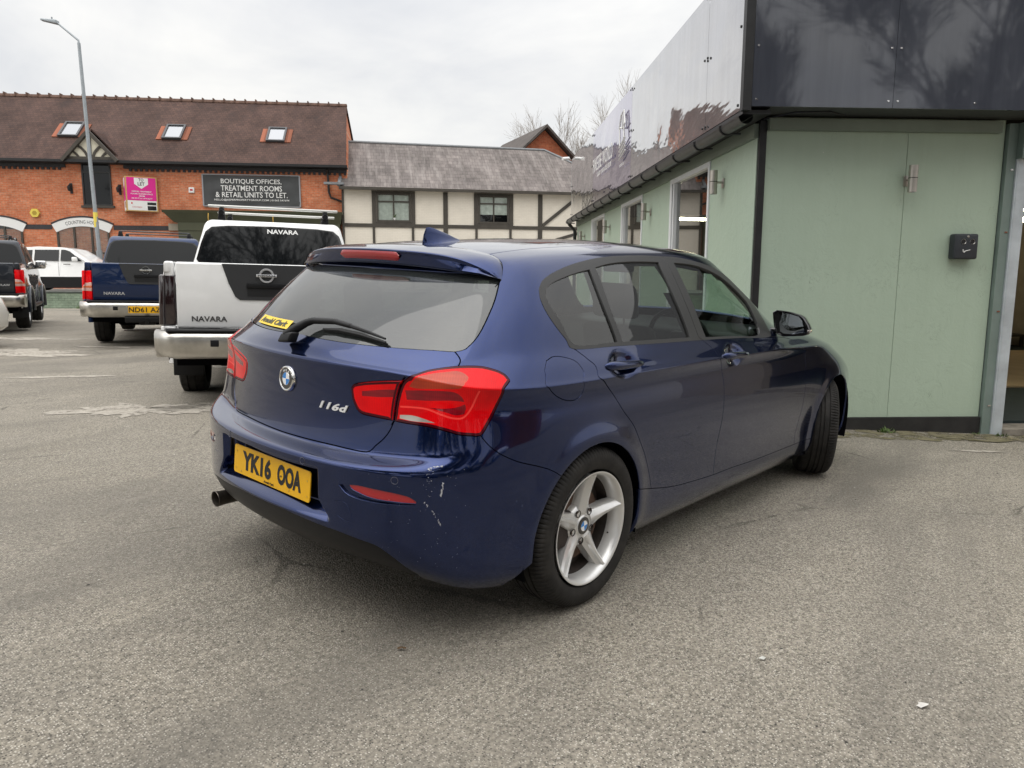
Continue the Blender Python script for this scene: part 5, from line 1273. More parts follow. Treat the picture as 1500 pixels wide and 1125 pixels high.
for i,xl in enumerate((-5.95,-3.2)):
    m=MB(); m.tube([(xl,-.75,3.98),(xl,-.80,3.80),(xl,-.78,3.62)],.02,6); m.lathe([(0,.02),(.03,.10),(.16,.12),(.20,.04),(.24,.01)],12,axis='z',c=(xl,-.78,3.42)); m.build('lantern',MAT['brass'],sh)
# lanterns, alarms, downpipe, banner, letting board
for i,(xl,zl) in enumerate(((-11.83,5.02),(-9.82,5.0))):
    t=thing('wall_lantern',['small black lantern left of the dark upper window','small black lantern between the dark upper window and the letting board'][i],'wall lamp',group='black lanterns on the brick wall'); t.parent=None
    t.matrix_world=Matrix.Translation(RD(-7.530827,34.5,0))@Matrix.Rotation(AZ+math.radians(7),4,'Z')@Matrix.Translation((xl,0,zl))
    m=MB(); m.box(-.05,.05,-.03,0,-.22,.22); m.tube([(0,-.03,.1),(0,-.16,.18),(0,-.2,.10)],.02,6); m.build('bracket',MAT['post_black'],t); m=MB(); m.lathe([(-.14,.03),(-.12,.07),(.05,.10),(.12,.04),(.16,.005)],8,axis='z',c=(0,-.2,0)); m.build('lamp_body',MAT['post_black'],t)
def on_red(name,label,cat,x,z,group=None,y=0):
    t=thing(name,label,cat,group=group); t.matrix_world=Matrix.Translation(RD(-7.530827,34.5,0))@Matrix.Rotation(AZ+math.radians(7),4,'Z')@Matrix.Translation((x,y,z)); return t
t=on_red('alarm_box','yellow hexagonal alarm box above the left arch','alarm box',-13.39,3.95); m=MB(); m.prism([(.20*math.cos(a),-.09,.20*math.sin(a)) for a in np.linspace(0,2*PI,7)[:-1]],(0,.088,0)); b=m.build('alarm_case',MAT['alarm_yellow'],t)
m=MB(); m.prism([(.10*math.cos(a)-.0,-.10,.10*math.sin(a)) for a in np.linspace(0,2*PI,7)[:-1]],(0,.009,0)); m.build('alarm_badge',simple('mustard_badge',(.40,.28,.03),.5),b)
t=on_red('alarm_box','small white alarm box with a red mark, left of the charcoal banner','alarm box',-6.80,5.03); m=MB(); m.rbox(-.12,.12,-.08,-.002,-.12,.12,.02); b=m.build('alarm_case',MAT['sign_white'],t); m=MB(); m.box(-.06,.06,-.084,-.081,-.03,.05); m.build('alarm_badge',simple('red_badge',(.5,.02,.04),.5),b)
t=on_red('drainpipe','bent black drainpipe at the right end of the orange brick wall','drainpipe',0,0); m=MB(); m.tube([(-.85,-.30,6.02),(-.85,-.12,5.85),(-.82,-.10,5.05),(-.74,-.10,4.80),(-.22,-.10,4.62),(-.10,-.10,4.35),(-.10,-.10,.7)],.05,8); m.tube([(-2.2,-.25,5.98),(-.85,-.25,6.02)],.03,6); m.build('pipe',MAT['post_black'],t)
bn=on_red('banner','charcoal letting banner with white capitals tied to the brick wall','banner',-4.21,5.05)
V=[];F=[];nx,nz_=50,14
for i in range(nx+1):
    for j in range(nz_+1):
        u=i/nx;v=j/nz_; sag=.05*(4*u*(1-u))*(1-v)
        fold=.014*math.sin(26*u+7*v)*(1-v)**.6+.010*math.sin(9*u-11*v)+.02*math.exp(-((u-v*.3)/.05)**2)*.5
        V.append((-2.09+4.18*u,-.055-fold,-.66+1.32*v-(.03*(4*u*(1-u)))*v+0*sag))
for i in range(nx):
    for j in range(nz_): F.append((i*(nz_+1)+j,(i+1)*(nz_+1)+j,(i+1)*(nz_+1)+j+1,i*(nz_+1)+j+1))
bs_=mesh('banner_sheet',V,F,MAT['banner'],bn,smooth=True)
m=MB()
for a in((-2.13,-2.07,-.70,.68),(2.07,2.13,-.70,.68)): m.box(a[0],a[1],-.075,-.02,a[2],a[3])
m.box(-2.07,2.07,-.072,-.02,-.72,-.67); m.box(-2.07,2.07,-.072,-.02,.66,.70); m.build('banner_edge',simple('grey_banner_edge',(.30,.31,.33),.6),bn)
for txt,z,w,hh in(('BOUTIQUE OFFICES,',.40,2.62,.235),('TREATMENT ROOMS',.115,2.65,.235),('& RETAIL UNITS TO LET.',-.17,3.12,.235),('HELLO@ASPERPROPERTYGROUP.COM | 01562 547694',-.405,3.25,.105)):
    text_on(txt,'banner_lettering',MAT['white_ink'],bn,(0,-.085,z-.02),(1,0,0),(0,0,1),width=w,height=hh,bold=.008,thick=.004)
lb=on_red('letting_board','pink and white V-shaped letting board fixed to the brick wall','sign',-8.95,4.79)
def vface(name,a,b,par,segs):
    a=Vector(a);b=Vector(b); u=(b-a); L=u.length; u.normalize(); n=Vector((u.y,-u.x,0)); 
    m=MB(); P=[a+Vector((0,0,-.74)),b+Vector((0,0,-.74)),b+Vector((0,0,.74)),a+Vector((0,0,.74))]; m.prism([tuple(p) for p in P],tuple(-n*.03)); o=m.build(name,MAT['brass'] if 0 else simple('board_edge',(.55,.36,.12),.6),par)
    def rect(x0,x1,z0,z1,mat,nm,off):
        m=MB(); P=[a+u*x0*L+n*off+Vector((0,0,z0)),a+u*x1*L+n*off+Vector((0,0,z0)),a+u*x1*L+n*off+Vector((0,0,z1)),a+u*x0*L+n*off+Vector((0,0,z1))]; m.prism([tuple(p) for p in P],tuple(-n*.004)); return m.build(nm,mat,o)
    rect(.04,.96,-.28,.70,MAT['magenta'],'pink_panel',.006); rect(.04,.96,-.70,-.285,MAT['sign_white'],'white_panel',.006)
    if segs:
        m=MB(); P=[(.28,.68),(.28,.42),(.5,.22),(.72,.42),(.72,.68)]; m.prism([tuple(a+u*x*L+n*.010+Vector((0,0,z))) for x,z in P],tuple(-n*.003)); m.build('white_shield',MAT['sign_white'],o)
        for t_,x,z,w,h in(('TO',.5,.60,.20,.13),('LET',.5,.43,.27,.14)): text_on(t_,'board_lettering',MAT['ink'],o,a+u*x*L+n*.012+Vector((0,0,z)),u,(0,0,1),width=w,height=h,bold=.02)
        for t_,z,w in(('OFFICES, TREATMENT',.10,.78),('ROOMS, BUSINESS SPACE',-.0,.86),('FROM',-.09,.22),('100 SQ FT to 1,674 SQ FT',-.19,.82)): text_on(t_,'board_lettering',MAT['white_ink'],o,a+u*.5*L+n*.012+Vector((0,0,z)),u,(0,0,1),width=w,height=.062,bold=.02)
        rect(.66,.94,-.46,-.34,MAT['gloss_black'],'black_panel',.010); rect(.66,.94,-.68,-.50,MAT['gloss_black'],'black_panel',.010)
        m=MB(); m.lathe([(0,.0001),(.004,.045)],8,axis='y',c=tuple(a+u*.16*L+n*.014+Vector((0,0,-.40)))); m.build('red_mark',simple('red_print',(.6,.03,.04),.5),o)
        text_on('Halls','board_lettering',MAT['ink'],o,a+u*.38*L+n*.012+Vector((0,0,-.41)),u,(0,0,1),width=.28,height=.05) if 0 else None
        text_on('01562 630230','board_lettering',simple('red_print',(.6,.03,.04),.5),o,a+u*.33*L+n*.012+Vector((0,0,-.56)),u,(0,0,1),width=.38,height=.045)
    else:
        m=MB(); P=[(.2,.68),(.2,.42),(.5,.22),(.8,.42),(.8,.68)]; m.prism([tuple(a+u*x*L+n*.010+Vector((0,0,z))) for x,z in P],tuple(-n*.003)); m.build('white_shield',MAT['sign_white'],o)
        rect(.60,.94,-.60,-.34,MAT['gloss_black'],'black_panel',.010)
vface('front_board',(-.42,-.62,0),(.72,-.12,0),lb,True); vface('side_board',(-.72,-.02,0),(-.43,-.62,0),lb,False)
# ---------------------------------------------------------------- timber-framed building
TB=thing('half_timbered_building','cream painted brick building with dark timber framing under a streaked slate roof','building',RD(-7.742851,34.2,0),AZ+math.radians(11))
m=MB(); m.box(0,12.2,0,7,.6,5.22); m.build('wall',MAT['cream_brick'],TB)
m=MB(); V=[(-.1,-.35,5.26),(12.4,-.35,5.26),(10.55,3.4,7.72),(.32,3.4,7.80),(-.1,7.2,5.26),(12.4,7.2,5.26),(11.75,.9,6.9)]
m.add([(-.1,-.35,5.26),(12.4,-.35,5.26),(11.55,2.4,6.95),(10.2,3.4,7.74),(.25,3.4,7.80),(-.1,7.2,5.26),(12.4,7.2,5.26),(12.3,3.4,5.9)],[(0,1,2,3,4),(4,3,6,5),(1,7,2),(2,7,6,3)]); sr_=m.build('roof',MAT['slate'],TB,fix=False)
m=MB(); m.tube([(.25,3.4,7.83),(10.2,3.4,7.77),(11.55,2.4,6.98),(12.3,1.0,6.0)],.07,6); m.tube([(-.1,-.36,5.30),(.25,3.4,7.83)],.08,6); m.box(-.75,.12,-.42,-.12,5.32,5.42); m.build('lead_flashing',MAT['lead'],sr_)
m=MB(); m.box(-.1,12.4,-.44,-.33,5.13,5.25); m.box(-.1,12.4,-.33,-.003,5.16,5.23); m.build('gutter',MAT['timber'],TB)
m=MB()
def tb(x0,x1,z0,z1,y=-.05): m.box(x0,x1,y,-.001,z0,z1)
tb(0,12.1,3.50,3.66,-.05); tb(0,.10,.7,5.13,-.048)
for x in(4.70,9.22): tb(x-.10,x+.11,.7,3.5,-.047); tb(x-.10,x+.11,3.66,5.13,-.047)
for x in(1.40,3.18,6.15,7.78): tb(x-.05,x+.06,.7,3.5,-.046)
for x0,x1 in((1.40,3.24),(6.10,7.85)):
    tb(x0-.06,x0+.12,3.66,5.13,-.052); tb(x1-.12,x1+.06,3.66,5.13,-.052); tb(x0+.12,x1-.12,3.66,3.74,-.053); tb(x0+.12,x1-.12,5.05,5.13,-.053)
bar((9.35,3.70),(11.1,5.08),.15,-.051,-.001,m); bar((9.9,3.0),(11.6,3.50),.14,-.049,-.001,m)
bar((9.1,3.4),(7.9,2.4),.13,-.045,-.001,m) if 0 else None
m.build('timber_frame',MAT['timber'],TB)
for x0,x1,bl in((1.54,3.10,0),(6.24,7.71,1)):
    f=casement(TB,x0,x1,3.74,5.05,MAT['timber'],MAT['glass_house'],((x0+x1)/2,),(4.66,),.09,-.035)
    m=MB(); m.box(x0+.05,x1-.05,-.006,-.004,(4.16 if bl else 3.8),4.95); m.build('net_curtain',MAT['curtain'],f)
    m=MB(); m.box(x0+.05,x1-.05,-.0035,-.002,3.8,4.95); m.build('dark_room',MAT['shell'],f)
    if not bl:
        m=MB(); m.lathe([(0,.03),(.10,.06),(.11,.0)],10,axis='z',c=(2.35,-.05,3.83)); m.build('plant_pot',MAT['sign_white'],f); rs=random.Random(2); m=MB()
        for i in range(9): a=rs.uniform(0,6.28); m.tube([(2.35,-.05,3.93),(2.35+.05*math.cos(a),-.05,4.02),(2.35+.1*math.cos(a),-.05,4.10)],[.012,.01,.003],4)
        m.build('pot_plant',MAT['weed'],f)
# far brick gable
FG=thing('far_gable_house','distant brick gable with dark roof peeping over the slate ridge','building',RD(1.75,42,0),AZ+math.atan2(2.35,6.0))
m=MB(); m.prism([(-2.4,0,3),(2.4,0,3),(2.4,0,7.1),(0,0,9.25),(-2.4,0,7.1)],(0,6.4,0)); m.build('wall',MAT['gable_brick'],FG)
m=MB()
for s in(1,-1): m.hexa([(s*2.95,-.35,6.66),(s*2.95,6.6,6.66),(0,6.6,9.36),(0,-.35,9.36),(s*2.95,-.35,6.80),(s*2.95,6.6,6.80),(0,6.6,9.52),(0,-.35,9.52)])
m.build('roof',simple('dark_roof_far',(.075,.062,.055),.8,var=.3,vs=2),FG)
# ---------------------------------------------------------------- pale green showroom
GBM=Matrix.Translation(RD(1.9807,6.1497,0))@Matrix.Rotation(AZ+math.radians(2.95),4,'Z')
GB=thing('showroom_building','single-storey pale green boarded showroom with a tall glossy black fascia','building',mat=GBM)
def on_gb(name,label,cat,x,y,z,group=None,rz=0): return thing(name,label,cat,group=group,mat=GBM@Matrix.Translation((x,y,z))@Matrix.Rotation(rz,4,'Z'))
# front wall
def board(x0,x1,name,par=GB,y0=-.022,z0=.055,z1=2.50):
    m=MB(); m.box(x0,x1,y0,.0,z0,z1); return m.build(name,MAT['green'],par)
board(.055,1.222,'wall_board'); board(1.226,2.03,'wall_board')
m=MB(); m.box(.02,2.04,.003,.14,-.3,2.5); m.build('wall_core',MAT['shell'],GB)
m=MB(); m.box(.05,2.035,-.045,.0,-.3,.052); m.build('plinth',MAT['plinth'],GB)
m=MB(); m.box(-.005,.05,-.035,.02,-.3,2.47); m.build('corner_post',MAT['post_black'],GB)
m=MB(); m.box(.052,1.965,-.085,-.024,2.392,2.48); m.build('header_board',MAT['green_trim'],GB)
m=MB(); m.box(-.25,6,-.36,-.02,2.505,2.535); m.build('soffit',simple('dark_soffit',(.05,.055,.05),.7),GB)
for i,(a,b) in enumerate(((-.215,.868),(.871,2.85),(2.853,6.))):
    m=MB(); m.box(a,b,-.385,-.362,2.50,3.72); o=m.build('fascia_panel',MAT['fascia_front'],GB)
    m=MB()
    for x in(a+.035,b-.035):
        for z in(2.55,2.93,3.4): MB().lathe([(-.3905,.0001),(-.3905,.007),(-.386,.009)],10,c=(x,0,z)).build('fascia_screw',MAT['chrome'],o)
    if i==1: MB().lathe([(-.3905,.0001),(-.3905,.007),(-.386,.009)],10,c=((a+b)/2-.35,0,2.545)).build('fascia_screw',MAT['chrome'],o)
m=MB(); m.box(-.285,-.218,-.39,-.33,2.47,3.72); m.build('fascia_corner_trim',MAT['post_black'],GB)
# long fascia: warped glossy sheets
ys=[-.30,.59,3.72,6.82,9.62]
for i in range(4):
    y0,y1=ys[i]+.002,ys[i+1]-.002; V=[];F=[]; nx,nz_=int((y1-y0)/.06)+2,20
    for a in range(nx+1):
        for b in range(nz_+1):
            y=y0+(y1-y0)*a/nx; z=2.49+1.16*b/nz_
            e=math.sin(PI*b/nz_)*math.sin(PI*a/nx)
            w_=.004*math.sin(2.1*y+.6)*1+.0035*math.sin(3.2*z+1.3*y)+.0015*math.sin(9*y+5*z)
            V.append((-.262-.010*e*(-1)**i*.5+w_*e,y,z))
    for a in range(nx):
        for b in range(nz_): F.append((a*(nz_+1)+b,a*(nz_+1)+b+1,(a+1)*(nz_+1)+b+1,(a+1)*(nz_+1)+b))
    o=mesh('fascia_panel',V,F,MAT['fascia_purple' if i==2 else 'fascia_long'],GB,smooth=True)
    m=MB()
    for z in (2.53,3.1,3.61):
        for y in (y0+.04,y1-.04): MB().lathe([(-.282,.0001),(-.282,.010),(-.270,.012)],8,axis='x',c=(0,y,z)).build('fascia_screw',MAT['post_black'],o)
    if i==2:
        # white lettering and the drawn crest on the purple sheet (reads from the far end toward us)
        def fl(X,Y,Z,yc,zc): return (-.297-Z,yc-X,zc+Y)
        text_on('FINESSE WORLD','fascia_lettering',MAT['white_ink'],o,(0,0,0),(0,-1,0),(0,0,1),width=1.75,height=.22,bold=.012,space=1.2,fn=lambda X,Y,Z:fl(X,Y,Z,5.72,3.06))
        text_on('LUXURY CARS & GOLF LEISURE','fascia_lettering',MAT['white_ink'],o,(0,0,0),(0,-1,0),(0,0,1),width=1.25,height=.07,bold=.01,space=1.1,fn=lambda X,Y,Z:fl(X,Y,Z,5.55,2.88))
        m=MB()
        def stroke(P,r=.011): m.tube([(-.296,4.15-px,3.13+pz) for px,pz in P],r,4)
        stroke([(-.22,.10),(-.10,.27),(.10,.30),(.18,.12),(.02,.08),(-.16,.12)]); stroke([(-.18,.10),(-.16,-.12)]); stroke([(.10,.30),(.12,-.05)]); stroke([(-.02,.08),(.0,.26)])
        for k in range(4): stroke([(-.20,-.14-.055*k),(.20,-.06-.055*k)],.012)
        m.build('fascia_crest',MAT['white_ink'],o); text_on('SHOWROOM','fascia_lettering',MAT['white_ink'],o,(0,0,0),(0,-1,0),(0,0,1),width=.32,height=.035,fn=lambda X,Y,Z:fl(X,Y,Z,4.15,2.74))
m=MB(); m.box(-.225,-.05,-.33,9.62,2.50,3.60); m.build('fascia_backing',MAT['shell'],GB)
m=MB(); m.box(-.262,-.02,9.62,9.64,2.49,3.65); m.build('fascia_end',MAT['steel'],GB)
m=MB(); m.box(-.26,-.045,-.33,10.4,2.455,2.485); m.build('eaves_board',MAT['post_black'],GB)
m=MB()   # half-round gutter
V=[];F=[];n=10;ysg=np.arange(-.28,10.6,.25)
for y in ysg:
    for k in range(n+1):
        a=PI+PI*k/n; V.append((-.215+.058*math.cos(a),y,2.452+.060*math.sin(a)))
for i in range(len(ysg)-1):
    for k in range(n): F.append((i*(n+1)+k,i*(n+1)+k+1,(i+1)*(n+1)+k+1,(i+1)*(n+1)+k))
m.add(V,F,0,True); 
g=m.build('gutter',simple('weathered_black_gutter',(.035,.037,.038),.35,var=.35,vs=9),GB,fix=False)
m=MB()
for y in np.arange(.15,10.4,.72): MB().tube([(-.10,y,2.46),(-.215,y,2.462),(-.278,y,2.455),(-.272,y,2.425),(-.245,y,2.397),(-.215,y,2.388),(-.185,y,2.397),(-.10,y,2.40)],.010,5).build('gutter_bracket',MAT['post_black'],g)
m=MB(); m.tube([(-.2,10.45,2.4),(-.06,10.5,2.25),(-.06,10.5,-.1)],.04,8); m.build('downpipe',MAT['post_black'],GB)
m=MB(); m.box(-.045,.0,-.0,10.45,2.34,2.452); m.build('wall_plate',MAT['green_trim'],GB)
# long wall bays
bays=[(.0,1.17,'p'),(1.17,2.62,'w'),(2.62,4.05,'p'),(4.05,5.50,'w'),(5.50,6.98,'p'),(6.98,8.42,'w'),(8.42,10.45,'p')]
for y0,y1,k in bays:
    if k=='p':
        m=MB(); m.box(-.012,.10,y0+.001,y1-.001,-.3,2.34); m.build('wall_board',MAT['green'],GB)
    else:
        m=MB(); m.box(-.012,.10,y0+.001,y1-.001,-.3,.50); m.build('wall_board',MAT['green'],GB)
        m=MB(); 
        for a,b,c_,d_ in((y0+.001,y0+.05,.50,2.34),(y1-.085,y1-.001,.50,2.34),(y0+.05,y1-.085,.50,.56),(y0+.05,y1-.085,2.29,2.34)): m.box(-.025,.06,a,b,c_,d_)
        m.box(-.018,.05,y1-.16,y1-.12,.56,2.29)
        f=m.build('window_frame',MAT['upvc'],GB)
        m=MB(); m.add([(.02,y0+.05,.56),(.02,y1-.085,.56),(.02,y1-.085,2.29),(.02,y0+.05,2.29)],[(0,3,2,1)]); m.build('window_pane',MAT['glass_shop'],f,fix=False)
# wall, floor and roof of the room behind
m=MB(); m.box(.12,8,10.45,10.6,-.3,2.9); m.box(8,8.1,.0,10.6,-.3,2.9); m.box(4.9,8,0,.12,-.3,2.6); m.build('inner_wall',MAT['interior'],GB)
m=MB(); m.box(.10,8.,.12,10.5,2.56,2.66); m.box(-.04,8.1,-.34,10.6,3.56,3.60); m.build('flat_roof',MAT['shell'],GB)
m=MB(); m.box(.12,8,.16,10.45,-.08,-.02); m.build('floor',MAT['darkfloor'],GB)
def tubelight(x,y,z,L,par=GB,rz=0):
    m=MB(); m.box(-L/2,L/2,-.04,.04,.02,.06); o=m.build('light_fitting',MAT['upvc'],par,loc=(x,y,z),rot=(0,0,rz)); m=MB(); m.tube([(-L/2+.03,0,0),(L/2-.03,0,0)],.022,8); m.build('light_tube',lit,o)
lit=simple('lit_fluorescent_tube',(.9,.85,.6),.5,emit=((1.,.90,.60),22.))
tubelight(1.35,5.4,2.12,1.2,rz=math.radians(12)); tubelight(3.86,1.35,1.82,1.6,rz=math.radians(6)); tubelight(6.4,6.3,2.4,1.5,rz=.1); tubelight(2.5,8,2.3,1.5,rz=1.5)  # tube over the bench is an added lamp, to brighten the brown board
# doorway
m=MB(); m.box(2.04,2.115,-.06,.10,-.3,2.47); m.build('jamb_cover',MAT['green_steel'],GB)
m=MB(); m.box(2.117,2.215,-.075,-.035,-.3,2.19); m.box(2.190,2.215,-.035,.12,-.3,2.19); m.box(2.13,2.135,-.078,-.075,-.3,2.19); jb=m.build('door_jamb',MAT['steel'],GB)
m=MB()
for z in(.15,.95,1.6,2.1): MB().box(2.075,2.10,-.066,-.061,z,z+.012).build('jamb_screw',MAT['chrome'],jb)
m=MB(); m.box(2.117,4.9,-.13,.22,2.19,2.47); sb=m.build('shutter_box',MAT['green_steel'],GB)
m=MB(); 
for z in(2.25,2.40): MB().lathe([(-.134,.0001),(-.134,.006),(-.130,.007)],8,c=(2.15,0,z)).build('shutter_box_rivet',MAT['chrome'],sb)
pass; text_on('H','shutter_box_mark',MAT['steel'],sb,(2.175,-.132,2.40),(1,0,0),(0,0,1),height=.045,thick=.001)
m=MB(); m.box(2.215,4.9,.03,.06,2.02,2.19)
for z in(2.06,2.10,2.14): m.box(2.215,4.9,.02,.032,z,z+.012)
m.build('roller_shutter',MAT['steel'],GB)
m=MB(); m.box(2.215,4.9,-.10,.16,-.3,-.045); m.build('door_threshold',simple('worn_threshold',(.20,.18,.15),.9,var=.4,vs=9,bump=.4),GB)
t=on_gb('tan_floor_sheet','flat tan sheet lying inside the open doorway','board',2.2,2.1,-.018,rz=.0); m=MB(); m.box(0,5.6,0,4.2,0,.02); m.build('sheet',MAT['tan_sheet'],t)  # flat tan sheet over the dark floor
t=on_gb('partition_board','brown board standing inside the doorway behind the boxes','board',4.6,7.8,-.02,rz=.0); m=MB(); m.box(0,3.3,0,.04,.35,2.5); m.build('sheet',simple('brown_hardboard',(.30,.225,.15),.8,var=.1),t); m=MB(); m.box(-.02,3.3,-.8,.0,.20,.24); m.box(0,.05,-.75,-.7,0,.2); m.box(3.2,3.25,-.75,-.7,0,.2); m.build('bench_shelf',MAT['timber'],t)
for i,(x,y,s,c_,lab) in enumerate(((6.72,7.3,.40,(.42,.38,.33),'pale carton with red print on the bench inside the doorway'),(7.25,7.3,.34,(.34,.24,.15),'brown carton beside the pale one on the bench'))):
    t=on_gb('cardboard_box',lab,'box',x,y,.22,'cartons inside the doorway'); m=MB(); m.rbox(-s/2,s/2,-.1,.1,0,s*.8,.006,2); b=m.build('carton',simple('carton_%s'%('pale' if i==0 else 'brown'),c_,.8),t); m=MB(); m.box(-s/2+.02,s/2-.02,-.103,-.1005,.02,.05); m.build('carton_print',simple('red_carton_print',(.4,.05,.04),.6),b)
t=on_gb('blue_tub','small blue topped white tub just inside the doorway','tub',6.25,7.3,.22); m=MB(); m.lathe([(0,.001),(0,.05),(.22,.055),(.22,.001)],20,axis='z'); b=m.build('tub_body',MAT['sign_white'],t); m=MB(); m.lathe([(.222,.001),(.222,.058),(.26,.058),(.26,.001)],20,axis='z'); m.build('tub_lid',simple('blue_lid',(.02,.12,.40),.4),b)
# wall lamps
lampn=[]
def wall_lamp(x,y,z,rz,label):
    t=on_gb('wall_lamp',label,'wall lamp',x,y,z,'brushed steel up-and-down wall lamps on the green boards',rz)
    m=MB(); m.rbox(-.026,.026,-.012,.0,-.05,.035,.004,2); m.tube([(0,-.01,0),(0,-.065,0)],.010,10); m.build('bracket',MAT['lamp_steel'],t)
    m=MB(); m.lathe([(-.10,.030),(-.105,.032),(-.105,.035),(.105,.035),(.105,.032),(.10,.030),(.10,.0001)],28,axis='z',c=(0,-.095,0)); m.lathe([(-.10,.0001),(-.10,.030)],28,axis='z',c=(0,-.095,0)); m.build('lamp_tube',MAT['lamp_steel'],t)
    m=MB(); m.lathe([(.002,.0353),(.008,.0353)],28,axis='z',c=(0,-.095,0)); m.build('lamp_seam',MAT['black_plastic'],t)
wall_lamp(-.012,.78,2.09,-PI/2,'brushed steel wall lamp on the long green wall, nearest the black corner post')
wall_lamp(-.012,3.58,2.07,-PI/2,'brushed steel wall lamp on the long green wall, between the nearest and second windows')
wall_lamp(-.012,6.45,2.07,-PI/2,'brushed steel wall lamp on the long green wall, between the second and third windows')
wall_lamp(-.012,9.30,2.07,-PI/2,'brushed steel wall lamp on the long green wall, farthest, beyond the last window')
wall_lamp(1.232,-.022,2.02,0,'brushed steel wall lamp over the seam on the front green wall')
# key box
t=on_gb('wall_control_box','dark grey rounded control box with two round ports on the front green wall','control box',1.735,-.022,1.49)
m=MB(); m.rbox(-.100,.100,-.085,.0,-.105,.100,.016,4); b=m.build('box_case',simple('charcoal_box',(.032,.036,.042),.45,spec=.4),t)
m=MB(); 
for x in(-.030,.046): m.lathe([(-.0865,.019),(-.0865,.0001)],24,c=(x,0,.036),m=0); m.lathe([(-.0855,.0215),(-.088,.0205),(-.0865,.019)],24,c=(x,0,.036),m=1)
m.lathe([(-.0855,.010),(-.089,.008),(-.089,.0001)],16,c=(.008,0,.078),m=1); m.build('box_port',[MAT['ink'],MAT['dull_chrome']],b)
m=MB(); m.tube([(-.030,-.087,-.025),(-.026,-.087,-.045),(-.018,-.087,-.050),(-.012,-.087,-.040)],.004,5); m.tube([(-.012,-.087,-.040),(.03,-.087,-.030)],.0035,5); m.build('box_emblem',MAT['sign_white'],b)
# camera on the far top end of the fascia
t=on_gb('security_camera','small white security camera on the far top end of the glossy fascia','security camera',-.30,9.60,3.62); m=MB(); m.tube([(0,0,.02),(-.03,-.02,.05),(-.06,-.04,.06)],.012,8); m.build('camera_arm',MAT['sign_white'],t); m=MB(); m.tube([(-.03,-.02,.045),(-.17,-.10,.02)],[.030,.034],12); m.build('camera_body',MAT['sign_white'],t)
m=MB(); m.tube([(.0,-.35,2.50),(-.05,-.385,2.49),(-.4,-.3,2.488)],.004,5)
m=MB(); m.tube([(.02,-.03,2.48),(.2,-.2,2.50),(.45,-.25,2.497),(.65,-.1,2.503)],.006,6); m.build('loose_cable',MAT['post_black'],GB)
# ---------------------------------------------------------------- other vehicles
def simple_wheel(par,loc,R_,w,side,style='alloy',rz=0,mud=None):
    e=bpy.data.objects.new('wheel',None); link(e,par); e.location=loc; e.rotation_euler=(0,0,(0 if side<0 else PI)+rz)
    m=MB(); n=120; V=[];F=[]; h=w/2
    prof=[(-h*.7,R_*.66),(-h*.98,R_*.74),(-h,R_*.86),(-h*.86,R_*.965),(-h*.72,R_*.985),(-h*.36,R_),(-h*.34,R_*.972),(-h*.24,R_*.972),(-h*.22,R_),(h*.22,R_),(h*.24,R_*.972),(h*.34,R_*.972),(h*.36,R_),(h*.72,R_*.985),(h*.86,R_*.965),(h,R_*.86),(h*.98,R_*.74),(h*.7,R_*.66)]
    k=len(prof)
    for j in range(n):
        a=2*PI*j/n
        for hh,r in prof: rr=r-(.010 if (j%3==0 and abs(hh)>h*.5 and r>R_*.95) else 0); V.append((rr*math.cos(a),hh,rr*math.sin(a)))
    for j in range(n):
        for i in range(k-1): F.append((j*k+i,j*k+i+1,((j+1)%n)*k+i+1,((j+1)%n)*k+i))
    m.add(V,F,0,True); m.build('tyre',MAT['tyre'],e)
    m=MB(); m.lathe([(-h*.74,R_*.66),(-h*.80,R_*.70),(-h*.80,R_*.66),(-h*.6,R_*.62),(h*.5,R_*.58)],60,m=0); m.lathe([(-h*.52,.0001),(-h*.55,R_*.16),(-h*.40,R_*.2),(0,R_*.2)],30,m=0)
    ns={'alloy':6,'many':16}[style]
    for q in range(ns):
        a=2*PI*q/ns+.2; wd=R_*(.075 if ns==6 else .026)
        for (r0,r1,y0,y1) in ((R_*.14,R_*.65,-h*.52,-h*.70),):
            P=[]
            for r,y in((r0,y0),(r1,y1)):
                for tx,yy in((-wd,y),(wd,y),(wd,y+.03),(-wd,y+.03)): P.append((r*math.cos(a)-tx*math.sin(a),yy,r*math.sin(a)+tx*math.cos(a)))
            m.add(P,[(0,1,2,3),(7,6,5,4),(0,4,5,1),(1,5,6,2),(2,6,7,3),(3,7,4,0)],0)
    m.build('rim',[MAT['alloy']],e)
    m=MB(); m.lathe([(-h*.1,.0001),(-h*.1,R_*.6)],30); m.build('brake_drum',MAT['alloy_dark'],e); return e
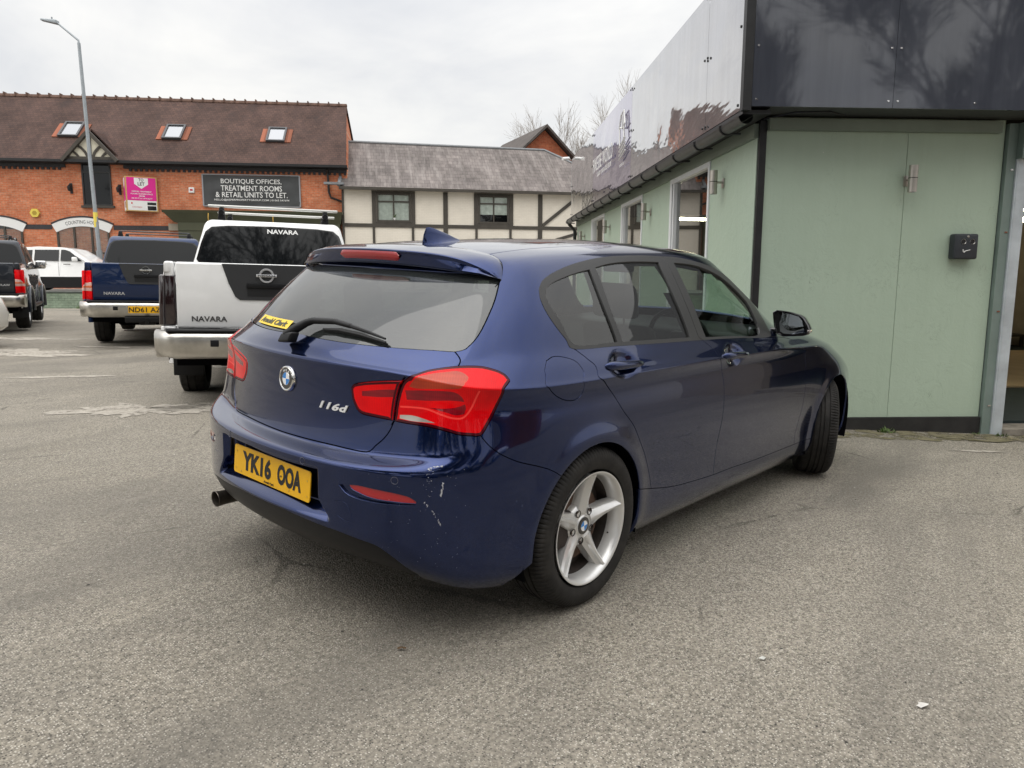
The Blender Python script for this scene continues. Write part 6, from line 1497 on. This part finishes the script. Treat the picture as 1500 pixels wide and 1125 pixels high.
def pickup(label,paint,M4,variant):
    """x forward, y left, z up, origin on the ground under the tailgate"""
    t=thing('pickup_truck',label,'pickup truck',mat=M4,group='pickup trucks parked nose-in along the far side')
    W=.92; mirror_c=MAT['chrome'] if variant=='grey' else MAT['black_plastic']
    # lower body as lofted flank: stations along x with bulged wheel arches
    m=MB()
    def flank(s):
        xs=np.concatenate([np.linspace(.0,5.05,102)]); V=[];F=[]
        zs=[.46,.52,.62,.76,.90,1.02,1.12,1.20,1.27,1.315,1.335]
        for x in xs:
            ar=min(math.hypot(x-1.13,0),9); af=abs(x-4.33)
            nose=max(0,(x-4.6)/.45)
            for k,z in enumerate(zs):
                y=W-.02-.03*((z-.85)/.5)**2-(.015 if z<.55 else 0)
                for cx in(1.13,4.33):
                    r=math.hypot(x-cx,z-.40); y+=.045*math.exp(-((r-.52)/.085)**2)*(1 if z>.40 else .4)
                y-=.16*max(0,nose)**2
                zz=z
                if x>1.62: zz=z-.0*0
                if x>4.0 and z>1.0: zz=z-(z-1.0)*.62*min(1,(x-4.0)/.9)**1.5
                if x<.06: y-=.012
                V.append((x,s*y,zz))
        n=len(zs)
        for i in range(len(xs)-1):
            for k in range(n-1):
                xm=(xs[i]+xs[i+1])/2; zm=(zs[k]+zs[k+1])/2
                if any(math.hypot(xm-cx,zm-.40)<.455 for cx in(1.13,4.33)): continue
                F.append((i*n+k,i*n+k+1,(i+1)*n+k+1,(i+1)*n+k)[::s])
        return V,F
    for s in(1,-1): 
        V,F=flank(s); m.add(V,F,0,True)
    # bed rails, bed sides, front end, bonnet
    for s in(1,-1): m.rhexa([(0,s*(W-.115),1.24),(1.60,s*(W-.115),1.24),(1.60,s*(W-.045),1.24),(0,s*(W-.045),1.24),(0,s*(W-.11),1.345),(1.60,s*(W-.11),1.345),(1.60,s*(W-.048),1.345),(0,s*(W-.048),1.345)],.02)
    m.rhexa([(3.35,-.84,.6),(5.1,-.74,.6),(5.1,.74,.6),(3.35,.84,.6),(3.35,-.80,1.20),(5.02,-.66,1.02),(5.02,.66,1.02),(3.35,.80,1.20)],.09,4)
    m.box(.02,1.58,-.80,.80,.62,.66); m.build('body',paint,t,fix=False)
    m=MB(); m.box(.08,5.0,-.80,.80,.40,.60); m.tube([(1.13,-.7,.38),(1.13,.7,.38)],.07,8); m.rbox(.85,1.4,-.55,.55,.30,.52,.05)
    for cx in(1.13,4.33):
        for s in(1,-1):
            V=[];F=[];n=18
            for i in range(n+1):
                a=PI*i/n
                for y in(.91,.5): V.append((cx+.47*math.cos(a),s*y,.38+.47*math.sin(a)))
            for i in range(n): F.append((2*i,2*i+1,2*i+3,2*i+2))
            m.add(V,F)
    m.build('chassis',MAT['shell'],t,fix=False)
    # tailgate
    g=MB(); g.rhexa([(-.012,-.775,.755),(.04,-.775,.755),(.04,.775,.755),(-.012,.775,.755),(-.012,-.775,1.335),(.04,-.775,1.345),(.04,.775,1.345),(-.012,.775,1.335)],.014,3); tg=g.build('tailgate',paint,t)
    for s in(1,-1):
        m=MB(); m.rhexa([(-.006,s*.79,.50),(.10,s*.79,.50),(.10,s*.925,.50),(.02,s*.915,.50),(-.006,s*.79,.765),(.10,s*.79,.765),(.10,s*.925,.765),(.02,s*.915,.765)],.012); m.build('rear_corner',paint,t); m=MB(); m.rhexa([(-.006,s*.79,1.20),(.10,s*.79,1.20),(.10,s*.90,1.20),(.02,s*.885,1.20),(.0,s*.79,1.345),(.10,s*.79,1.345),(.10,s*.87,1.345),(.03,s*.86,1.345)],.02); m.build('rear_corner',paint,t)
        # lamp
        def lampbox(z0,z1,mat,nm,par,x=-.016):
            m=MB(); m.rhexa([(x,s*.782,z0),(.12,s*.782,z0),(.14,s*.945,z0),(.035,s*.930,z0),(x,s*.782,z1),(.12,s*.782,z1),(.14,s*.935,z1),(.035,s*.918,z1)],.016,3); return m.build(nm,mat,par)
        if variant=='white': lb=lampbox(.77,1.225,MAT['lens_smoke'],'tail_light',t)
        else:
            lb=lampbox(.75,1.215,MAT['lens_red'],'tail_light',t); lampbox(.885,1.035,simple('pale_pink_lens',(.70,.42,.36),.2,coat=.5),'reverse_lens',lb,-.020); lampbox(.93,.99,simple('orange_lens',(.65,.16,.06),.2,coat=.5),'indicator_lens',lb,-.022)
    # black recess with round badge and handle
    if variant!='grey':
        m=MB(); P=[(.385,1.335),(-.385,1.335),(-.33,1.16),(-.275,1.04),(-.235,1.01),(.235,1.01),(.275,1.04),(.33,1.16)]
        m.prism([(-.020,y,z) for y,z in P],(.016,0,0)); rc=m.build('tailgate_panel',simple('dark_tailgate_panel',(.030,.031,.033),.5),tg)
    else: rc=tg
    m=MB(); m.lathe([(-.028,.048),(-.036,.052),(-.036,.064),(-.026,.068)],36,axis='x',c=(0,0,1.235)); m.rbox(-.040,-.026,-.090,.090,1.222,1.248,.004,2); m.build('round_emblem',MAT['chrome'] if variant!='white' else simple('bright_emblem',(.72,.72,.73),.2,.6),rc)
    m=MB(); m.rbox(-.036,-.016,-.175,.175,1.12,1.165,.006,2); m.build('tailgate_handle',MAT['black_plastic'],rc); m=MB(); m.box(-.0225,-.0205,-.17,.17,1.045,1.118); m.build('handle_recess',MAT['ink'],rc)
    if variant=='white': text_on('NISSAN','badge_lettering',MAT['ink'],rc,(-.0405,0,1.235),(0,-1,0),(0,0,1),width=.15,height=.017,bold=.02,thick=.0005)
    word={'white':'NAVARA','blue':'NAVARA','grey':'OUTLAW'}[variant]
    if variant=='grey': text_on(word,'model_badge',simple('bright_badge',(.6,.6,.6),.3,.5),tg,(-.0135,-.56,.915),(0,-1,0),(0,0,1),width=.28,height=.04,bold=.03,thick=.003)
    else: text_on(word,'model_badge',simple('dark_badge',(.10,.10,.10),.3,.6) if variant=='white' else simple('bright_badge',(.6,.6,.6),.3,.5),tg,(-.0135,.50 if variant=='white' else .47,.835 if variant=='white' else .86),(0,-1,0),(0,0,1),width=.30,height=.048,bold=.02,thick=.003)
    # bumper
    m=MB(); V=[];F=[]; ysb=np.linspace(-.96,.96,41)
    for y in ysb:
        e=abs(y)/.96; curve=.0+.16*max(0,(e-.78)/.22)**2.2; dz=.03*max(0,(e-.8)/.2)
        for x,z in((-.10+curve,.735),(-.185+curve,.725),(-.215+curve,.70),(-.225+curve,.66),(-.215+curve,.57+dz),(-.19+curve,.51+dz),(-.15+curve,.485+dz),(-.06+curve,.48+dz)): V.append((x,y,z))
    for i in range(40):
        for k in range(7): F.append((i*8+k,i*8+k+1,(i+1)*8+k+1,(i+1)*8+k))
    m.add(V,F,0,True); m.rhexa([(-.2,-.93,.49),(.05,-.95,.49),(.05,-.955,.49),(-.12,-.95,.49),(-.2,-.93,.72),(.05,-.95,.72),(.05,-.955,.72),(-.12,-.95,.72)],.004) 
    for s in(1,-1): m.rhexa([(-.06,s*.86,.49),(.16,s*.86,.49),(.16,s*.95,.49),(-.06,s*.955,.49),(-.06,s*.86,.70),(.16,s*.86,.70),(.16,s*.95,.70),(-.06,s*.955,.70)],.02)
    bp=m.build('rear_bumper',MAT['dull_chrome'],t,fix=False)
    m=MB(); m.rhexa([(-.205,-.84,.728),(.0,-.88,.728),(.0,.88,.728),(-.205,.84,.728),(-.200,-.84,.748),(.0,-.88,.748),(.0,.88,.748),(-.200,.84,.748)],.006); m.build('bumper_step',MAT['black_plastic'],bp)
    m=MB()
    for s in(1,-1): m.rbox(-.232,-.2,s*.44-.035,s*.44+.035,.60,.66,.006)
    m.rbox(-.20,-.1,-.32,.32,.40,.50,.02); m.tube([(-.1,0,.42),(-.25,0,.40),(-.26,0,.47)],.025,8); m.rbox(-.16,-.1,-.12,.12,.36,.44,.02); m.build('tow_bar',MAT['black_plastic'],bp)
    m=MB(); m.rhexa([(-.236,-.26,.555),(-.226,-.26,.555),(-.226,.26,.555),(-.236,.26,.555),(-.240,-.26,.665),(-.230,-.26,.665),(-.230,.26,.665),(-.240,.26,.665)],.002,1); npl=m.build('number_plate',MAT['plate_yellow'],bp)
    if variant=='blue': text_on('ND61 AZ','plate_lettering',MAT['ink'],npl,(-.241,.02,.61),(0,-1,0),(0,0,1),width=.46,height=.078,bold=.012,thick=.001)
    # cab
    m=MB(); yb,yt=.90,.73
    P=[(1.60,-yb,1.20),(4.12,-yb+.02,1.16),(4.12,yb-.02,1.16),(1.60,yb,1.20),(1.80,-yt,1.85),(3.28,-yt,1.85),(3.28,yt,1.85),(1.80,yt,1.85)]
    m.rhexa(P,.075,4); cab=m.build('cab',paint,t)
    def onrear(y,z,off): f=(z-1.20)/.65; x=1.60+.20*f-off; return (x,y*(1),z)
    m=MB(); P=[]; 
    out=[(-.77,1.345),(-.815,1.40),(-.77,1.58),(-.725,1.71),(-.66,1.765),(-.48,1.785),(0,1.795),(.48,1.785),(.66,1.765),(.725,1.71),(.77,1.58),(.815,1.40),(.77,1.345)]
    m.prism([onrear(y,z,.006) for y,z in out],(.02,0,-.004)); m.build('rear_screen',MAT['gloss_black'],cab)
    m=MB(); m.prism([onrear(y*.965,1.36+(z-1.345)*.935,.010) for y,z in out],(.003,0,-.001)); rsn=m.build('rear_glass',MAT['dark_glass'],cab)
    if variant=='white': text_on('NAVARA','window_lettering',MAT['white_ink'],rsn,onrear(-.10,1.735,.014),(0,-1,0),(.30,0,.95),width=.34,height=.052,bold=.03,thick=.001)
    for s in(1,-1):
        m=MB(); 
        def sd(x,z,off=.004): f=(z-1.20)/.65; return (x,s*(yb-(yb-yt)*f+off),z)
        for P in ([(1.98,1.30),(2.62,1.30),(2.62,1.72),(2.10,1.72)],[(2.72,1.30),(3.86,1.30),(3.30,1.66),(3.20,1.72),(2.72,1.72)]): m.prism([sd(x,z) for x,z in P],(0,-s*.02,0))
        m.build('side_glass',MAT['dark_glass'],cab)
        m=MB(); m.rhexa([(3.66,s*.86,1.27),(3.80,s*.86,1.27),(3.80,s*1.08,1.27),(3.66,s*1.08,1.27),(3.66,s*.88,1.46),(3.80,s*.88,1.46),(3.80,s*1.10,1.46),(3.66,s*1.10,1.46)],.04,4); m.tube([(3.72,s*.80,1.26),(3.74,s*.92,1.30)],.03,6); m.build('wing_mirror',mirror_c,cab)
        m=MB(); 
        for x in(2.15,3.0): MB().rbox(x,x+.2,s*.905-.015,s*.905+.015,1.10,1.14,.008).build('door_handle',MAT['chrome'],t)
        m=MB(); m.tube([(1.9,s*.92,.46),(3.7,s*.92,.46)],.05,8); m.build('side_step',MAT['black_plastic'],t)
        if variant!='blue': m=MB(); m.rbox(.62,.66,s*.78-.14,s*.78+.14,.24,.50,.01); m.build('mud_flap',MAT['black_plastic'],t)
        # arch lips
        if True:
            for cx in(1.13,4.33):
                m=MB(); m.tube([(cx+.468*math.cos(a),s*(.945 if variant=='grey' else .925),.40+.468*math.sin(a)) for a in np.linspace(-.08,PI+.08,27)],.040,8); m.build('wheel_arch_flare',paint,t)
    for cx in(1.13,4.33):
        for s in(1,-1): simple_wheel(t,(cx,s*.785,.37),.37,.25,s)
    # roof bars / rails
    for s in(1,-1):
        if variant!='grey': continue
        m=MB(); m.tube([(1.95,s*.58,1.84),(2.05,s*.58,1.92),(3.1,s*.58,1.92),(3.2,s*.58,1.84)],.022,8); m.build('roof_rail',MAT['gloss_black'],cab)
    barm={'white':MAT['dull_chrome'],'blue':MAT['gloss_black'],'grey':MAT['gloss_black']}[variant]
    for k,x in enumerate((2.02,3.0)):
        e=bpy.data.objects.new('roof_bar',None); link(e,cab); e.location=(x,0,0)
        m=MB(); zt=2.00 if variant=='white' else 1.95; hw=.72 if variant=='white' else .58
        if variant=='white': m.rhexa([(-.035,-hw,zt),(.035,-hw,zt),(.035,hw,zt),(-.035,hw,zt),(-.03,-hw,zt+.028),(.03,-hw,zt+.028),(.03,hw,zt+.028),(-.03,hw,zt+.028)],.01,3)
        else: m.tube([(0,-hw,zt),(0,hw,zt)],.013,6)
        m.build('crossbar',simple('silver_bar',(.55,.55,.52),.35,.5) if variant=='white' else barm,e)
        for s in(1,-1):
            m=MB(); m.rhexa([(-.05,s*.53,1.835),(.05,s*.53,1.835),(.05,s*.62,1.835),(-.05,s*.62,1.835),(-.03,s*.55,zt),(.03,s*.55,zt),(.03,s*.60,zt),(-.03,s*.60,zt)],.01); 
            if variant=='white': m.lathe([(-.065,.0001),(-.065,.03),(-.04,.036),(0,.036)],16,axis='x',c=(0,s*.575,1.94))
            m.build('bar_foot',MAT['black_plastic'],e)
    return t
def place(r,d,head,roll,z=None):
    q=RD(r,d); z=float(gh(q.x,q.y)) if z is None else z
    return Matrix.Translation((q.x,q.y,z))@Matrix.Rotation(AZ+PI/2+math.radians(head),4,'Z')@Matrix.Rotation(math.radians(roll),4,'X')
pickup('white pickup truck with smoked tail lamps and silver roof bars, beside the blue hatchback',MAT['white_paint'],place(-2.29,6.85,15.5,1.3,-.005),'white')
pickup('navy pickup truck with chrome bumper and black roof bars, beyond the white pickup',MAT['navy_paint'],place(-5.94,12.03,21,1.0,.085),'blue')
pickup('dark grey pickup truck at the left edge with a chrome bumper and black roof rails',MAT['slate_paint'],place(-10.45,14.2,28.5,.6,.14),'grey')
def profile_car(name,label,cat,M4,paint,prof,wins,W,wheels,R_,style,group=None,lights=(),trim=None,wheelw=.2):
    t=thing(name,label,cat,mat=M4,group=group)
    ysn=[-1,-.97,-.88,-.6,0,.6,.88,.97,1]; V=[];F=[]; n=len(prof)
    cx=sum(p[0] for p in prof)/n
    for a in ysn:
        for x,z in prof:
            hi=max(0,(z-.85)/.7); wy=W/2*(1-.24*hi); k=abs(a)
            sh=1-.035*max(0,(k-.86)/.14)**2; zz=z-(.03*max(0,(k-.8)/.2)**2 if z>.5 else 0)
            V.append((cx+(x-cx)*sh,a*wy,zz))
    for i in range(len(ysn)-1):
        for j in range(n): F.append((i*n+j,i*n+(j+1)%n,(i+1)*n+(j+1)%n,(i+1)*n+j))
    F.append(list(range(n))); F.append([(len(ysn)-1)*n+j for j in range(n)][::-1])
    m=MB(); m.add(V,F,0,True); b=m.build('body',paint,t)
    def sy(z,off): hi=max(0,(z-.85)/.7); return W/2*(1-.24*hi)+off
    for s in(1,-1):
        for P in wins:
            m=MB(); Q=[(x,s*sy(z,.004),z) for x,z in P]; m.add(Q+[(x,y-s*.03,z) for x,y,z in Q],[list(range(len(P))),list(range(2*len(P)-1,len(P)-1,-1))]+[(i,(i+1)%len(P),(i+1)%len(P)+len(P),i+len(P)) for i in range(len(P))]); m.build('side_window',MAT['dark_glass'],t)
        if trim:
            m=MB(); m.prism([(x,s*(W/2+.004),z) for x,z in trim],(0,-s*.03,0)); m.build('cladding_with_shade',MAT['black_plastic'],t)
        for i,(x,z0,z1) in enumerate(lights[:0]): pass
        for wx in wheels:
            m=MB(); m.prism([(wx+(R_+.05)*math.cos(a),s*(W/2+.003),R_+(R_+.05)*math.sin(a)) for a in np.linspace(-.15,PI+.15,20)],(0,-s*.10,0)); m.build('wheel_arch',MAT['shell'],t)
            simple_wheel(t,(wx,s*(W/2-.085),R_),R_,wheelw,s,style)
    return t,b
# white estate behind the wall (front to the right)
prof=[(-2.15,.42),(-2.17,.75),(-2.12,1.0),(-1.98,1.10),(-1.75,1.52),(-1.55,1.62),(-.8,1.67),(.1,1.64),(.45,1.56),(1.05,1.14),(1.2,1.08),(1.95,.96),(2.12,.80),(2.16,.5),(2.05,.30),(-2.05,.30)]
wins=[[(-1.72,1.14),(-.95,1.13),(-.95,1.53),(-1.45,1.51),(-1.62,1.40)],[(-.86,1.13),(.02,1.12),(.02,1.54),(-.86,1.54)],[(.10,1.12),(.88,1.12),(.42,1.48),(.25,1.54),(.10,1.54)]]
q=RD(-17.35,29.2,.68); M4=Matrix.Translation(q)@Matrix.Rotation(AZ+math.radians(4),4,'Z')
t,b=profile_car('parked_car','white crossover parked side-on above the green brick wall','car',M4,MAT['white_paint'],prof,wins,1.82,(-1.33,1.33),.34,'alloy',trim=[(-2.0,.10),(2.0,.10),(2.02,.52),(-2.05,.52)])  # cladding is drawn down past the body as painted shade under the car
for a in((-.905,-.895,.55,1.10),(.055,.065,.55,1.10)): MB().box(a[0],a[1],-.915,-.912,a[2],a[3]).build('door_gap',MAT['grey_trim'],b)
for a in((-.6,-.35),(.25,.5)): MB().box(a[0],a[1],-.925,-.91,.98,1.01).build('door_handle',MAT['grey_trim'],b)
m=MB(); m.rhexa([(.62,-.92,1.10),(.80,-.92,1.10),(.80,-1.06,1.10),(.62,-1.06,1.10),(.62,-.92,1.26),(.78,-.92,1.26),(.78,-1.06,1.26),(.62,-1.06,1.26)],.03,3); m.build('wing_mirror',MAT['white_paint'],t)
# cream small car at the left edge
prof=[(-1.72,.35),(-1.76,.60),(-1.70,.86),(-1.55,1.02),(-1.25,1.38),(-.9,1.47),(-.1,1.49),(.45,1.38),(1.0,1.02),(1.35,.93),(1.66,.78),(1.76,.55),(1.72,.32),(1.6,.25),(-1.6,.25)]
wins=[[(-1.35,1.04),(-.55,1.03),(-.55,1.38),(-1.1,1.35)],[(-.47,1.03),(.80,1.02),(.35,1.33),(-.1,1.40),(-.47,1.40)]]
q=RD(-9.98,11.45); M4=Matrix.Translation((q.x,q.y,float(gh(q.x,q.y))))@Matrix.Rotation(AZ+math.radians(-8),4,'Z')
profile_car('parked_car','cream small car cut off by the left edge, with a many-spoked wheel','car',M4,MAT['cream_paint'],prof,wins,1.63,(-1.15,1.15),.295,'many')
# cars behind the photographer, seen only as reflections
prof2=[(-2.1,.35),(-2.13,.65),(-2.05,.92),(-1.9,1.02),(-1.45,1.38),(-1.0,1.46),(.1,1.45),(.5,1.36),(1.15,1.0),(1.9,.88),(2.1,.70),(2.1,.35),(2.0,.25),(-2.0,.25)]
wins2=[[(-1.65,1.02),(-.8,1.01),(-.8,1.38),(-1.3,1.34)],[(-.72,1.01),(.90,1.0),(.45,1.30),(.1,1.38),(-.72,1.38)]]
for r,d,hd,pm,lab in((-4.4,-5.5,70,MAT['white_paint'],'white hatchback parked behind the photographer on the left'),(-1.5,-6.4,80,MAT['navy_paint'],'blue hatchback parked behind the photographer'),(9.5,-4.5,-60,MAT['white_paint'],'white hatchback parked beyond the green doorway, outside the picture'),(7.0,-7.5,-75,MAT['slate_paint'],'grey hatchback parked behind the photographer on the right')):
    q=RD(r,d); M4=Matrix.Translation((q.x,q.y,float(gh(q.x,q.y))))@Matrix.Rotation(AZ+math.radians(hd),4,'Z')
    profile_car('parked_car',lab,'car',M4,pm,prof2,wins2,1.76,(-1.28,1.28),.31,'alloy')
# ---------------------------------------------------------------- camera, sun, sky
cam=bpy.data.cameras.new('camera'); co=bpy.data.objects.new('camera',cam); COL.objects.link(co); SC.camera=co
_f=1078.94738; yaw,pit,rol=.717345930,.143116999,.00349065850
cy_,sy_=math.cos(yaw),math.sin(yaw); cp_,sp_=math.cos(pit),math.sin(pit)
fw=Vector((cy_*cp_,sy_*cp_,-sp_)); rt=Vector((sy_,-cy_,0)); up=rt.cross(fw)
r2=rt*math.cos(rol)+up*math.sin(rol); u2=-rt*math.sin(rol)+up*math.cos(rol)
mw=Matrix(((r2.x,u2.x,-fw.x,-2.24273303),(r2.y,u2.y,-fw.y,-2.43834479),(r2.z,u2.z,-fw.z,1.22014385),(0,0,0,1))); co.matrix_world=mw
cam.sensor_fit='HORIZONTAL'; cam.sensor_width=36; cam.lens=36*_f/1500; cam.clip_start=.05; cam.clip_end=2000
SC.render.resolution_x=1024; SC.render.resolution_y=768
SUN_EL,SUN_AZ=math.radians(48),math.radians(172)
w=bpy.data.worlds.new('World'); SC.world=w; w.use_nodes=True; nt=w.node_tree
for n in list(nt.nodes): nt.nodes.remove(n)
out=nt.nodes.new('ShaderNodeOutputWorld'); bg=nt.nodes.new('ShaderNodeBackground'); sky=nt.nodes.new('ShaderNodeTexSky'); sky.sky_type='NISHITA'; sky.sun_disc=False; sky.sun_elevation=SUN_EL; sky.sun_rotation=math.radians(90)-SUN_AZ
tc=nt.nodes.new('ShaderNodeTexCoord'); sx=nt.nodes.new('ShaderNodeSeparateXYZ'); nt.links.new(tc.outputs['Generated'],sx.inputs[0])
# flat cloud deck: project the view direction onto a ceiling
def mth(op,a,b=0.):
    nd=nt.nodes.new('ShaderNodeMath'); nd.operation=op
    for i,v in zip(nd.inputs,(a,b)):
        if isinstance(v,bpy.types.NodeSocket): nt.links.new(v,i)
        else: i.default_value=v
    return nd.outputs[0]
zc=mth('ADD',mth('MAXIMUM',sx.outputs[2],0.),.28)
cx_=nt.nodes.new('ShaderNodeCombineXYZ'); nt.links.new(mth('DIVIDE',sx.outputs[0],zc),cx_.inputs[0]); nt.links.new(mth('DIVIDE',sx.outputs[1],zc),cx_.inputs[1])
def nz(scale,det,rough,dist,loc=(0,0,0),sc=(1,1,1)):
    mp=nt.nodes.new('ShaderNodeMapping'); mp.inputs['Location'].default_value=loc; mp.inputs['Scale'].default_value=sc; nt.links.new(cx_.outputs[0],mp.inputs[0])
    nd=nt.nodes.new('ShaderNodeTexNoise'); nd.inputs['Scale'].default_value=scale; nd.inputs['Detail'].default_value=det; nd.inputs['Roughness'].default_value=rough; nd.inputs['Distortion'].default_value=dist; nt.links.new(mp.outputs[0],nd.inputs['Vector']); return nd.outputs['Fac']
n1=nz(1.1,5,.55,.5,(1.7,.4,0)); n2=nz(3.0,5,.6,.4,(0,3,0),(1,.6,1))
rp=nt.nodes.new('ShaderNodeValToRGB'); rp.color_ramp.elements[0].position=.38; rp.color_ramp.elements[0].color=(4.35,4.40,4.52,1); rp.color_ramp.elements[1].position=.62; rp.color_ramp.elements[1].color=(5.85,5.75,5.52,1)
nt.links.new(mth('ADD',mth('MULTIPLY',n1,.65),mth('MULTIPLY',n2,.35)),rp.inputs['Fac'])
# overcast luminance: brighter overhead
zz=mth('MAXIMUM',sx.outputs[2],0.); gain=mth('ADD',.94,mth('MULTIPLY',mth('POWER',zz,2.6),2.3))
vm=nt.nodes.new('ShaderNodeVectorMath'); vm.operation='SCALE'; nt.links.new(rp.outputs[0],vm.inputs[0]); nt.links.new(gain,vm.inputs['Scale'])
mx=nt.nodes.new('ShaderNodeMixRGB'); mx.inputs[0].default_value=.93; nt.links.new(sky.outputs[0],mx.inputs[1]); nt.links.new(vm.outputs[0],mx.inputs[2])
nt.links.new(mx.outputs[0],bg.inputs[0]); bg.inputs[1].default_value=.10; nt.links.new(bg.outputs[0],out.inputs[0])
sl=bpy.data.lights.new('sun','SUN'); so=bpy.data.objects.new('sun',sl); COL.objects.link(so); sl.energy=.75; sl.angle=math.radians(75); sl.color=(1,.97,.92)
sd_=Vector((math.cos(SUN_EL)*math.cos(SUN_AZ),math.cos(SUN_EL)*math.sin(SUN_AZ),math.sin(SUN_EL))); so.rotation_euler=(-sd_).to_track_quat('-Z','Y').to_euler(); so.location=(0,0,30)
vs=SC.view_settings; vs.view_transform='Standard'; vs.look='None'; vs.gamma=1; vs.exposure=.84; vs.use_curve_mapping=False
